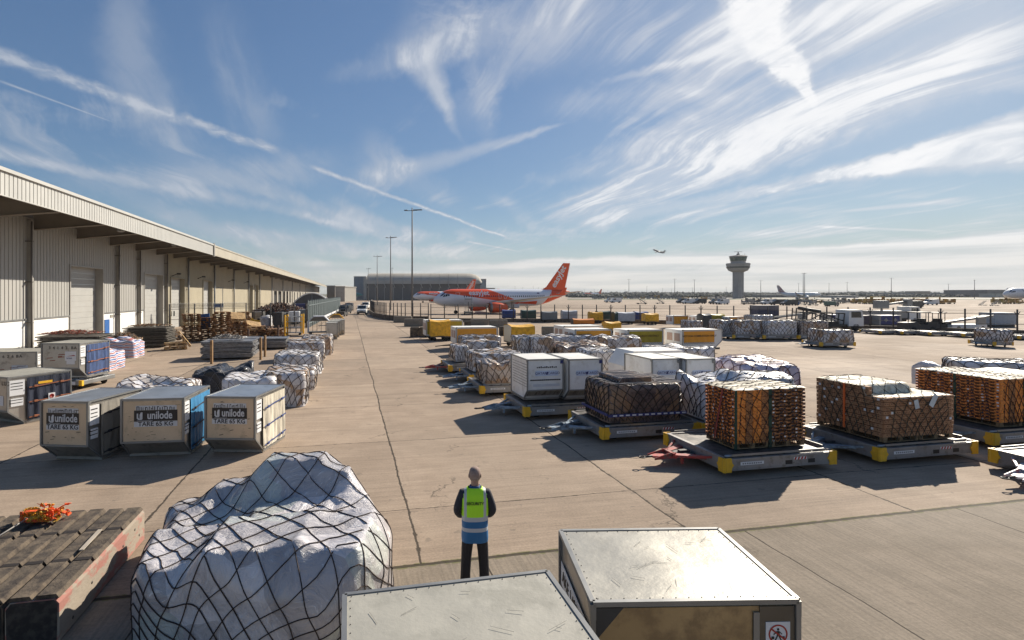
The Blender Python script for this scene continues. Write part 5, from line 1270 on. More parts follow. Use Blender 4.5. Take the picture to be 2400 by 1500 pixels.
def pstack(px, yb, n, desc, z0=0., fresh=(), ang=.35, sc=1.2, seed=0, mess=.11):
    p = G(px, yb, 0); r = random.Random(seed+px)
    for i in range(n):
        o = link('wooden_pallet', PM2 if i in fresh else PM, None, (p.x+r.uniform(-mess, mess), p.y+r.uniform(-mess, mess), z0+i*.152*sc), RA+ang+r.uniform(-mess, mess)*1.3+(pi/2 if r.random() < .35 else 0)); o.scale = (sc, sc, sc)
        tag(o, 'wooden pallet, %s from the bottom of %s' % (ORDS[i], desc), 'wooden pallet', 'wooden pallets stacked before the shed')
pstack(449, 800, 14, 'the tall stack left of the blue panel', fresh=(9, 8), seed=1)
pstack(487, 797, 12, 'the dark stack right of the blue panel', seed=2)
pstack(519, 799, 15, 'the tallest stack, in the middle', seed=3)
pstack(559, 795, 11, 'the stack topped by a tilted pale pallet', fresh=(10, 9), seed=4, mess=.1)
pstack(585, 790, 6, 'the low stack with fresh pale pallets', fresh=(5, 4, 3, 1), seed=5, mess=.15)
pstack(602, 789, 6, 'the messy low stack at the right end', fresh=(4,), seed=6, mess=.2)
pstack(645, 791, 5, 'the small stack before the dark trolleys', seed=7, mess=.15)
pstack(571, 772, 12, 'the rear stack behind the tilted pallet', seed=8, mess=.1)
pstack(545, 771, 10, 'the second rear stack', seed=9)
pstack(413, 819, 3, 'the loose heap with a leaning pallet', fresh=(0, 1, 2), seed=10, mess=.15)
for i, (px, yb, z, rx, ry, lb) in enumerate(((430, 818, .75, .0, .95, 'pale wooden pallet leaning on the loose heap'), (556, 795, 2.15, .5, .1, 'tilted pale pallet on top of its stack'), (594, 789, 1.2, .35, .2, 'pale pallet lying askew on the low fresh stack'))):
    p = G(px, yb); o = link('wooden_pallet', PM2, None, (p.x, p.y, z)); o.rotation_euler = (rx, ry, .5); o.scale = (1.2, 1.2, 1.2); tag(o, lb, 'wooden pallet', 'wooden pallets stacked before the shed')
k = MB(); k.b2((-.55, -.04, 0), (.55, .04, 1.35)); p = G(483, 797); o = k.build('plywood_sheet', m_blue); o.location = (p.x, p.y-.3, 1.15); o.rotation_euler = (0, -.1, .3); tag(o, 'blue panel wedged upright between the pallet stacks', 'panel')
k = MB(); k.b2((-.9, -.6, 0), (.9, .6, .42), 0, ch=.03); p = G(578, 803); o = k.build('blue_crate_base', m_blue); o.location = p; o.rotation_euler = (0, 0, .1); tag(o, 'low blue plastic base in front of the pallet stacks', 'crate base')
k = MB(); k.b2((-.95, -.65, 0), (.95, .65, .1), 0, ch=.02); o = k.build('white_board', m_label); o.location = (p.x, p.y, .43); tag(o, 'white board on the low blue plastic base', 'board')
# flat metal cargo sheets
def sheet_mesh():
    k = MB(); w, l = 3.18, 2.44; k.b2((-w/2, -l/2, 0), (w/2, l/2, .012))
    for y in (-l/2, l/2): k.b2((-w/2, y-.04, -.008), (w/2, y+.04, .03))
    for x in (-w/2, w/2): k.b2((x-.04, -l/2+.04, -.008), (x+.04, l/2-.04, .03))
    return k
sm_ = sheet_mesh().build('cargo_sheet', mat('dull aluminium sheet', (.36, .36, .37), .45, .6, col2=(.2, .2, .2), scale=1.5)); SM = sm_.data; bpy.data.objects.remove(sm_)
SM2 = SM.copy(); SM2.materials[0] = mat('grimy aluminium sheet', (.20, .185, .16), .6, .4, col2=(.1, .09, .08), scale=2)
def sstack(px, yb, n, desc, rz, pitch=.085, z0=.15, me=None, seed=0, mess=.08, sc=1.):
    p = G(px, yb); r = random.Random(seed)
    for i in range(n):
        o = link('cargo_sheet', me or SM, None, (p.x+r.uniform(-mess, mess), p.y+r.uniform(-mess, mess), z0+i*pitch)); o.scale = (sc, sc, 1.6)
        o.rotation_euler = (r.uniform(-.012, .012), r.uniform(-.012, .012), rz+r.uniform(-.03, .03)); tag(o, 'flat metal sheet, %s from the bottom of %s' % (ORDS[i], desc), 'metal sheet', 'stacked flat metal sheets')
    return p
p1 = sstack(541, 838, 13, 'the silver stack between the wooden posts', RA+.02, seed=1)
p2 = sstack(625, 816, 9, 'the stack behind the silver one', RA, seed=2)
p3 = sstack(180, 838, 12, 'the net covered stack nearest the left', RA+.02, pitch=.11, z0=.3, me=SM2, seed=3, mess=.14, sc=1.15)
p4 = sstack(352, 812, 12, 'the dark stack beside the loose pallets', RA, pitch=.12, z0=.25, me=SM2, seed=4, mess=.1)
for (x, y0_, q, l_) in ((p1.x-1.45, p1.y-1.3, 1.55, 'left'), (p1.x+1.7, p1.y-.9, 1.6, 'right')): pass
for i, (px, yb, hh, lb) in enumerate(((496, 853, 1.5, 'left wooden post at the front of the silver sheet stack'), (611, 843, 1.5, 'right wooden post at the corner of the silver sheet stack'), (621, 836, 1.5, 'wooden post just right of the corner one'), (582, 806, 1.3, 'dark stub post behind the silver sheet stack'), (652, 800, 1.5, 'thin dark post behind the silver stack right end'))):
    p = G(px, yb); k = MB(); k.box((0, 0, hh/2), (.14, .14, hh), ch=.01); o = k.build('wooden_post', m_wood if i < 3 else mat('dark wood', (.09, .05, .035), .8)); o.location = p; tag(o, lb, 'post', 'posts round the sheet stacks')
def heap(name, label, px, yb, z, w, l, h, m_, seed, n=60, rad=.02, cat='net'):
    """loose heap of netting: many cords thrown over each other"""
    p = G(px, yb); r = random.Random(seed); k = MB()
    for i in range(n):
        x, y = r.uniform(-w/2, w/2), r.uniform(-l/2, l/2); a = r.uniform(0, 6.3); pts = []
        for q in range(7):
            a += r.uniform(-1, 1); x = max(-w/2, min(w/2, x+.16*cos(a))); y = max(-l/2, min(l/2, y+.16*sin(a))); d = max(0, 1-(2*x/w)**2)*max(0, 1-(2*y/l)**2)
            pts.append((x, y, r.uniform(0, 1)*h*(.25+.75*d)+.02))
        k.tube(pts, rad, 4, cap=False)
    o = k.build(name, m_); o.location = (p.x, p.y, z); o.rotation_euler = (0, 0, RA); return tag(o, label, cat, 'heaps of netting')
heap('net_heap', 'heap of grey netting on the silver sheet stack', 535, 838, 1.3, 2.0, 1.4, .35, mat('grey cord', (.30, .28, .26)), 1)
heap('net_heap', 'heap of brown and red netting on the left sheet stack', 170, 836, 1.62, 3.2, 2.4, .28, mat('brown cord', (.15, .09, .06), col2=(.4, .06, .03), scale=3), 2, 120)
heap('net_heap', 'grey and orange netting piled on the striped bag', 292, 830, .95, 1.8, 1.8, .75, mat('mixed cord', (.17, .14, .115), col2=(.4, .2, .06), scale=3), 3, 150)
heap('net_heap', 'netting heap beside the leaning pallet', 400, 806, .3, 1.6, 1.6, 1.3, mat('mixed cord', None), 4, 120)
heap('net_heap', 'netting on the dark sheet stack', 352, 812, 1.72, 2.8, 2.0, .2, mat('mixed cord', None), 5, 90)
sm2 = bpy.data.materials.new('striped plastic'); sm2.use_nodes = True; n = NT(sm2.node_tree); b = n.n['Principled BSDF']; tcx = n.n.new('ShaderNodeTexCoord').outputs['Object']
z_ = n.m('ADD', n.m('MULTIPLY', n.sep(tcx)[2], 4.6), n.m('MULTIPLY', n.noise(tcx, 1.3, 3), 1.2)); fr = n.m('FRACT', z_)
c = n.mix(n.m('LESS_THAN', fr, .26), c4((.66, .66, .70)), c4((.42, .10, .09))); c = n.mix(n.m('MULTIPLY', n.m('GREATER_THAN', fr, .48), n.m('LESS_THAN', fr, .74)), c, c4((.07, .13, .36))); n.put(b.inputs['Base Color'], c); n.put(b.inputs['Normal'], n.bump(n.noise(tcx, 4., 5), .9, .08)); b.inputs['Roughness'].default_value = .4
cargo('red white and blue striped plastic bag beside the left metal container', G(232, 866), RA, 2.0, 2.6, 1.35, m=sm2, seed=41, steps=.3, lump=.12, net=False, name='striped_bag', cat='bag')
cargo('red white and blue striped plastic bag under the grey and orange netting', G(292, 836), RA, 2.0, 2.2, 1.35, m=sm2, seed=42, steps=.25, lump=.12, net=False, name='striped_bag', cat='bag')
# ================================================================ airliner
def livery(name, base=(.72, .74, .78), orange=True):
    m = bpy.data.materials.new(name); m.use_nodes = True; n = NT(m.node_tree); b = n.n['Principled BSDF']
    x, y, z = n.sep(n.n.new('ShaderNodeTexCoord').outputs['Object'])
    def line(x0, z0, x1, z1): return n.m('ADD', n.m('MULTIPLY', n.m('SUBTRACT', x, x0), (z1-z0)/(x1-x0)), z0)
    lo = n.m('MINIMUM', line(2.4, 1.0, 5.6, .62), line(5.6, .62, 16.5, -.95)); up = line(12.0, 2.1, 19.6, -.75)
    f1 = n.m('MULTIPLY', n.m('GREATER_THAN', z, lo), n.m('LESS_THAN', z, up)); f1 = n.m('MULTIPLY', f1, n.m('GREATER_THAN', x, 2.1))
    f1 = n.m('MULTIPLY', f1, n.m('LESS_THAN', x, 19.6))
    f2 = n.m('GREATER_THAN', x, n.m('MAXIMUM', line(25.4, -2., 28.4, 2.) if 0 else n.m('ADD', 27.2, n.m('MULTIPLY', z, .85)), 0.))
    f3 = n.m('MULTIPLY', n.m('MULTIPLY', n.m('LESS_THAN', z, line(17.5, -1.15, 24.5, -.7)), n.m('GREATER_THAN', z, line(17.5, -1.15, 24.5, -1.5))), n.m('MULTIPLY', n.m('GREATER_THAN', x, 17.6), n.m('LESS_THAN', x, 24.3)))
    f = n.m('MAXIMUM', n.m('MAXIMUM', f1, f2), f3)
    c = n.mix(f, c4(base), c4((.80, .085, .01))) if orange else c4(base)
    n.put(b.inputs['Base Color'], c); b.inputs['Roughness'].default_value = .3; b.inputs['Specular IOR Level'].default_value = .5
    MATS[name] = m; return m
ST = [(0, .04, -.5), (.15, .38, -.48), (.5, .72, -.43), (1.1, 1.12, -.33), (1.9, 1.48, -.2), (2.8, 1.75, -.08), (4, 1.92, 0), (5.5, 1.98, 0), (23, 1.98, 0), (25.5, 1.86, .1), (28, 1.5, .42), (30.5, 1.02, .85), (32.6, .58, 1.2), (33.84, .18, 1.42)]
def stn(x):
    for a, b in zip(ST, ST[1:]):
        if x <= b[0]: f = (x-a[0])/(b[0]-a[0]); f2 = f; return a[1]*(1-f)+b[1]*f, a[2]*(1-f)+b[2]*f
    return ST[-1][1:]
def fus(x, ang, off=0.): r, zc = stn(x); r += off; return Vector((x, -r*cos(ang), zc+r*sin(ang)))
def patch(k, x0, x1, a0, a1, off=.015, n_=3, x0t=None, x1t=None):
    def fn(u, v):
        xa, xb = x0+(0 if x0t is None else (x0t-x0)*v), x1+(0 if x1t is None else (x1t-x1)*v); return fus(xa+(xb-xa)*u, a0+(a1-a0)*v, off)
    k.grid(fn, n_, n_)
def wing(k, root, tip, z0, z1, y0, y1, th0, th1, n_=10):
    """root/tip: (leading x, trailing x)"""
    for (a, b, z, y, th) in ((root[0], root[1], z0, y0, th0), (tip[0], tip[1], z1, y1, th1)): pass
    def sec(a, b, z, y, th):
        pts = []
        for i in range(n_+1): q = i/n_; pts.append((a+(b-a)*q, y, z+th*(1.6*sqrt(q)*(1-q)+.02)))
        for i in range(n_-1, 0, -1): q = i/n_; pts.append((a+(b-a)*q, y, z-th*.5*(1.6*sqrt(q)*(1-q))))
        return pts
    A, B = sec(root[0], root[1], z0, y0, th0), sec(tip[0], tip[1], z1, y1, th1); m_ = len(A)
    k.add(A+B, [[i, (i+1) % m_, m_+(i+1) % m_, m_+i] for i in range(m_)]+[list(range(m_)), list(range(2*m_-1, m_-1, -1))], 0, False)
def airliner(label, loc, rz, body, fin_m, eng_m, wing_m, details=True, scale=1, gear=True, textm=None, pitch=0, name='airliner', body_text=True):
    t = thing(name, label, 'aircraft', loc, rz); t.rotation_euler = (0, pitch, rz); t.scale = (scale,)*3; Z = 3.45
    def sh(o): o.location = (0, 0, Z); return o
    k = MB(); xs = [0, .05, .15, .3, .5, .8, 1.1, 1.5, 1.9, 2.4, 2.8, 3.4, 4, 4.8, 5.5]+[5.5+i*1.25 for i in range(1, 15)]+[24, 25.5, 26.8, 28, 29.3, 30.5, 31.6, 32.6, 33.4, 33.84]
    nn = 32; vs = [fus(x, 2*pi*j/nn) for x in xs for j in range(nn)]
    k.add(vs, [[i*nn+j, (i+1)*nn+j, (i+1)*nn+(j+1) % nn, i*nn+(j+1) % nn] for i in range(len(xs)-1) for j in range(nn)]+[list(range(nn))], 0, True)
    fz = sh(k.build('fuselage', body, t))
    for s in (-1, 1):
        k = MB(); wing(k, (11.6, 18.6), (15.6, 19.6), -1.15, -.5, s*1.5, s*6.3, .55, .40); wing(k, (15.6, 19.6), (20.8, 22.4), -.5, .55, s*6.3, s*16.6, .40, .16); wing(k, (20.9, 22.4), (22.0, 22.8), .55, 2.2, s*16.62, s*17.0, .12, .06) if 0 else None
        sh(k.build('wing', wing_m, t))
        k = MB(); k.prism([(21.0, .6), (22.5, .6), (23.1, 2.2), (22.5, 2.2)], s*16.6, s*16.7, 'y'); sh(k.build('winglet', fin_m, t))
        k = MB(); wing(k, (29.3, 32.4), (32.6, 33.9), .95, 1.5, s*.7, s*6.1, .26, .12); sh(k.build('tailplane', wing_m, t))
        k = MB(); k.lathe([(.86, 0), (1.03, .15), (1.12, .9), (1.10, 2.2), (.92, 3.3), (.72, 3.9)], 22, (10.8, s*5.75, -2.02), axis='x', close=False); e_ = sh(k.build('engine', eng_m, t))
        k = MB(); k.lathe([(.94, -.02), (1.05, .1), (1.07, .3)], 22, (10.78, s*5.75, -2.02), axis='x', close=False); k.lathe([(.85, .35), (.05, .3)], 18, (10.8, s*5.75, -2.02), axis='x', close=False); k.lathe([(.5, 3.5), (.42, 4.3), (.1, 4.6)], 14, (10.8, s*5.75, -2.02), axis='x'); r_ = k.build('intake_rim', m_grst, e_)
        k = MB(); k.prism([(11.8, -1.1), (15.5, -.95), (15.6, -.6), (12.8, -.7)], s*5.75-.12, s*5.75+.12, 'y'); sh(k.build('engine_pylon', wing_m, t))
        if gear:
            k = MB(); k.tube([(17.0, s*3.8, -Z+.6), (17.0, s*3.6, -1.0)], .13, 8); k.build('main_gear', m_grst, t).location = (0, 0, Z)
            for q in (-.42, .42): k = MB(); k.lathe([(.2, -.18), (.52, -.2), (.58, -.1), (.58, .1), (.52, .2), (.2, .18)], 18, (17.0, s*3.8+q, -Z+.58), axis='y'); k.build('wheel', m_rub, t).location = (0, 0, Z)
    if gear:
        k = MB(); k.tube([(5.1, 0, -Z+.4), (5.0, 0, -1.7)], .09, 8); k.build('nose_gear', m_grst, t).location = (0, 0, Z)
        for q in (-.22, .22): k = MB(); k.lathe([(.12, -.1), (.36, -.1), (.38, 0), (.36, .1), (.12, .1)], 14, (5.1, q, -Z+.38), axis='y'); k.build('wheel', m_rub, t).location = (0, 0, Z)
    k = MB(); k.prism([(24.6, 1.75), (26.6, 2.0), (27.6, 2.5), (32.2, 8.2), (33.9, 8.2), (32.3, 1.2), (28, 1.6)], -.13, .13, 'y'); fn = sh(k.build('tail_fin', fin_m, t))
    k = MB(); k.prism([(32.33, 1.5), (32.45, 1.5), (34.05, 8.2), (33.92, 8.2)], -.08, .08, 'y'); k.build('fin_trailing_edge', m_white, fn)
    k = MB(); k.b2((14, -1.5, -2.25), (20, 1.5, -1.5), ch=.4); sh(k.build('belly_fairing', body, t))
    if details:
        for x0, x1, a0, a1, x0t, x1t in ((1.62, 2.1, .33, .62, 2.05, 2.3), (2.16, 2.62, .30, .62, 2.36, 2.8), (2.68, 3.1, .30, .58, 2.86, 3.1)):
            k = MB(); patch(k, x0, x1, a0, a1, .012, 3, x0t, x1t); k.build('cockpit_window', m_glass, fz)
        k = MB()
        for i in range(38):
            x = 6.3+i*.53; k = MB(); patch(k, x, x+.23, .10, .27, .012, 2); k.build('cabin_window', m_glass, fz)
        for x in (4.55, 14.6, 15.9, 27.4):
            k = MB(); w_ = .82 if x in (4.55, 27.4) else .55; a0, a1 = (-.28, .68) if w_ > .6 else (-.08, .5)
            pts = [fus(x, a0+(a1-a0)*q/6, .02) for q in range(7)]+[fus(x+w_, a1-(a1-a0)*q/6, .02) for q in range(7)]; pts.append(pts[0]); k.tube(pts, .028, 4, cap=False); k.build('door_outline', m_white if x != 4.55 or 1 else m_grst, fz)
        k = MB(); patch(k, .9, 1.9, .58, .95, .01, 3, 1.8, 2.4); k.build('windscreen_surround', mat('navy windscreen', (.03, .05, .10), .3), fz)
        if body_text:
            an = .56; r_ = 2.02
            text('easyJet', 1.75, m_white, fz, (9.9, -r_*cos(an), r_*sin(an)+.05), rot=(pi/2-an, 0, 0), off=.045, extrude=.01, sx=.98)
            text('easyJet', 2.1, m_white, fn, (30.85, -.145, 5.0), rot=(pi/2, -1.02, 0), off=.05, extrude=.01, sx=.98)
            k = MB(); k.prism([(24.2, .95), (24.8, .95), (24.8, 1.2), (24.2, 1.2)], -1.80, -1.75, 'y'); k.build('flag', m_inkb, fz)
        elif textm: textm(t, fz, fn)
    return t
m_liv = livery('white and orange livery'); m_wing = mat('wing grey', (.52, .50, .46), .35, .2)
lp = Vector((-7.75, 118, 0)); tpp = Vector((23.4, 130, 0)); hdg = math.atan2(tpp.y-lp.y, tpp.x-lp.x)
airliner('large white and orange airliner parked side on behind the perimeter fence', lp, hdg, m_liv, m_orange, m_orange, m_wing)
a = XY(968, 262); airliner('second white and orange airliner, farther off behind the first', a, math.atan2(15, 30.5), m_liv, m_orange, m_orange, m_wing)
m_wb = mat('white aircraft paint', (.72, .72, .72), .3); m_teal = mat('teal paint', (.02, .16, .20), .4)
def far_plane(label, px, d, rz, z=0, bm=None, fm=None, sc=1, gear=True, pitch=0, det=False, txt=None):
    p = XY(px, d, z); return airliner(label, p, rz, bm or m_wb, fm or m_wb, m_wb, m_wing, det, sc, gear, textm=txt, pitch=pitch, body_text=False)
far_plane('small dark airliner climbing away in the sky left of the tower', 1530, 1250, .35, z=H+(688-584)*1250/F-4, bm=mat('dark aircraft', (.06, .06, .09)), fm=mat('dark aircraft', None), sc=1, gear=False, pitch=.26)
bpy.data.objects[-1]
far_plane('distant orange tailed airliner near the woodland left of the tower', 1366, 880, .25, bm=m_liv, fm=m_orange)
far_plane('white airliner with grey patterned tail parked right of the tower', 1925, 470, pi-.35, fm=mat('patterned tail', (.5, .46, .48), col2=(.5, .12, .1), scale=.4), bm=m_wb)
def virg(t, fz, fn): text('VIRGIN', 2.3, mat('navy letters', (.04, .03, .10)), fz, (9.6, -1.9, .62), rot=(pi/2-.3, 0, 0), off=.02, extrude=.01)
far_plane('wide white airliner nose with dark lettering cut off by the right edge', 2352, 270, .12, sc=1.32, det=True, txt=virg)
# aircraft with a teal tail cone behind the white building
p = XY(850, 340); t = thing('airliner_tail', 'rear of a white airliner with a teal tail cone beside the hangar', 'aircraft', p, pi-.12)
t.scale = (.78,)*3
k = MB(); k.lathe([(.2, 0), (1.2, 3), (2.2, 8), (2.4, 14), (2.4, 20)], 24, (0, 0, 4.7), axis='x'); k.build('fuselage', m_wb, t)
k = MB(); k.lathe([(.24, -.15), (1.25, 2.9), (1.9, 6.5)], 24, (0, 0, 4.72), axis='x', close=False); k.build('tail_cone', m_teal, t)
k = MB(); k.tube([(14, 0, 2.5), (14, 0, .5)], .3, 8); k.lathe([(.3, -1.6), (.7, -1.6), (.7, 1.6), (.3, 1.6)], 14, (14, 0, .7), axis='y'); k.build('gear', m_rub, t)
# ================================================================ passenger stairs
def stairs(label, loc, rz, h=2.9, l=5., w=1.5, sc=1, grp=None):
    t = thing('passenger_stairs', label, 'airstairs', loc, rz, grp); t.scale = (sc,)*3
    for y in (-w/2, w/2):
        k = MB(); k.beam((0, y, .35), (l, y, h), .08, .3); k.build('stringer', m_trim, t)
        k = MB(); k.beam((0, y, 1.35), (l, y, h+1.), .05, .05); k.beam((l, y, h+1), (l+1.4, y, h+1), .05, .05)
        for i in range(6): q = i/5; k.beam((l*q, y, .35+(h-.35)*q), (l*q, y, 1.35+(h-.35)*q), .04, .04)
        k.beam((l+1.4, y, h), (l+1.4, y, h+1), .04, .04); k.build('handrail', m_grst, t)
    k = MB()
    for i in range(14): q = i/13; k.b2((l*q-.14, -w/2, .35+(h-.35)*q), (l*q+.14, w/2, .4+(h-.35)*q))
    k.build('steps', m_grst, t)
    k = MB(); k.b2((l, -w/2, h-.12), (l+1.4, w/2, h)); k.build('landing', m_trim, t)
    k = MB(); k.b2((-.3, -w/2-.2, .35), (l+.4, w/2+.2, .6)); k.beam((l*.5, 0, .5), (l*.8, 0, h*.78), .14, .14); k.build('chassis', m_dkst, t)
    for x in (.5, l-.5):
        for y in (-w/2-.1, w/2+.1): k = MB(); k.lathe([(.1, -.1), (.32, -.1), (.35, 0), (.32, .1), (.1, .1)], 12, (x, y, .34), axis='y'); k.build('wheel', m_rub, t)
    return t
q = lp+Vector((cos(hdg), sin(hdg), 0))*5.; q = q+Vector((sin(hdg), -cos(hdg), 0))*8.2
st0 = stairs('passenger stairs at the front door of the orange airliner', q, hdg+pi/2-.35, h=3.3, l=4.4); remember(st0)
for px, yb, rz, lb, sc in ((1515, 713, pi-.2, 'white passenger stairs standing far off left of the tower', 0.85), (1556, 712, pi-.1, 'second distant stairs between the stairs and the tower', 0.7), (1770, 714, pi-.25, 'tall passenger stairs in front of the tower foot', 1.05), (1796, 713, pi-.3, 'passenger stairs just right of the tower foot', 0.85), (1868, 715, -.2, 'passenger stairs rising right below the white airliner', 0.7), (1895, 716, -.15, 'second stairs rising right below the white airliner', 0.7), (2108, 714, -.1, 'stairs in front of the long terminal', 0.65), (2122, 715, -.1, 'stairs behind the truck with lifted bucket', 0.65), (2295, 716, -.1, 'left stairs near the wide white airliner nose', 0.5), (2322, 717, -.15, 'right stairs near the wide white airliner nose', 0.5)):
    o = dup(st0, G(px, yb), rz, lb, 'distant passenger stairs'); d = G(px, yb).y; o.scale = (sc,)*3
# ================================================================ vehicles
def wheels(t, xs, ys, r=.34, w=.22):
    for x in xs:
        for y in ys:
            k = MB(); k.lathe([(r*.55, -w/2), (r*.92, -w/2), (r, -w*.3), (r, w*.3), (r*.92, w/2), (r*.55, w/2)], 14, (x, y, r), axis='y'); wh = k.build('wheel', m_rub, t)
            k = MB(); k.lathe([(r*.5, -w*.45), (r*.5, w*.45)], 10, (x, y, r), axis='y'); k.build('rim', m_grst, wh)
def van(label, loc, rz, col, sc=1, grp='vehicles on the lane', beacon=True):
    """front faces -x"""
    t = thing('van', label, 'van', loc, rz, grp); t.scale = (sc,)*3; w = .93
    side = [(-2.3, .35), (-2.35, .8), (-2.2, 1.02), (-1.45, 1.2), (-.75, 1.92), (2.2, 1.95), (2.3, 1.6), (2.3, .35)]
    k = MB(); k.prism(side, -w, w, 'y'); bd = k.build('body', col, t)
    k = MB(); k.add([(-1.42, -w*.86, 1.235), (-1.42, w*.86, 1.235), (-.80, w*.8, 1.88), (-.80, -w*.8, 1.88)], [(0, 1, 2, 3)]); k.T = Matrix.Translation((-.02, 0, .015)); k2 = MB(); k2.T = Matrix.Translation((-.02, 0, .02)); k2.add([(-1.42, -w*.88, 1.235), (-1.42, w*.88, 1.235), (-.80, w*.82, 1.86), (-.80, -w*.82, 1.86)], [(0, 1, 2, 3)]); k2.build('windscreen', m_glass, t)
    for s in (-1, 1):
        k = MB(); k.prism([(-1.25, 1.25), (-.1, 1.25), (-.1, 1.8), (-.75, 1.8)], s*(w+.004), s*(w+.012), 'y'); k.build('side_window', m_glass, t)
        k = MB(); k.box((-2.33, s*.68, .86), (.06, .3, .16), ch=.02); k.build('headlight', m_label, t)
        k = MB(); k.box((-1.15, s*(w+.12), 1.3), (.1, .18, .2), ch=.03); k.build('mirror', m_blk, t)
    k = MB(); k.b2((-2.42, -w+.02, .32), (-2.3, w-.02, .62), ch=.04); k.b2((-2.37, -.4, .68), (-2.33, .4, .8)); k.build('bumper', m_blk, t)
    if beacon: k = MB(); k.box((-.5, 0, 2.02), (.2, .7, .1), ch=.02); k.build('light_bar', m_strapo, t)
    wheels(t, (-1.5, 1.5), (-w+.08, w-.08)); return t
v0 = van('white van with green tinted windscreen driving up the lane', G(849, 736.5), pi/2+.12, m_white); remember(v0)
dup(v0, G(857, 724), pi/2+.1, 'white van following behind the first one')
v1 = van('dark car parked by the palisade fence end', G(809, 735), pi/2, mat('dark car paint', (.05, .055, .06), .3)); remember(v1)
dup(v1, G(818, 728), pi/2+.1, 'dark car second in the queue by the palisade fence'); 
def tug(label, loc, rz, col, grp='tugs and loaders', sc=1, canopy=False, name='baggage_tug'):
    t = thing(name, label, 'tug', loc, rz, grp); t.scale = (sc,)*3
    k = MB(); k.prism([(-1.5, .3), (-1.5, .95), (-.5, 1.0), (-.4, .75), (.5, .75), (.6, 1.05), (1.5, 1.0), (1.5, .3)], -.7, .7, 'y'); k.build('body', col, t)
    k = MB()
    for x in (-.35, .65):
        for y in (-.6, .6): k.tube([(x, y, .9), (x, y, 1.95)], .04, 5)
    k.b2((-.5, -.7, 1.93), (.85, .7, 2.02)) ; k.build('cab_frame', m_dkst if not canopy else m_trim, t)
    k = MB(); k.b2((-.0, -.45, .75), (.45, .45, .95)); k.b2((.4, -.45, .95), (.52, .45, 1.35)); k.build('seat', m_blk, t)
    wheels(t, (-1., 1.), (-.6, .6), .3); return t
tg = tug('grey tug waiting on the left side of the lane', G(803, 741), pi/2, m_dkst); remember(tg)
def truck(label, loc, rz, cabm, load='frame', grp='trucks behind the apron', sc=1):
    t = thing('truck', label, 'truck', loc, rz, grp); t.scale = (sc,)*3
    k = MB(); k.prism([(2.2, .6), (4.0, .6), (4.0, 1.5), (3.8, 2.5), (2.2, 2.5)], -1.1, 1.1, 'y'); cb = k.build('cab', cabm, t)
    for s in (-1, 1): k = MB(); k.prism([(2.5, 1.6), (3.75, 1.6), (3.65, 2.3), (2.5, 2.3)], s*1.1, s*1.115, 'y'); k.build('side_window', m_glass, cb)
    k = MB(); k.prism([(4.0, 1.58), (4.02, 1.58), (3.84, 2.42), (3.81, 2.42)], -.95, .95, 'y'); k.build('windscreen', m_glass, cb)
    k = MB(); k.b2((-3.6, -.9, .55), (2.2, .9, .8)); k.build('chassis', m_dkst, t)
    if load == 'frame':
        k = MB()
        for x in (-3.4, -2.9, -1.9, -.9, .1, .9, 1.6):
            for y in (-1, 1): k.beam((x, y, .8), (x+.15, y, 2.7 if x < -2 else 2.1), .1, .1)
            k.beam((x, -1, 1.3), (x, 1, 1.3), .1, .1)
        for y in (-1, 1): k.beam((-3.4, y, .9), (-.9, y, 2.1), .1, .1); k.beam((-.9, y, 2.1), (1.6, y, 1.2), .1, .1); k.beam((-3.3, y, 2.2), (1.7, y, 2.1), .12, .14)
        k.b2((-3., -.9, .8), (1.2, .9, 1.15)); k.tube([(-3.2, 0, 2.7), (-.5, 0, 2.3)], .2, 8); k.build('lifting_frame', m_dkst, t)
    elif load == 'bucket':
        k = MB(); k.b2((-3.6, -1.1, .8), (1.9, 1.1, 1.9), ch=.05); k.build('tank_body', m_trim, t)
        k = MB(); k.tube([(-1.2, 0, 1.9), (-1.2, 0, 2.7), (2.6, 0, 3.2)], .16, 8); k.build('boom', m_trim, t); k = MB(); k.b2((-2.2, -.5, 2.2), (-.4, .5, 3.4), ch=.05); k.build('bucket', m_grst, t); k = MB(); k.b2((2.5, -.5, 2.6), (3.3, .5, 3.6), ch=.05); k.build('control_cabin', m_grst, t)
    else:
        k = MB(); k.b2((-3.6, -1.15, .8), (2.0, 1.15, 2.9), ch=.04); k.build('cargo_box', load, t)
    wheels(t, (-2.6, -1.6, 3.1), (-.95, .95), .45, .3); return t
truck('flatbed truck with dark lifting frame and white cab behind the blue box', G(1932, 775), .05, m_white, 'frame')
truck('white truck with boom and bucket behind the fence', G(2084, 758), .08, m_white, 'bucket')
dup(tg, G(2149, 778), .1, 'tug with sagging roof behind the empty dollies').scale = (1.15,)*3
dup(tg, G(2190, 776), .3, 'low grey tug right of the one with sagging roof').scale = (1.1,)*3
# belt loaders and carts
def belt(label, loc, rz, sc=1, col=None):
    t = thing('belt_loader', label, 'belt loader', loc, rz, 'tugs and loaders'); t.scale = (sc,)*3
    k = MB(); k.b2((-2.5, -.8, .35), (2., .8, .8), ch=.04); k.build('chassis', col or m_white, t)
    k = MB(); k.beam((-3, 0, 1.0), (3.2, 0, 1.75), .8, .18); k.build('belt', m_blk, t)
    k = MB(); k.beam((-3, -.45, 1.05), (3.2, -.45, 1.8), .05, .22); k.beam((-3, .45, 1.05), (3.2, .45, 1.8), .05, .22); k.b2((.8, -.8, .8), (1.8, -.5, 1.7)); k.build('side_rail', m_trim, t)
    wheels(t, (-1.7, 1.4), (-.7, .7), .32); return t
bl = belt('white belt loader with dark patterned flank behind the empty dollies', G(2262, 776), .1); remember(bl)
dup(bl, G(1850, 763), .05, 'belt loader behind the row of wrapped pallets'); 
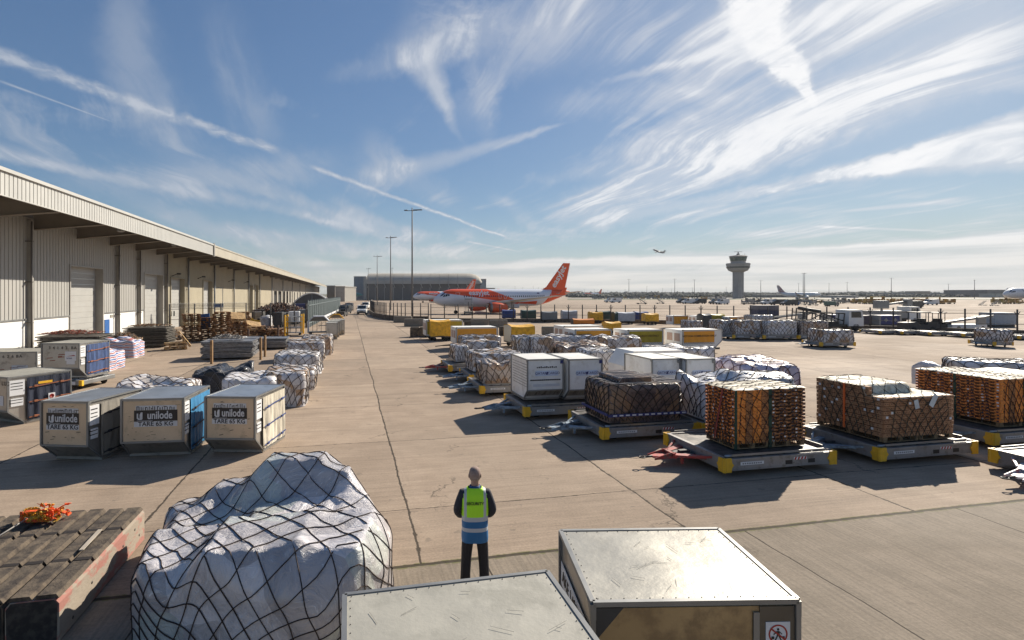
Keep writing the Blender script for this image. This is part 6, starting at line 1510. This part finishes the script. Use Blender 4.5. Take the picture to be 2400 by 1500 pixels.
# ================================================================ boxes, carts, curtain sided containers
m_ytarp = mat('yellow tarpaulin', (.82, .44, .015), .5, col2=(.60, .30, .01), scale=1.5, bump=.6, bscale=3, bdist=.08); m_otarp = mat('orange curtain', (.78, .33, .02), .5, bump=.5, bscale=3, bdist=.06, var=.08); m_olive = mat('olive yellow tarpaulin', (.50, .38, .02), .5, bump=.6, bscale=3, bdist=.08)
def ybox(label, xl, xr, yt, ztop=1.75, dep=2.3, cur=None, words=None, slope=False, rz=None, z0=.45):
    rz = RA if rz is None else rz; a, b = G(xl, yt, ztop), G(xr, yt, ztop); w = (b-a).length; h = ztop-z0
    t = thing('curtain_container', label, 'container', (a.x, a.y, z0), rz, 'white and yellow curtain containers')
    pr = [(0, 0), (w-(.55 if slope else 0), 0), (w, .5 if slope else 0), (w, h), (0, h)]
    k = MB(); k.prism(pr, 0, dep, 'y'); k.build('body', m_white, t)
    k = MB(); x0, x1 = w*.0+.08, w*(.80 if slope else .97)
    zb = h*.30 if words else h*.08
    k.grid(lambda u, v: (x0+(x1-x0)*u, -.03-.02*sin(u*30+3*v)*(1-v), zb+(h*.93-zb)*v), 40, 8); cu = k.build('side_curtain', cur or m_otarp, t)
    k = MB(); 
    if words:
        n_ = 18; pts = []
        for i in range(n_*2+1): pts.append((x0+(x1-x0)*i/(n_*2), -.045, zb-(.0 if i % 2 else .13)))
        k.tube(pts, .012, 4, cap=False); k.build('lacing', m_dkst, cu)
        text(words, .2, mat('brown print', (.16, .09, .02)), cu, ((x0+x1)/2, -.06, h*.66), off=.003, sx=1.0)
    k = MB(); e = .05
    for q in range(len(pr)): k.beam((pr[q][0], -.0, pr[q][1]), (pr[(q+1) % len(pr)][0], -.0, pr[(q+1) % len(pr)][1]), e, e)
    k.build('frame', m_trim, t)
    k = MB(); 
    for q in range(2): k.b2((-.012, .35+q*.95, h*.35), (-.002, 1.05+q*.95, h*.8))
    k.build('end_placard', mat('faded placard', (.55, .38, .30)), t)
    for sx_ in (.04, w-.04): k = MB(); k.box((sx_, .02, h+.01), (.12, .12, .05)); k.build('corner_casting', m_dkst, t)
    return t
def wdolly(label, xl, yt, w, ztop=1.75, rz=None, dep=2.0):
    rz = RA if rz is None else rz; a = G(xl, yt, ztop); t = thing('container_dolly', label, 'dolly', (a.x, a.y, 0), rz, 'dollies under the curtain containers')
    k = MB(); k.b2((.1, .1, .28), (w-.1, dep, .43)); k.build('frame', m_dkst, t)
    k = MB(); k.tube([(.1, dep*.35, .32), (-.9, dep*.5, .28), (.1, dep*.65, .32)], .05, 6); k.tube([(-.9, dep*.5, .28), (-1.5, dep*.5, .22)], .04, 6); k.build('tow_bar', m_dkst, t)
    wheels(t, (.6, w-1.3), (.25, dep-.2), .2, .14)
Y = [(999, 1087, 751, 'far left yellow sided white container behind the yellow tarpaulin cart', 1.9, None, False, m_olive, None), (1069, 1170, 768, 'white container with yellow side behind the first netted loads', 1.75, None, False, m_otarp, None),
     (1322, 1420, 765, 'rear one of the paired white roofed containers in the middle row', 1.75, None, False, m_otarp, None), (1348, 1441, 773, 'front one of the paired white roofed containers in the middle row', 1.75, None, False, m_otarp, None),
     (1472, 1563, 774, 'white container with lettering on an olive yellow curtain', 1.75, 'FOR CARGO USE ONLY', False, m_olive, None), (1600, 1705, 774, 'white container with lettering on an orange curtain and a sloping right end', 1.75, 'NOT FOR COMBUSTION ONLY', True, m_otarp, None)]
for xl, xr, yt, lb, zt, wd_, sl_, cu_, _ in Y:
    ybox(lb, xl, xr, yt, zt, words=wd_, slope=sl_, cur=cu_); a, b = G(xl, yt, zt), G(xr, yt, zt); wdolly('low dolly under the '+lb.replace('white container', 'container', 1)[:70], xl, yt, (b-a).length, zt)
def cart(label, xl, xr, yb, ht, m_, rz=None, dep=1.6, z0=.45, sag=.08, side=None, grp='covered baggage carts', tow=True):
    rz = RA if rz is None else rz; a, b = G(xl, yb), G(xr, yb); w = (b-a).length
    t = thing('baggage_cart', label, 'baggage cart', a, rz, grp); h = ht
    k = MB(); k.b2((0, 0, z0-.1), (w, dep, z0+.03)); k.build('chassis', m_dkst, t)
    def fn(u, v):
        x = w*u
        if v < .35: q = v/.35; return (x, -.03*sin(u*9), z0+(h-z0-.1)*q)
        if v < .65: q = (v-.35)/.3; return (x, dep*q, h-.1+.14*sin(pi*q)-sag*sin(pi*u)*(1 if q else 1)+.03*noise.noise(Vector((u*4+xl, v*4, 0))))
        q = (v-.65)/.35; return (x, dep+.03, h-.1-(h-z0-.1)*q)
    k = MB(); k.grid(fn, 14, 14, smooth=False); k.build('tarpaulin', m_, t)
    for x in (.015, w-.015): k = MB(); k.prism([(0.02, z0), (dep-.02, z0), (dep-.02, h-.12), (dep/2, h-.0), (0.02, h-.12)], x-.01, x+.01, 'x'); k.build('end_panel', side or m_, t)
    wheels(t, (.4, w-.4), (.15, dep-.15), .18, .12)
    if tow: k = MB(); k.tube([(0, dep/2, .3), (-.9, dep/2, .22)], .035, 5); k.build('tow_bar', m_dkst, t)
    return t
cart('cart under a creased olive yellow tarpaulin in front of the far left yellow sided container', 1009, 1057, 800, 1.95, m_ytarp, dep=2.0)
cart('cart with grey end and bright yellow tarpaulin between the netted loads', 1198, 1257, 816, 1.85, m_ytarp, side=m_trim, dep=2.2)
m_bt = mat('blue tarpaulin', (.02, .06, .24), .5, bump=.4, bscale=3); m_gt = mat('green tarpaulin', (.015, .06, .05), .5, bump=.4, bscale=3); m_gy = mat('grey cart panel', (.20, .22, .23), .5); m_wt = mat('white grey tarpaulin', (.52, .55, .60), .5, bump=.4, bscale=3)
for xl, xr, yb, ht, m_, lb in ((1178, 1209, 751, 1.75, m_bt, 'blue covered cart nearest the airliner engine'), (1223, 1257, 752, 1.75, m_gt, 'dark green covered cart beside the blue one'), (1271, 1307, 756, 1.7, m_gy, 'grey hard sided cart with white notices'), (1319, 1354, 755, 1.8, m_wt, 'pale grey covered cart left of the yellow one'),
        (1402, 1432, 756, 1.75, m_gt, 'dark green cart tucked behind the yellow one'), (1384, 1414, 758, 1.7, m_ytarp, 'sagging yellow cart in front of a green one'), (1441, 1449, 760, 1.75, m_gt, 'narrow dark green end of the pale covered cart'), (1449, 1489, 760, 1.75, m_wt, 'long pale grey covered cart right of the yellow one'), (1490, 1521, 757, 1.7, m_bt, 'blue covered cart behind the second yellow one'), (1513, 1545, 761, 1.6, m_ytarp, 'second sagging yellow cart beside the blue one'),
        (1648, 1669, 772, 1.9, mat('dark tarp', (.04, .05, .06), .4), 'dark rounded covered cart behind the orange curtain container'), (1669, 1700, 769, 1.8, m_olive, 'olive covered cart behind the dark one'), (1344, 1394, 767, 1.1, mat('orange hood', (.65, .20, .01), .5), 'low cart with orange hood and dark ends'), (1421, 1457, 785, 1.4, m_ytarp, 'yellow covered cart between two white roofs')):
    cart(lb, xl, xr, yb, ht, m_, rz=0.06, side=m_dkst if 'orange hood' in lb else None)
for i, (xl, xr, yb, lb) in enumerate(((1578, 1614, 762, 'white and orange trolley container at the fence, left of two'), (1633, 1665, 762, 'white and orange trolley container at the fence, right of two'))): ybox(lb, xl, xr, yb-22, 1.6, dep=2.0, rz=.1)
ybox('low orange topped container right of the olive cart', 1710, 1745, 743, 1.5, dep=2., rz=.06)
def plainbox(label, xl, xr, yb, ht, m_, dep=2.2, z0=.3, rz=.06, ends=None, name='equipment_box', cat='container', ribs=6):
    a, b = G(xl, yb), G(xr, yb); w = (b-a).length; t = thing(name, label, cat, (a.x, a.y, 0), rz, None)
    k = MB(); k.b2((0, 0, z0), (w, dep, ht), ch=.03); k.build('body', m_, t)
    for i in range(ribs): k = MB(); x = w*(i+.5)/ribs; k.b2((x-.04, -.04, z0+.05), (x+.04, -.002, ht-.05)); k.build('rib', m_, t)
    if ends:
        for x in (0, w): k = MB(); k.b2((x-.12, -.06, z0-.05), (x+.12, dep+.02, ht+.04)); k.build('end_panel', ends, t)
    k = MB(); k.b2((.1, .1, 0), (w-.1, dep-.1, z0-.01)); k.build('base', m_dkst, t)
    return t, w
plainbox('navy shipping container behind the silver covered load', 1775, 1828, 752, 2.5, mat('navy container', (.06, .07, .13)), ribs=12)
plainbox('navy equipment box with pale ends in front of the flatbed truck', 1949, 1989, 766, 1.6, m_inkb, ends=m_trim, ribs=3)
plainbox('dull purple box with pale left end beyond the empty dollies', 2002, 2048, 765, 1.45, mat('dull purple', (.16, .11, .13)), ends=m_trim)
t, w_ = plainbox('navy box with two pale crosses behind the empty dollies', 2062, 2113, 766, 1.5, m_inkb, ends=m_trim, ribs=0)
for x in (.3, .75): k = MB(); k.box((w_*x, -.02, .9), (.5, .02, .16)); k.box((w_*x, -.025, .9), (.16, .02, .5)); k.build('pale_cross', m_trim, t)
plainbox('pale blue grey container near the right edge behind the fence', 2332, 2386, 767, 1.9, mat('pale blue grey', (.42, .47, .52)), ribs=0)
# wrapped loads on dollies, middle distance on the right
for i, (xl, xr, yb, ht, m_, lb) in enumerate(((1684, 1723, 783, 1.4, w_mixed, 'grey wrapped load at the left end of the far row'), (1727, 1794, 785, 1.45, w_mixed, 'brown netted load with blue and green plastic on top, far row'), (1798, 1876, 786, 1.42, w_white, 'white netted load with a blue patch on top, far row'), (1880, 1948, 786, 1.40, w_brown, 'brown netted load with smooth white cover, far row'), (1932, 2010, 803, 1.05, w_mixed, 'netted grey load alone on its dolly in the open apron'), (1614, 1650, 772, 1.0, w_mixed, 'small grey netted load behind the orange curtain container'), (1763, 1818, 760, 1.2, w_silver, 'silver covered load before the navy shipping container'), (2340, 2382, 802, 1.05, w_mixed, 'low grey load on a dolly at the right edge'))):
    cpx(lb, xl, xr, yb, ht, 2.2, z0=.45, m=m_, seed=50+i, rz=.06, steps=.08, cell=.4, nr=.02, res=22, group='wrapped loads across the apron')
    dolly('dolly under the '+lb[:60], xl-8, yb+4, D_blue, rz=.06, scale=((G(xr, yb, .45)-G(xl, yb, .45)).length*1.08/3.15, .9, 1))
for xl, xr, yb, c_, lb in ((1700, 1716, 783, m_blue, 'b'),): pass
for i, (px, yb) in enumerate(((2015, 774), (2063, 775), (2124, 777), (2197, 780), (2260, 783), (2318, 785), (2365, 786))):
    dolly('empty dolly, %s from the left of the row before the fence' % ORDS[i], px, yb, D_red if i % 2 else D_white, rz=-pi/2+.06, scale=(.9, .9, .9))
for px, yb, rz, c_, lb in ((1430, 709, 0, m_white, 'white car far out left of the tower'), (1443, 709.5, 0, m_white, 'second white car far out left of the tower'), (1600, 711, .1, m_grst, 'grey van in the parked group left of the tower'), (1613, 712, .1, m_white, 'white van in the parked group left of the tower'), (1626, 711.5, .1, m_dkst, 'dark van in the parked group left of the tower'), (1640, 712, .1, m_gy, 'grey blue van in the parked group left of the tower'),
        (1678, 713, .1, m_blue, 'blue van left of the tower foot'), (1692, 713.5, .1, m_white, 'white van left of the tower foot'), (1800, 714, 0, m_white, 'white van right of the tower foot'), (1822, 715, 0, m_dkst, 'dark van right of the tower foot'), (1850, 716, 0, m_teal, 'teal truck cab right of the tower'), (2140, 722, .2, m_dkst, 'small dark car on the open taxiway at right'), (2180, 715, 0, m_white, 'white van before the terminal')):
    dup(v0 if c_ is m_white else v1, G(px, yb), rz, lb, 'distant parked vehicles').scale = (1.15,)*3
truck('blue box truck parked right of the tower', G(1855, 716), 0, m_blue, m_teal, 'distant parked vehicles', .62)
truck('green and grey box truck far out on the right', G(1948, 718), 0, m_grst, mat('grey green', (.12, .2, .15)), 'distant parked vehicles', .6)
# small yellow and orange ground equipment in long rows, far off
EQ = []
for mf_, ml_ in ((m_gy, m_trim), (mat('dull yellow', (.55, .36, .06), .6), mat('dull orange', (.50, .24, .05), .6))):
  eq = thing('baggage_cart', 'x', 'baggage cart', (0, 0, 0)); k = MB(); k.b2((-1.6, -.7, .45), (1.6, .7, .6)); 
  for x in (-1.55, 1.55): k.b2((x-.04, -.7, .6), (x+.04, .7, 1.7))
  k.b2((-1.6, -.72, 1.68), (1.6, .72, 1.78)); k.build('frame', mf_, eq); k = MB(); k.b2((-1.4, -.6, .6), (1.4, .6, 1.2)); k.build('load', ml_, eq); wheels(eq, (-1.1, 1.1), (-.6, .6), .2); remember(eq); EQ.append(eq)
rw = random.Random(5); m_e = [m_yel, m_otarp, m_white, m_dkst, m_gy]; first = True
rows = [(1390, 1590, 700.6, 30, 'cart of the far row left of the tower'), (1590, 1700, 703, 10, 'cart of the row beside the tower foot'), (2030, 2230, 712, 26, 'cart of the mostly yellow row before the terminal'), (1960, 2030, 711, 8, 'cart of the row before the pale cargo building'), (2330, 2400, 712, 8, 'cart of the yellow cluster under the wide white airliner'), (1740, 1960, 712, 18, 'cart of the cluttered row below the white airliner')]
for x0, x1, yb, n_, lb in rows:
    for i in range(n_):
        px = x0+(x1-x0)*(i+.5)/n_+rw.uniform(-1, 1)
        o = dup(EQ[1 if 'yellow' in lb or rw.random() < .25 else 0], G(px, yb+rw.uniform(-.5, .8)), rw.uniform(-.5, .5), '%s from the left, %s' % (ORDS[i], lb), lb.replace('cart', 'carts', 1)); s_ = rw.uniform(.8, 1.5); o.scale = (s_, s_, s_*rw.uniform(.8, 1.3))
def kill(o):
    for c in kids(o): kill(c)
    bpy.data.objects.remove(o)
for eq in EQ: kill(eq)
# ================================================================ fences, kerb walls, blocks
m_post = mat('fence post', (.085, .075, .07), .7)
def wire_fence(label, pts, hgt, step, wall=.55, arms=True, name='perimeter_fence'):
    t = thing(name, label, 'fence', (0, 0, 0)); L_ = []; i = 0
    for a, b in zip(pts, pts[1:]):
        d = (b-a).length; n_ = max(1, round(d/step)); L_ += [a.lerp(b, q/n_) for q in range(n_)]
    L_.append(pts[-1])
    if wall:
        for a, b in zip(L_, L_[1:]):
            k = MB(); dd_ = (b-a).normalized()*.03; k.beam(a+dd_+Vector((0, 0, wall/2+.01)), b-dd_+Vector((0, 0, wall/2+.01)), .5, wall); k.build('kerb_block', mat('dark kerb concrete', (.11, .085, .065), .9, col2=(.2, .16, .12), scale=1.5), t)
    for i, p in enumerate(L_[:100]):
        k = MB(); k.tube([(p.x, p.y, 0), (p.x, p.y, hgt)], .085, 5)
        if arms and i % 3 == 1: k.tube([(p.x, p.y, hgt-.7), (p.x+.3, p.y, hgt-.25)], .035, 4); k.tube([(p.x, p.y, hgt-.7), (p.x-.3, p.y, hgt-.25)], .035, 4)
        k.build('post', m_post, t)
    k = MB()
    for z in (hgt*.42, hgt*.80): k.tube([Vector((p.x, p.y, z)) for p in L_], .035, 4, smooth=False)
    for z in (hgt*.86, hgt*.92, hgt*.98): k.tube([Vector((p.x, p.y, z)) for p in L_], .014, 3, smooth=False)
    k.build('wire', m_post, t); return t
V0 = lambda px, py: G(px, py)
wire_fence('long wire perimeter fence on a dark concrete kerb behind the carts', [V0(1010, 753), V0(1140, 755), V0(1300, 755.5), V0(1500, 758), V0(1800, 765), V0(2150, 777), V0(2450, 788)], 2.75, 2.2)
wire_fence('curved stretch of rusty fence and kerb behind the tallest lamp mast', [V0(872, 727), V0(868, 735), V0(878, 743), V0(905, 749), V0(950, 752.5), V0(1004, 753)], 2.9, 1.2, wall=.8, arms=False)
wire_fence('chain link fence with barbed wire between shed and palisade', [V0(397, 776), V0(456, 772), V0(577, 768), V0(634, 765), V0(690, 766), V0(718, 768)], 3.2, 4., wall=0, arms=False, name='chain_link_fence')
k = MB(); A_, B_ = V0(397, 776), V0(577, 768); n_ = 700; pts = []
for i in range(n_): q = i/n_; p = A_.lerp(B_, q); a = i*.55; pts.append(Vector((p.x, p.y+.3*cos(a), 3.0+.3*sin(a))))
k.tube(pts, .012, 3, cap=False); k.build('razor_wire', m_grst, bpy.data.objects['chain_link_fence'])
t = thing('palisade_fence', 'tall grey green palisade fence running away beside the lane', 'fence', (0, 0, 0))
A_, B_ = V0(722, 769), V0(797, 728); d_ = (B_-A_); n_ = 25; m_pal = mat('grey green steel', (.20, .245, .25), .5, .3)
for i in range(n_+1):
    p = A_+d_*(i/n_); k = MB(); k.box((p.x, p.y, 1.8), (.14, .14, 3.6)); k.build('post', m_pal, t)
    if i < n_:
        k = MB()
        for q in range(12): c = A_+d_*((i+(q+.5)/12)/n_); k.beam((c.x, c.y, .05), (c.x, c.y, 3.45), .12, .03)
        k.build('pale_panel', m_pal, t)
k = MB(); k.beam(A_+Vector((.1, 0, .6)), B_+Vector((.1, 0, .6)), .06, .1); k.beam(A_+Vector((.1, 0, 2.9)), B_+Vector((.1, 0, 2.9)), .06, .1); k.build('rail', m_pal, t)
k = MB(); a, b = V0(758, 752), V0(797, 731); k.beam(a+Vector((0, 0, .6)), b+Vector((0, 0, .6)), .06, .35); 
for q in range(9): c = a.lerp(b, q/8); k.box((c.x, c.y, .3), (.1, .1, .6))
tag(k.build('guard_rail', m_label), 'white guard rail along the foot of the palisade fence', 'guard rail')
for xl, xr, yb, ht, lb in ((922, 965, 756, .9, 'pinkish concrete block left of the tallest mast foot'), (947, 996, 765, .95, 'long mossy concrete block right of the lane'), (961, 983, 790, .95, 'left one of two dark concrete blocks before the yellow cart'), (983, 1003, 790, .95, 'right one of two dark concrete blocks before the yellow cart'), (1103, 1146, 762, .8, 'mossy topped concrete block before the kerb wall'), (1147, 1190, 767, .9, 'grey patterned concrete block right of the mossy one'), (1272, 1313, 787, .9, 'pale concrete blocks behind the third row'), (1171, 1190, 787, .9, 'dark block between yellow container and cart'), (1088, 1104, 768, .8, 'small dark block beside the yellow sided container')):
    a, b = V0(xl, yb), V0(xr, yb); w = (b-a).length; k = MB(); k.b2((0, 0, .01), (w, .8, ht), ch=.05); k.b2((.05, .1, ht), (w-.05, .7, ht+.05)); o = k.build('concrete_block', m_conc if 'dark' not in lb else m_blk_top); o.location = a; o.rotation_euler = (0, 0, .05); tag(o, lb, 'concrete block', 'concrete blocks before the kerb wall')
# ================================================================ clutter behind the chain link fence and far end of the left row
def sbox(label, xl, xr, py, zt, vx=818, **kw): return uld(label, xl, xr, py, zt, vx, ov=.35, front=m_alu, side=m_alu, roof=m_roofn, low=m_alu, **kw)
for i, (a, b, py, lb) in enumerate(((766, 790, 757, 'nearest of the small metal containers beyond the white arch'), (771, 795, 753.5, 'second small metal container beyond the white arch'), (776, 800, 751, 'third small metal container beyond the white arch'), (785, 807, 750, 'last small metal container beyond the white arch'))): sbox(lb, a, b, py, 1.6, group='small metal containers at the row end')
def arch(label, px, yb, w, h, m_, rz, dep=.5):
    t = thing('arch_trolley', label, 'trolley', G(px, yb), rz, 'arch topped trolleys'); hw = w/2; ch_ = .55
    pts = [(-hw, 0, .3), (-hw, 0, h-ch_), (-hw+ch_, 0, h), (hw-ch_, 0, h), (hw, 0, h-ch_), (hw, 0, .3)]
    for y in (0, dep): k = MB(); [k.beam((a[0], y, a[2]), (b[0], y, b[2]), .1, .14, up=Vector((0, 1, 0))) for a, b in zip(pts, pts[1:])]; k.build('arch_frame', m_, t)
    k = MB(); k.grid(lambda u, v: (-hw+w*u, dep*v, min(h, h-ch_+min(w*u, w*(1-u)))+.02), 12, 2, smooth=False); k.build('roof', m_, t)
    k = MB(); k.prism([(-hw+.03, h-ch_), (-hw+ch_, h-.04), (hw-ch_, h-.04), (hw-.03, h-ch_)], dep-.06, dep-.03, 'y'); k.build('gable', m_grst, t)
    k = MB(); k.b2((-hw, 0, .28), (hw, dep, .36)); [k.beam((x, dep*.5, .36), (x, dep*.5, h-ch_), .04, .04) for x in (-hw*.6, -hw*.2, hw*.2, hw*.6)]; k.build('cage', m_dkst, t)
    wheels(t, (-hw+.2, hw-.2), (.1, dep-.1), .15, .1)
arch('white arch topped trolley at the far end of the left row', 747, 786, 2.2, 2.0, m_label, RA, 1.5); arch('yellow arch topped trolley beyond the small metal containers', 788, 762, 1.9, 1.5, m_yel, RA, 1.2)
cl = [(640, 660, 733, 'dark cage with orange goods', m_dkst), (648, 672, 735, 'pale roof box', m_roofn), (676, 700, 731, 'white box', m_label), (700, 718, 727, 'grey box', m_gy), (655, 676, 726, 'blue grey box', m_bar1), (680, 705, 722, 'brown box', m_ct), (615, 640, 727, 'dark slab box', m_blk), (592, 614, 732, 'grey low box', m_grst), (660, 690, 716, 'black box', m_blk), (690, 716, 713, 'navy box', m_inkb), (640, 662, 716, 'grey panel box', m_grst), (625, 648, 719, 'red topped box', m_red)]
for i, (a, b, py, lb, m_) in enumerate(cl):
    yb = {0: 769, 1: 767}.get(i, 765-(735-py)*.8); ht = max(.9, H-(py-HY)*G(a, yb).y/F); plainbox('%s stored behind the chain link fence, number %d' % (lb, i+1) if 0 else '%s stored behind the chain link fence' % lb, a, b, yb-1.5, ht, m_, dep=1.8, rz=RA, name='storage_box', cat='storage box', ribs=4, ends=m_dkst if i % 2 else None)
k = MB()
for i, (x, yb) in enumerate(((668, 788), (674, 786), (706, 784), (711, 782))):
    p = G(x, yb); k = MB(); k.box((0, 0, 1.1), (.16, .16, 2.2), ch=.02); o = k.build('yellow_post', m_yel); o.location = p; tag(o, 'yellow post, %s from the left of the four by the trolleys' % ORDS[i], 'post', 'yellow posts')
t = thing('trolley_rack', 'grey wheeled cage trolley between the yellow posts', 'trolley', G(686, 786), RA)
k = MB(); [k.beam((x, y, .2), (x, y, 2.), .05, .05) for x in (-.9, -.3, .3, .9) for y in (0, 1)]; [k.b2((-.9, 0, z), (.9, 1, z+.05)) for z in (.25, .8, 1.4, 1.95)]; k.build('rack', m_grst, t); wheels(t, (-.7, .7), (.1, .9), .12, .08)
t = thing('mobile_steps', 'grey blue mobile access steps standing against the beige wall', 'steps', G(512, 768), RA+.2)
k = MB(); [k.beam((x, -1.2+.5*0, .1), (x, .6, 3.), .06, .06) for x in (-.5, .5)]; [k.beam((x, .6, .1), (x, .6, 5.2), .06, .06) for x in (-.5, .5)]; [k.beam((x, -.6, 2.0), (x, -.6, 3.4), .05, .05) for x in (-.5, .5)]; [k.b2((-.5, -1.2+i*.2, .1+i*.32), (.5, -1.0+i*.2, .15+i*.32)) for i in range(9)]; k.beam((-.5, .6, 5.2), (.5, .6, 5.2), .06, .06); k.b2((-.6, .4, 3.), (.6, 1.8, 3.12)); [k.beam((x, 1.8, .1), (x, 1.8, 4.9), .06, .06) for x in (-.5, .5)]; k.beam((-.5, .6, 5.), (-.5, 1.8, 4.9), .05, .05); k.beam((.5, .6, 5.), (.5, 1.8, 4.9), .05, .05); k.build('frame', m_bar1, t); k = MB(); k.b2((-.6, .35, 2.6), (.6, .4, 3.)); k.build('name_panel', m_blue, t)
t = tug('yellow machine standing behind the chain link fence', G(603, 764), .4, m_yel, sc=1.1)
cpx('rounded silver covered machine beside the yellow one', 608, 632, 765, 1.5, 2.5, m=w_silver, seed=77, net=False, res=18, name='covered_machine', cat='machine')
heap('net_heap', 'dark heap of tyres and cords at the shed end of the storage yard', 655, 755, 1.6, 7, 5, 1.6, mat('dark cord', (.04, .04, .045), col2=(.3, .12, .05), scale=2), 9, 220, .05)
heap('net_heap', 'dark tangle of fabric straps behind the small pallet stack', 625, 786, 0, 3.2, 2.4, 1.1, mat('dark cord', None), 10, 160, .04)

# ================================================================ air
k = MB(); k.b2((-1500, -55, -1), (3600, 3550, 150)); hm = bpy.data.materials.new('haze'); hm.use_nodes = True; n = NT(hm.node_tree)
n.n.remove(n.n['Principled BSDF']); pv = n.n.new('ShaderNodeVolumePrincipled'); pv.inputs['Density'].default_value = .00010; pv.inputs['Color'].default_value = (.80, .86, .95, 1); pv.inputs['Anisotropy'].default_value = .2
n.l.new(pv.outputs[0], n.n['Material Output'].inputs['Volume']); tag(k.build('haze', hm), None, None, kind='stuff')
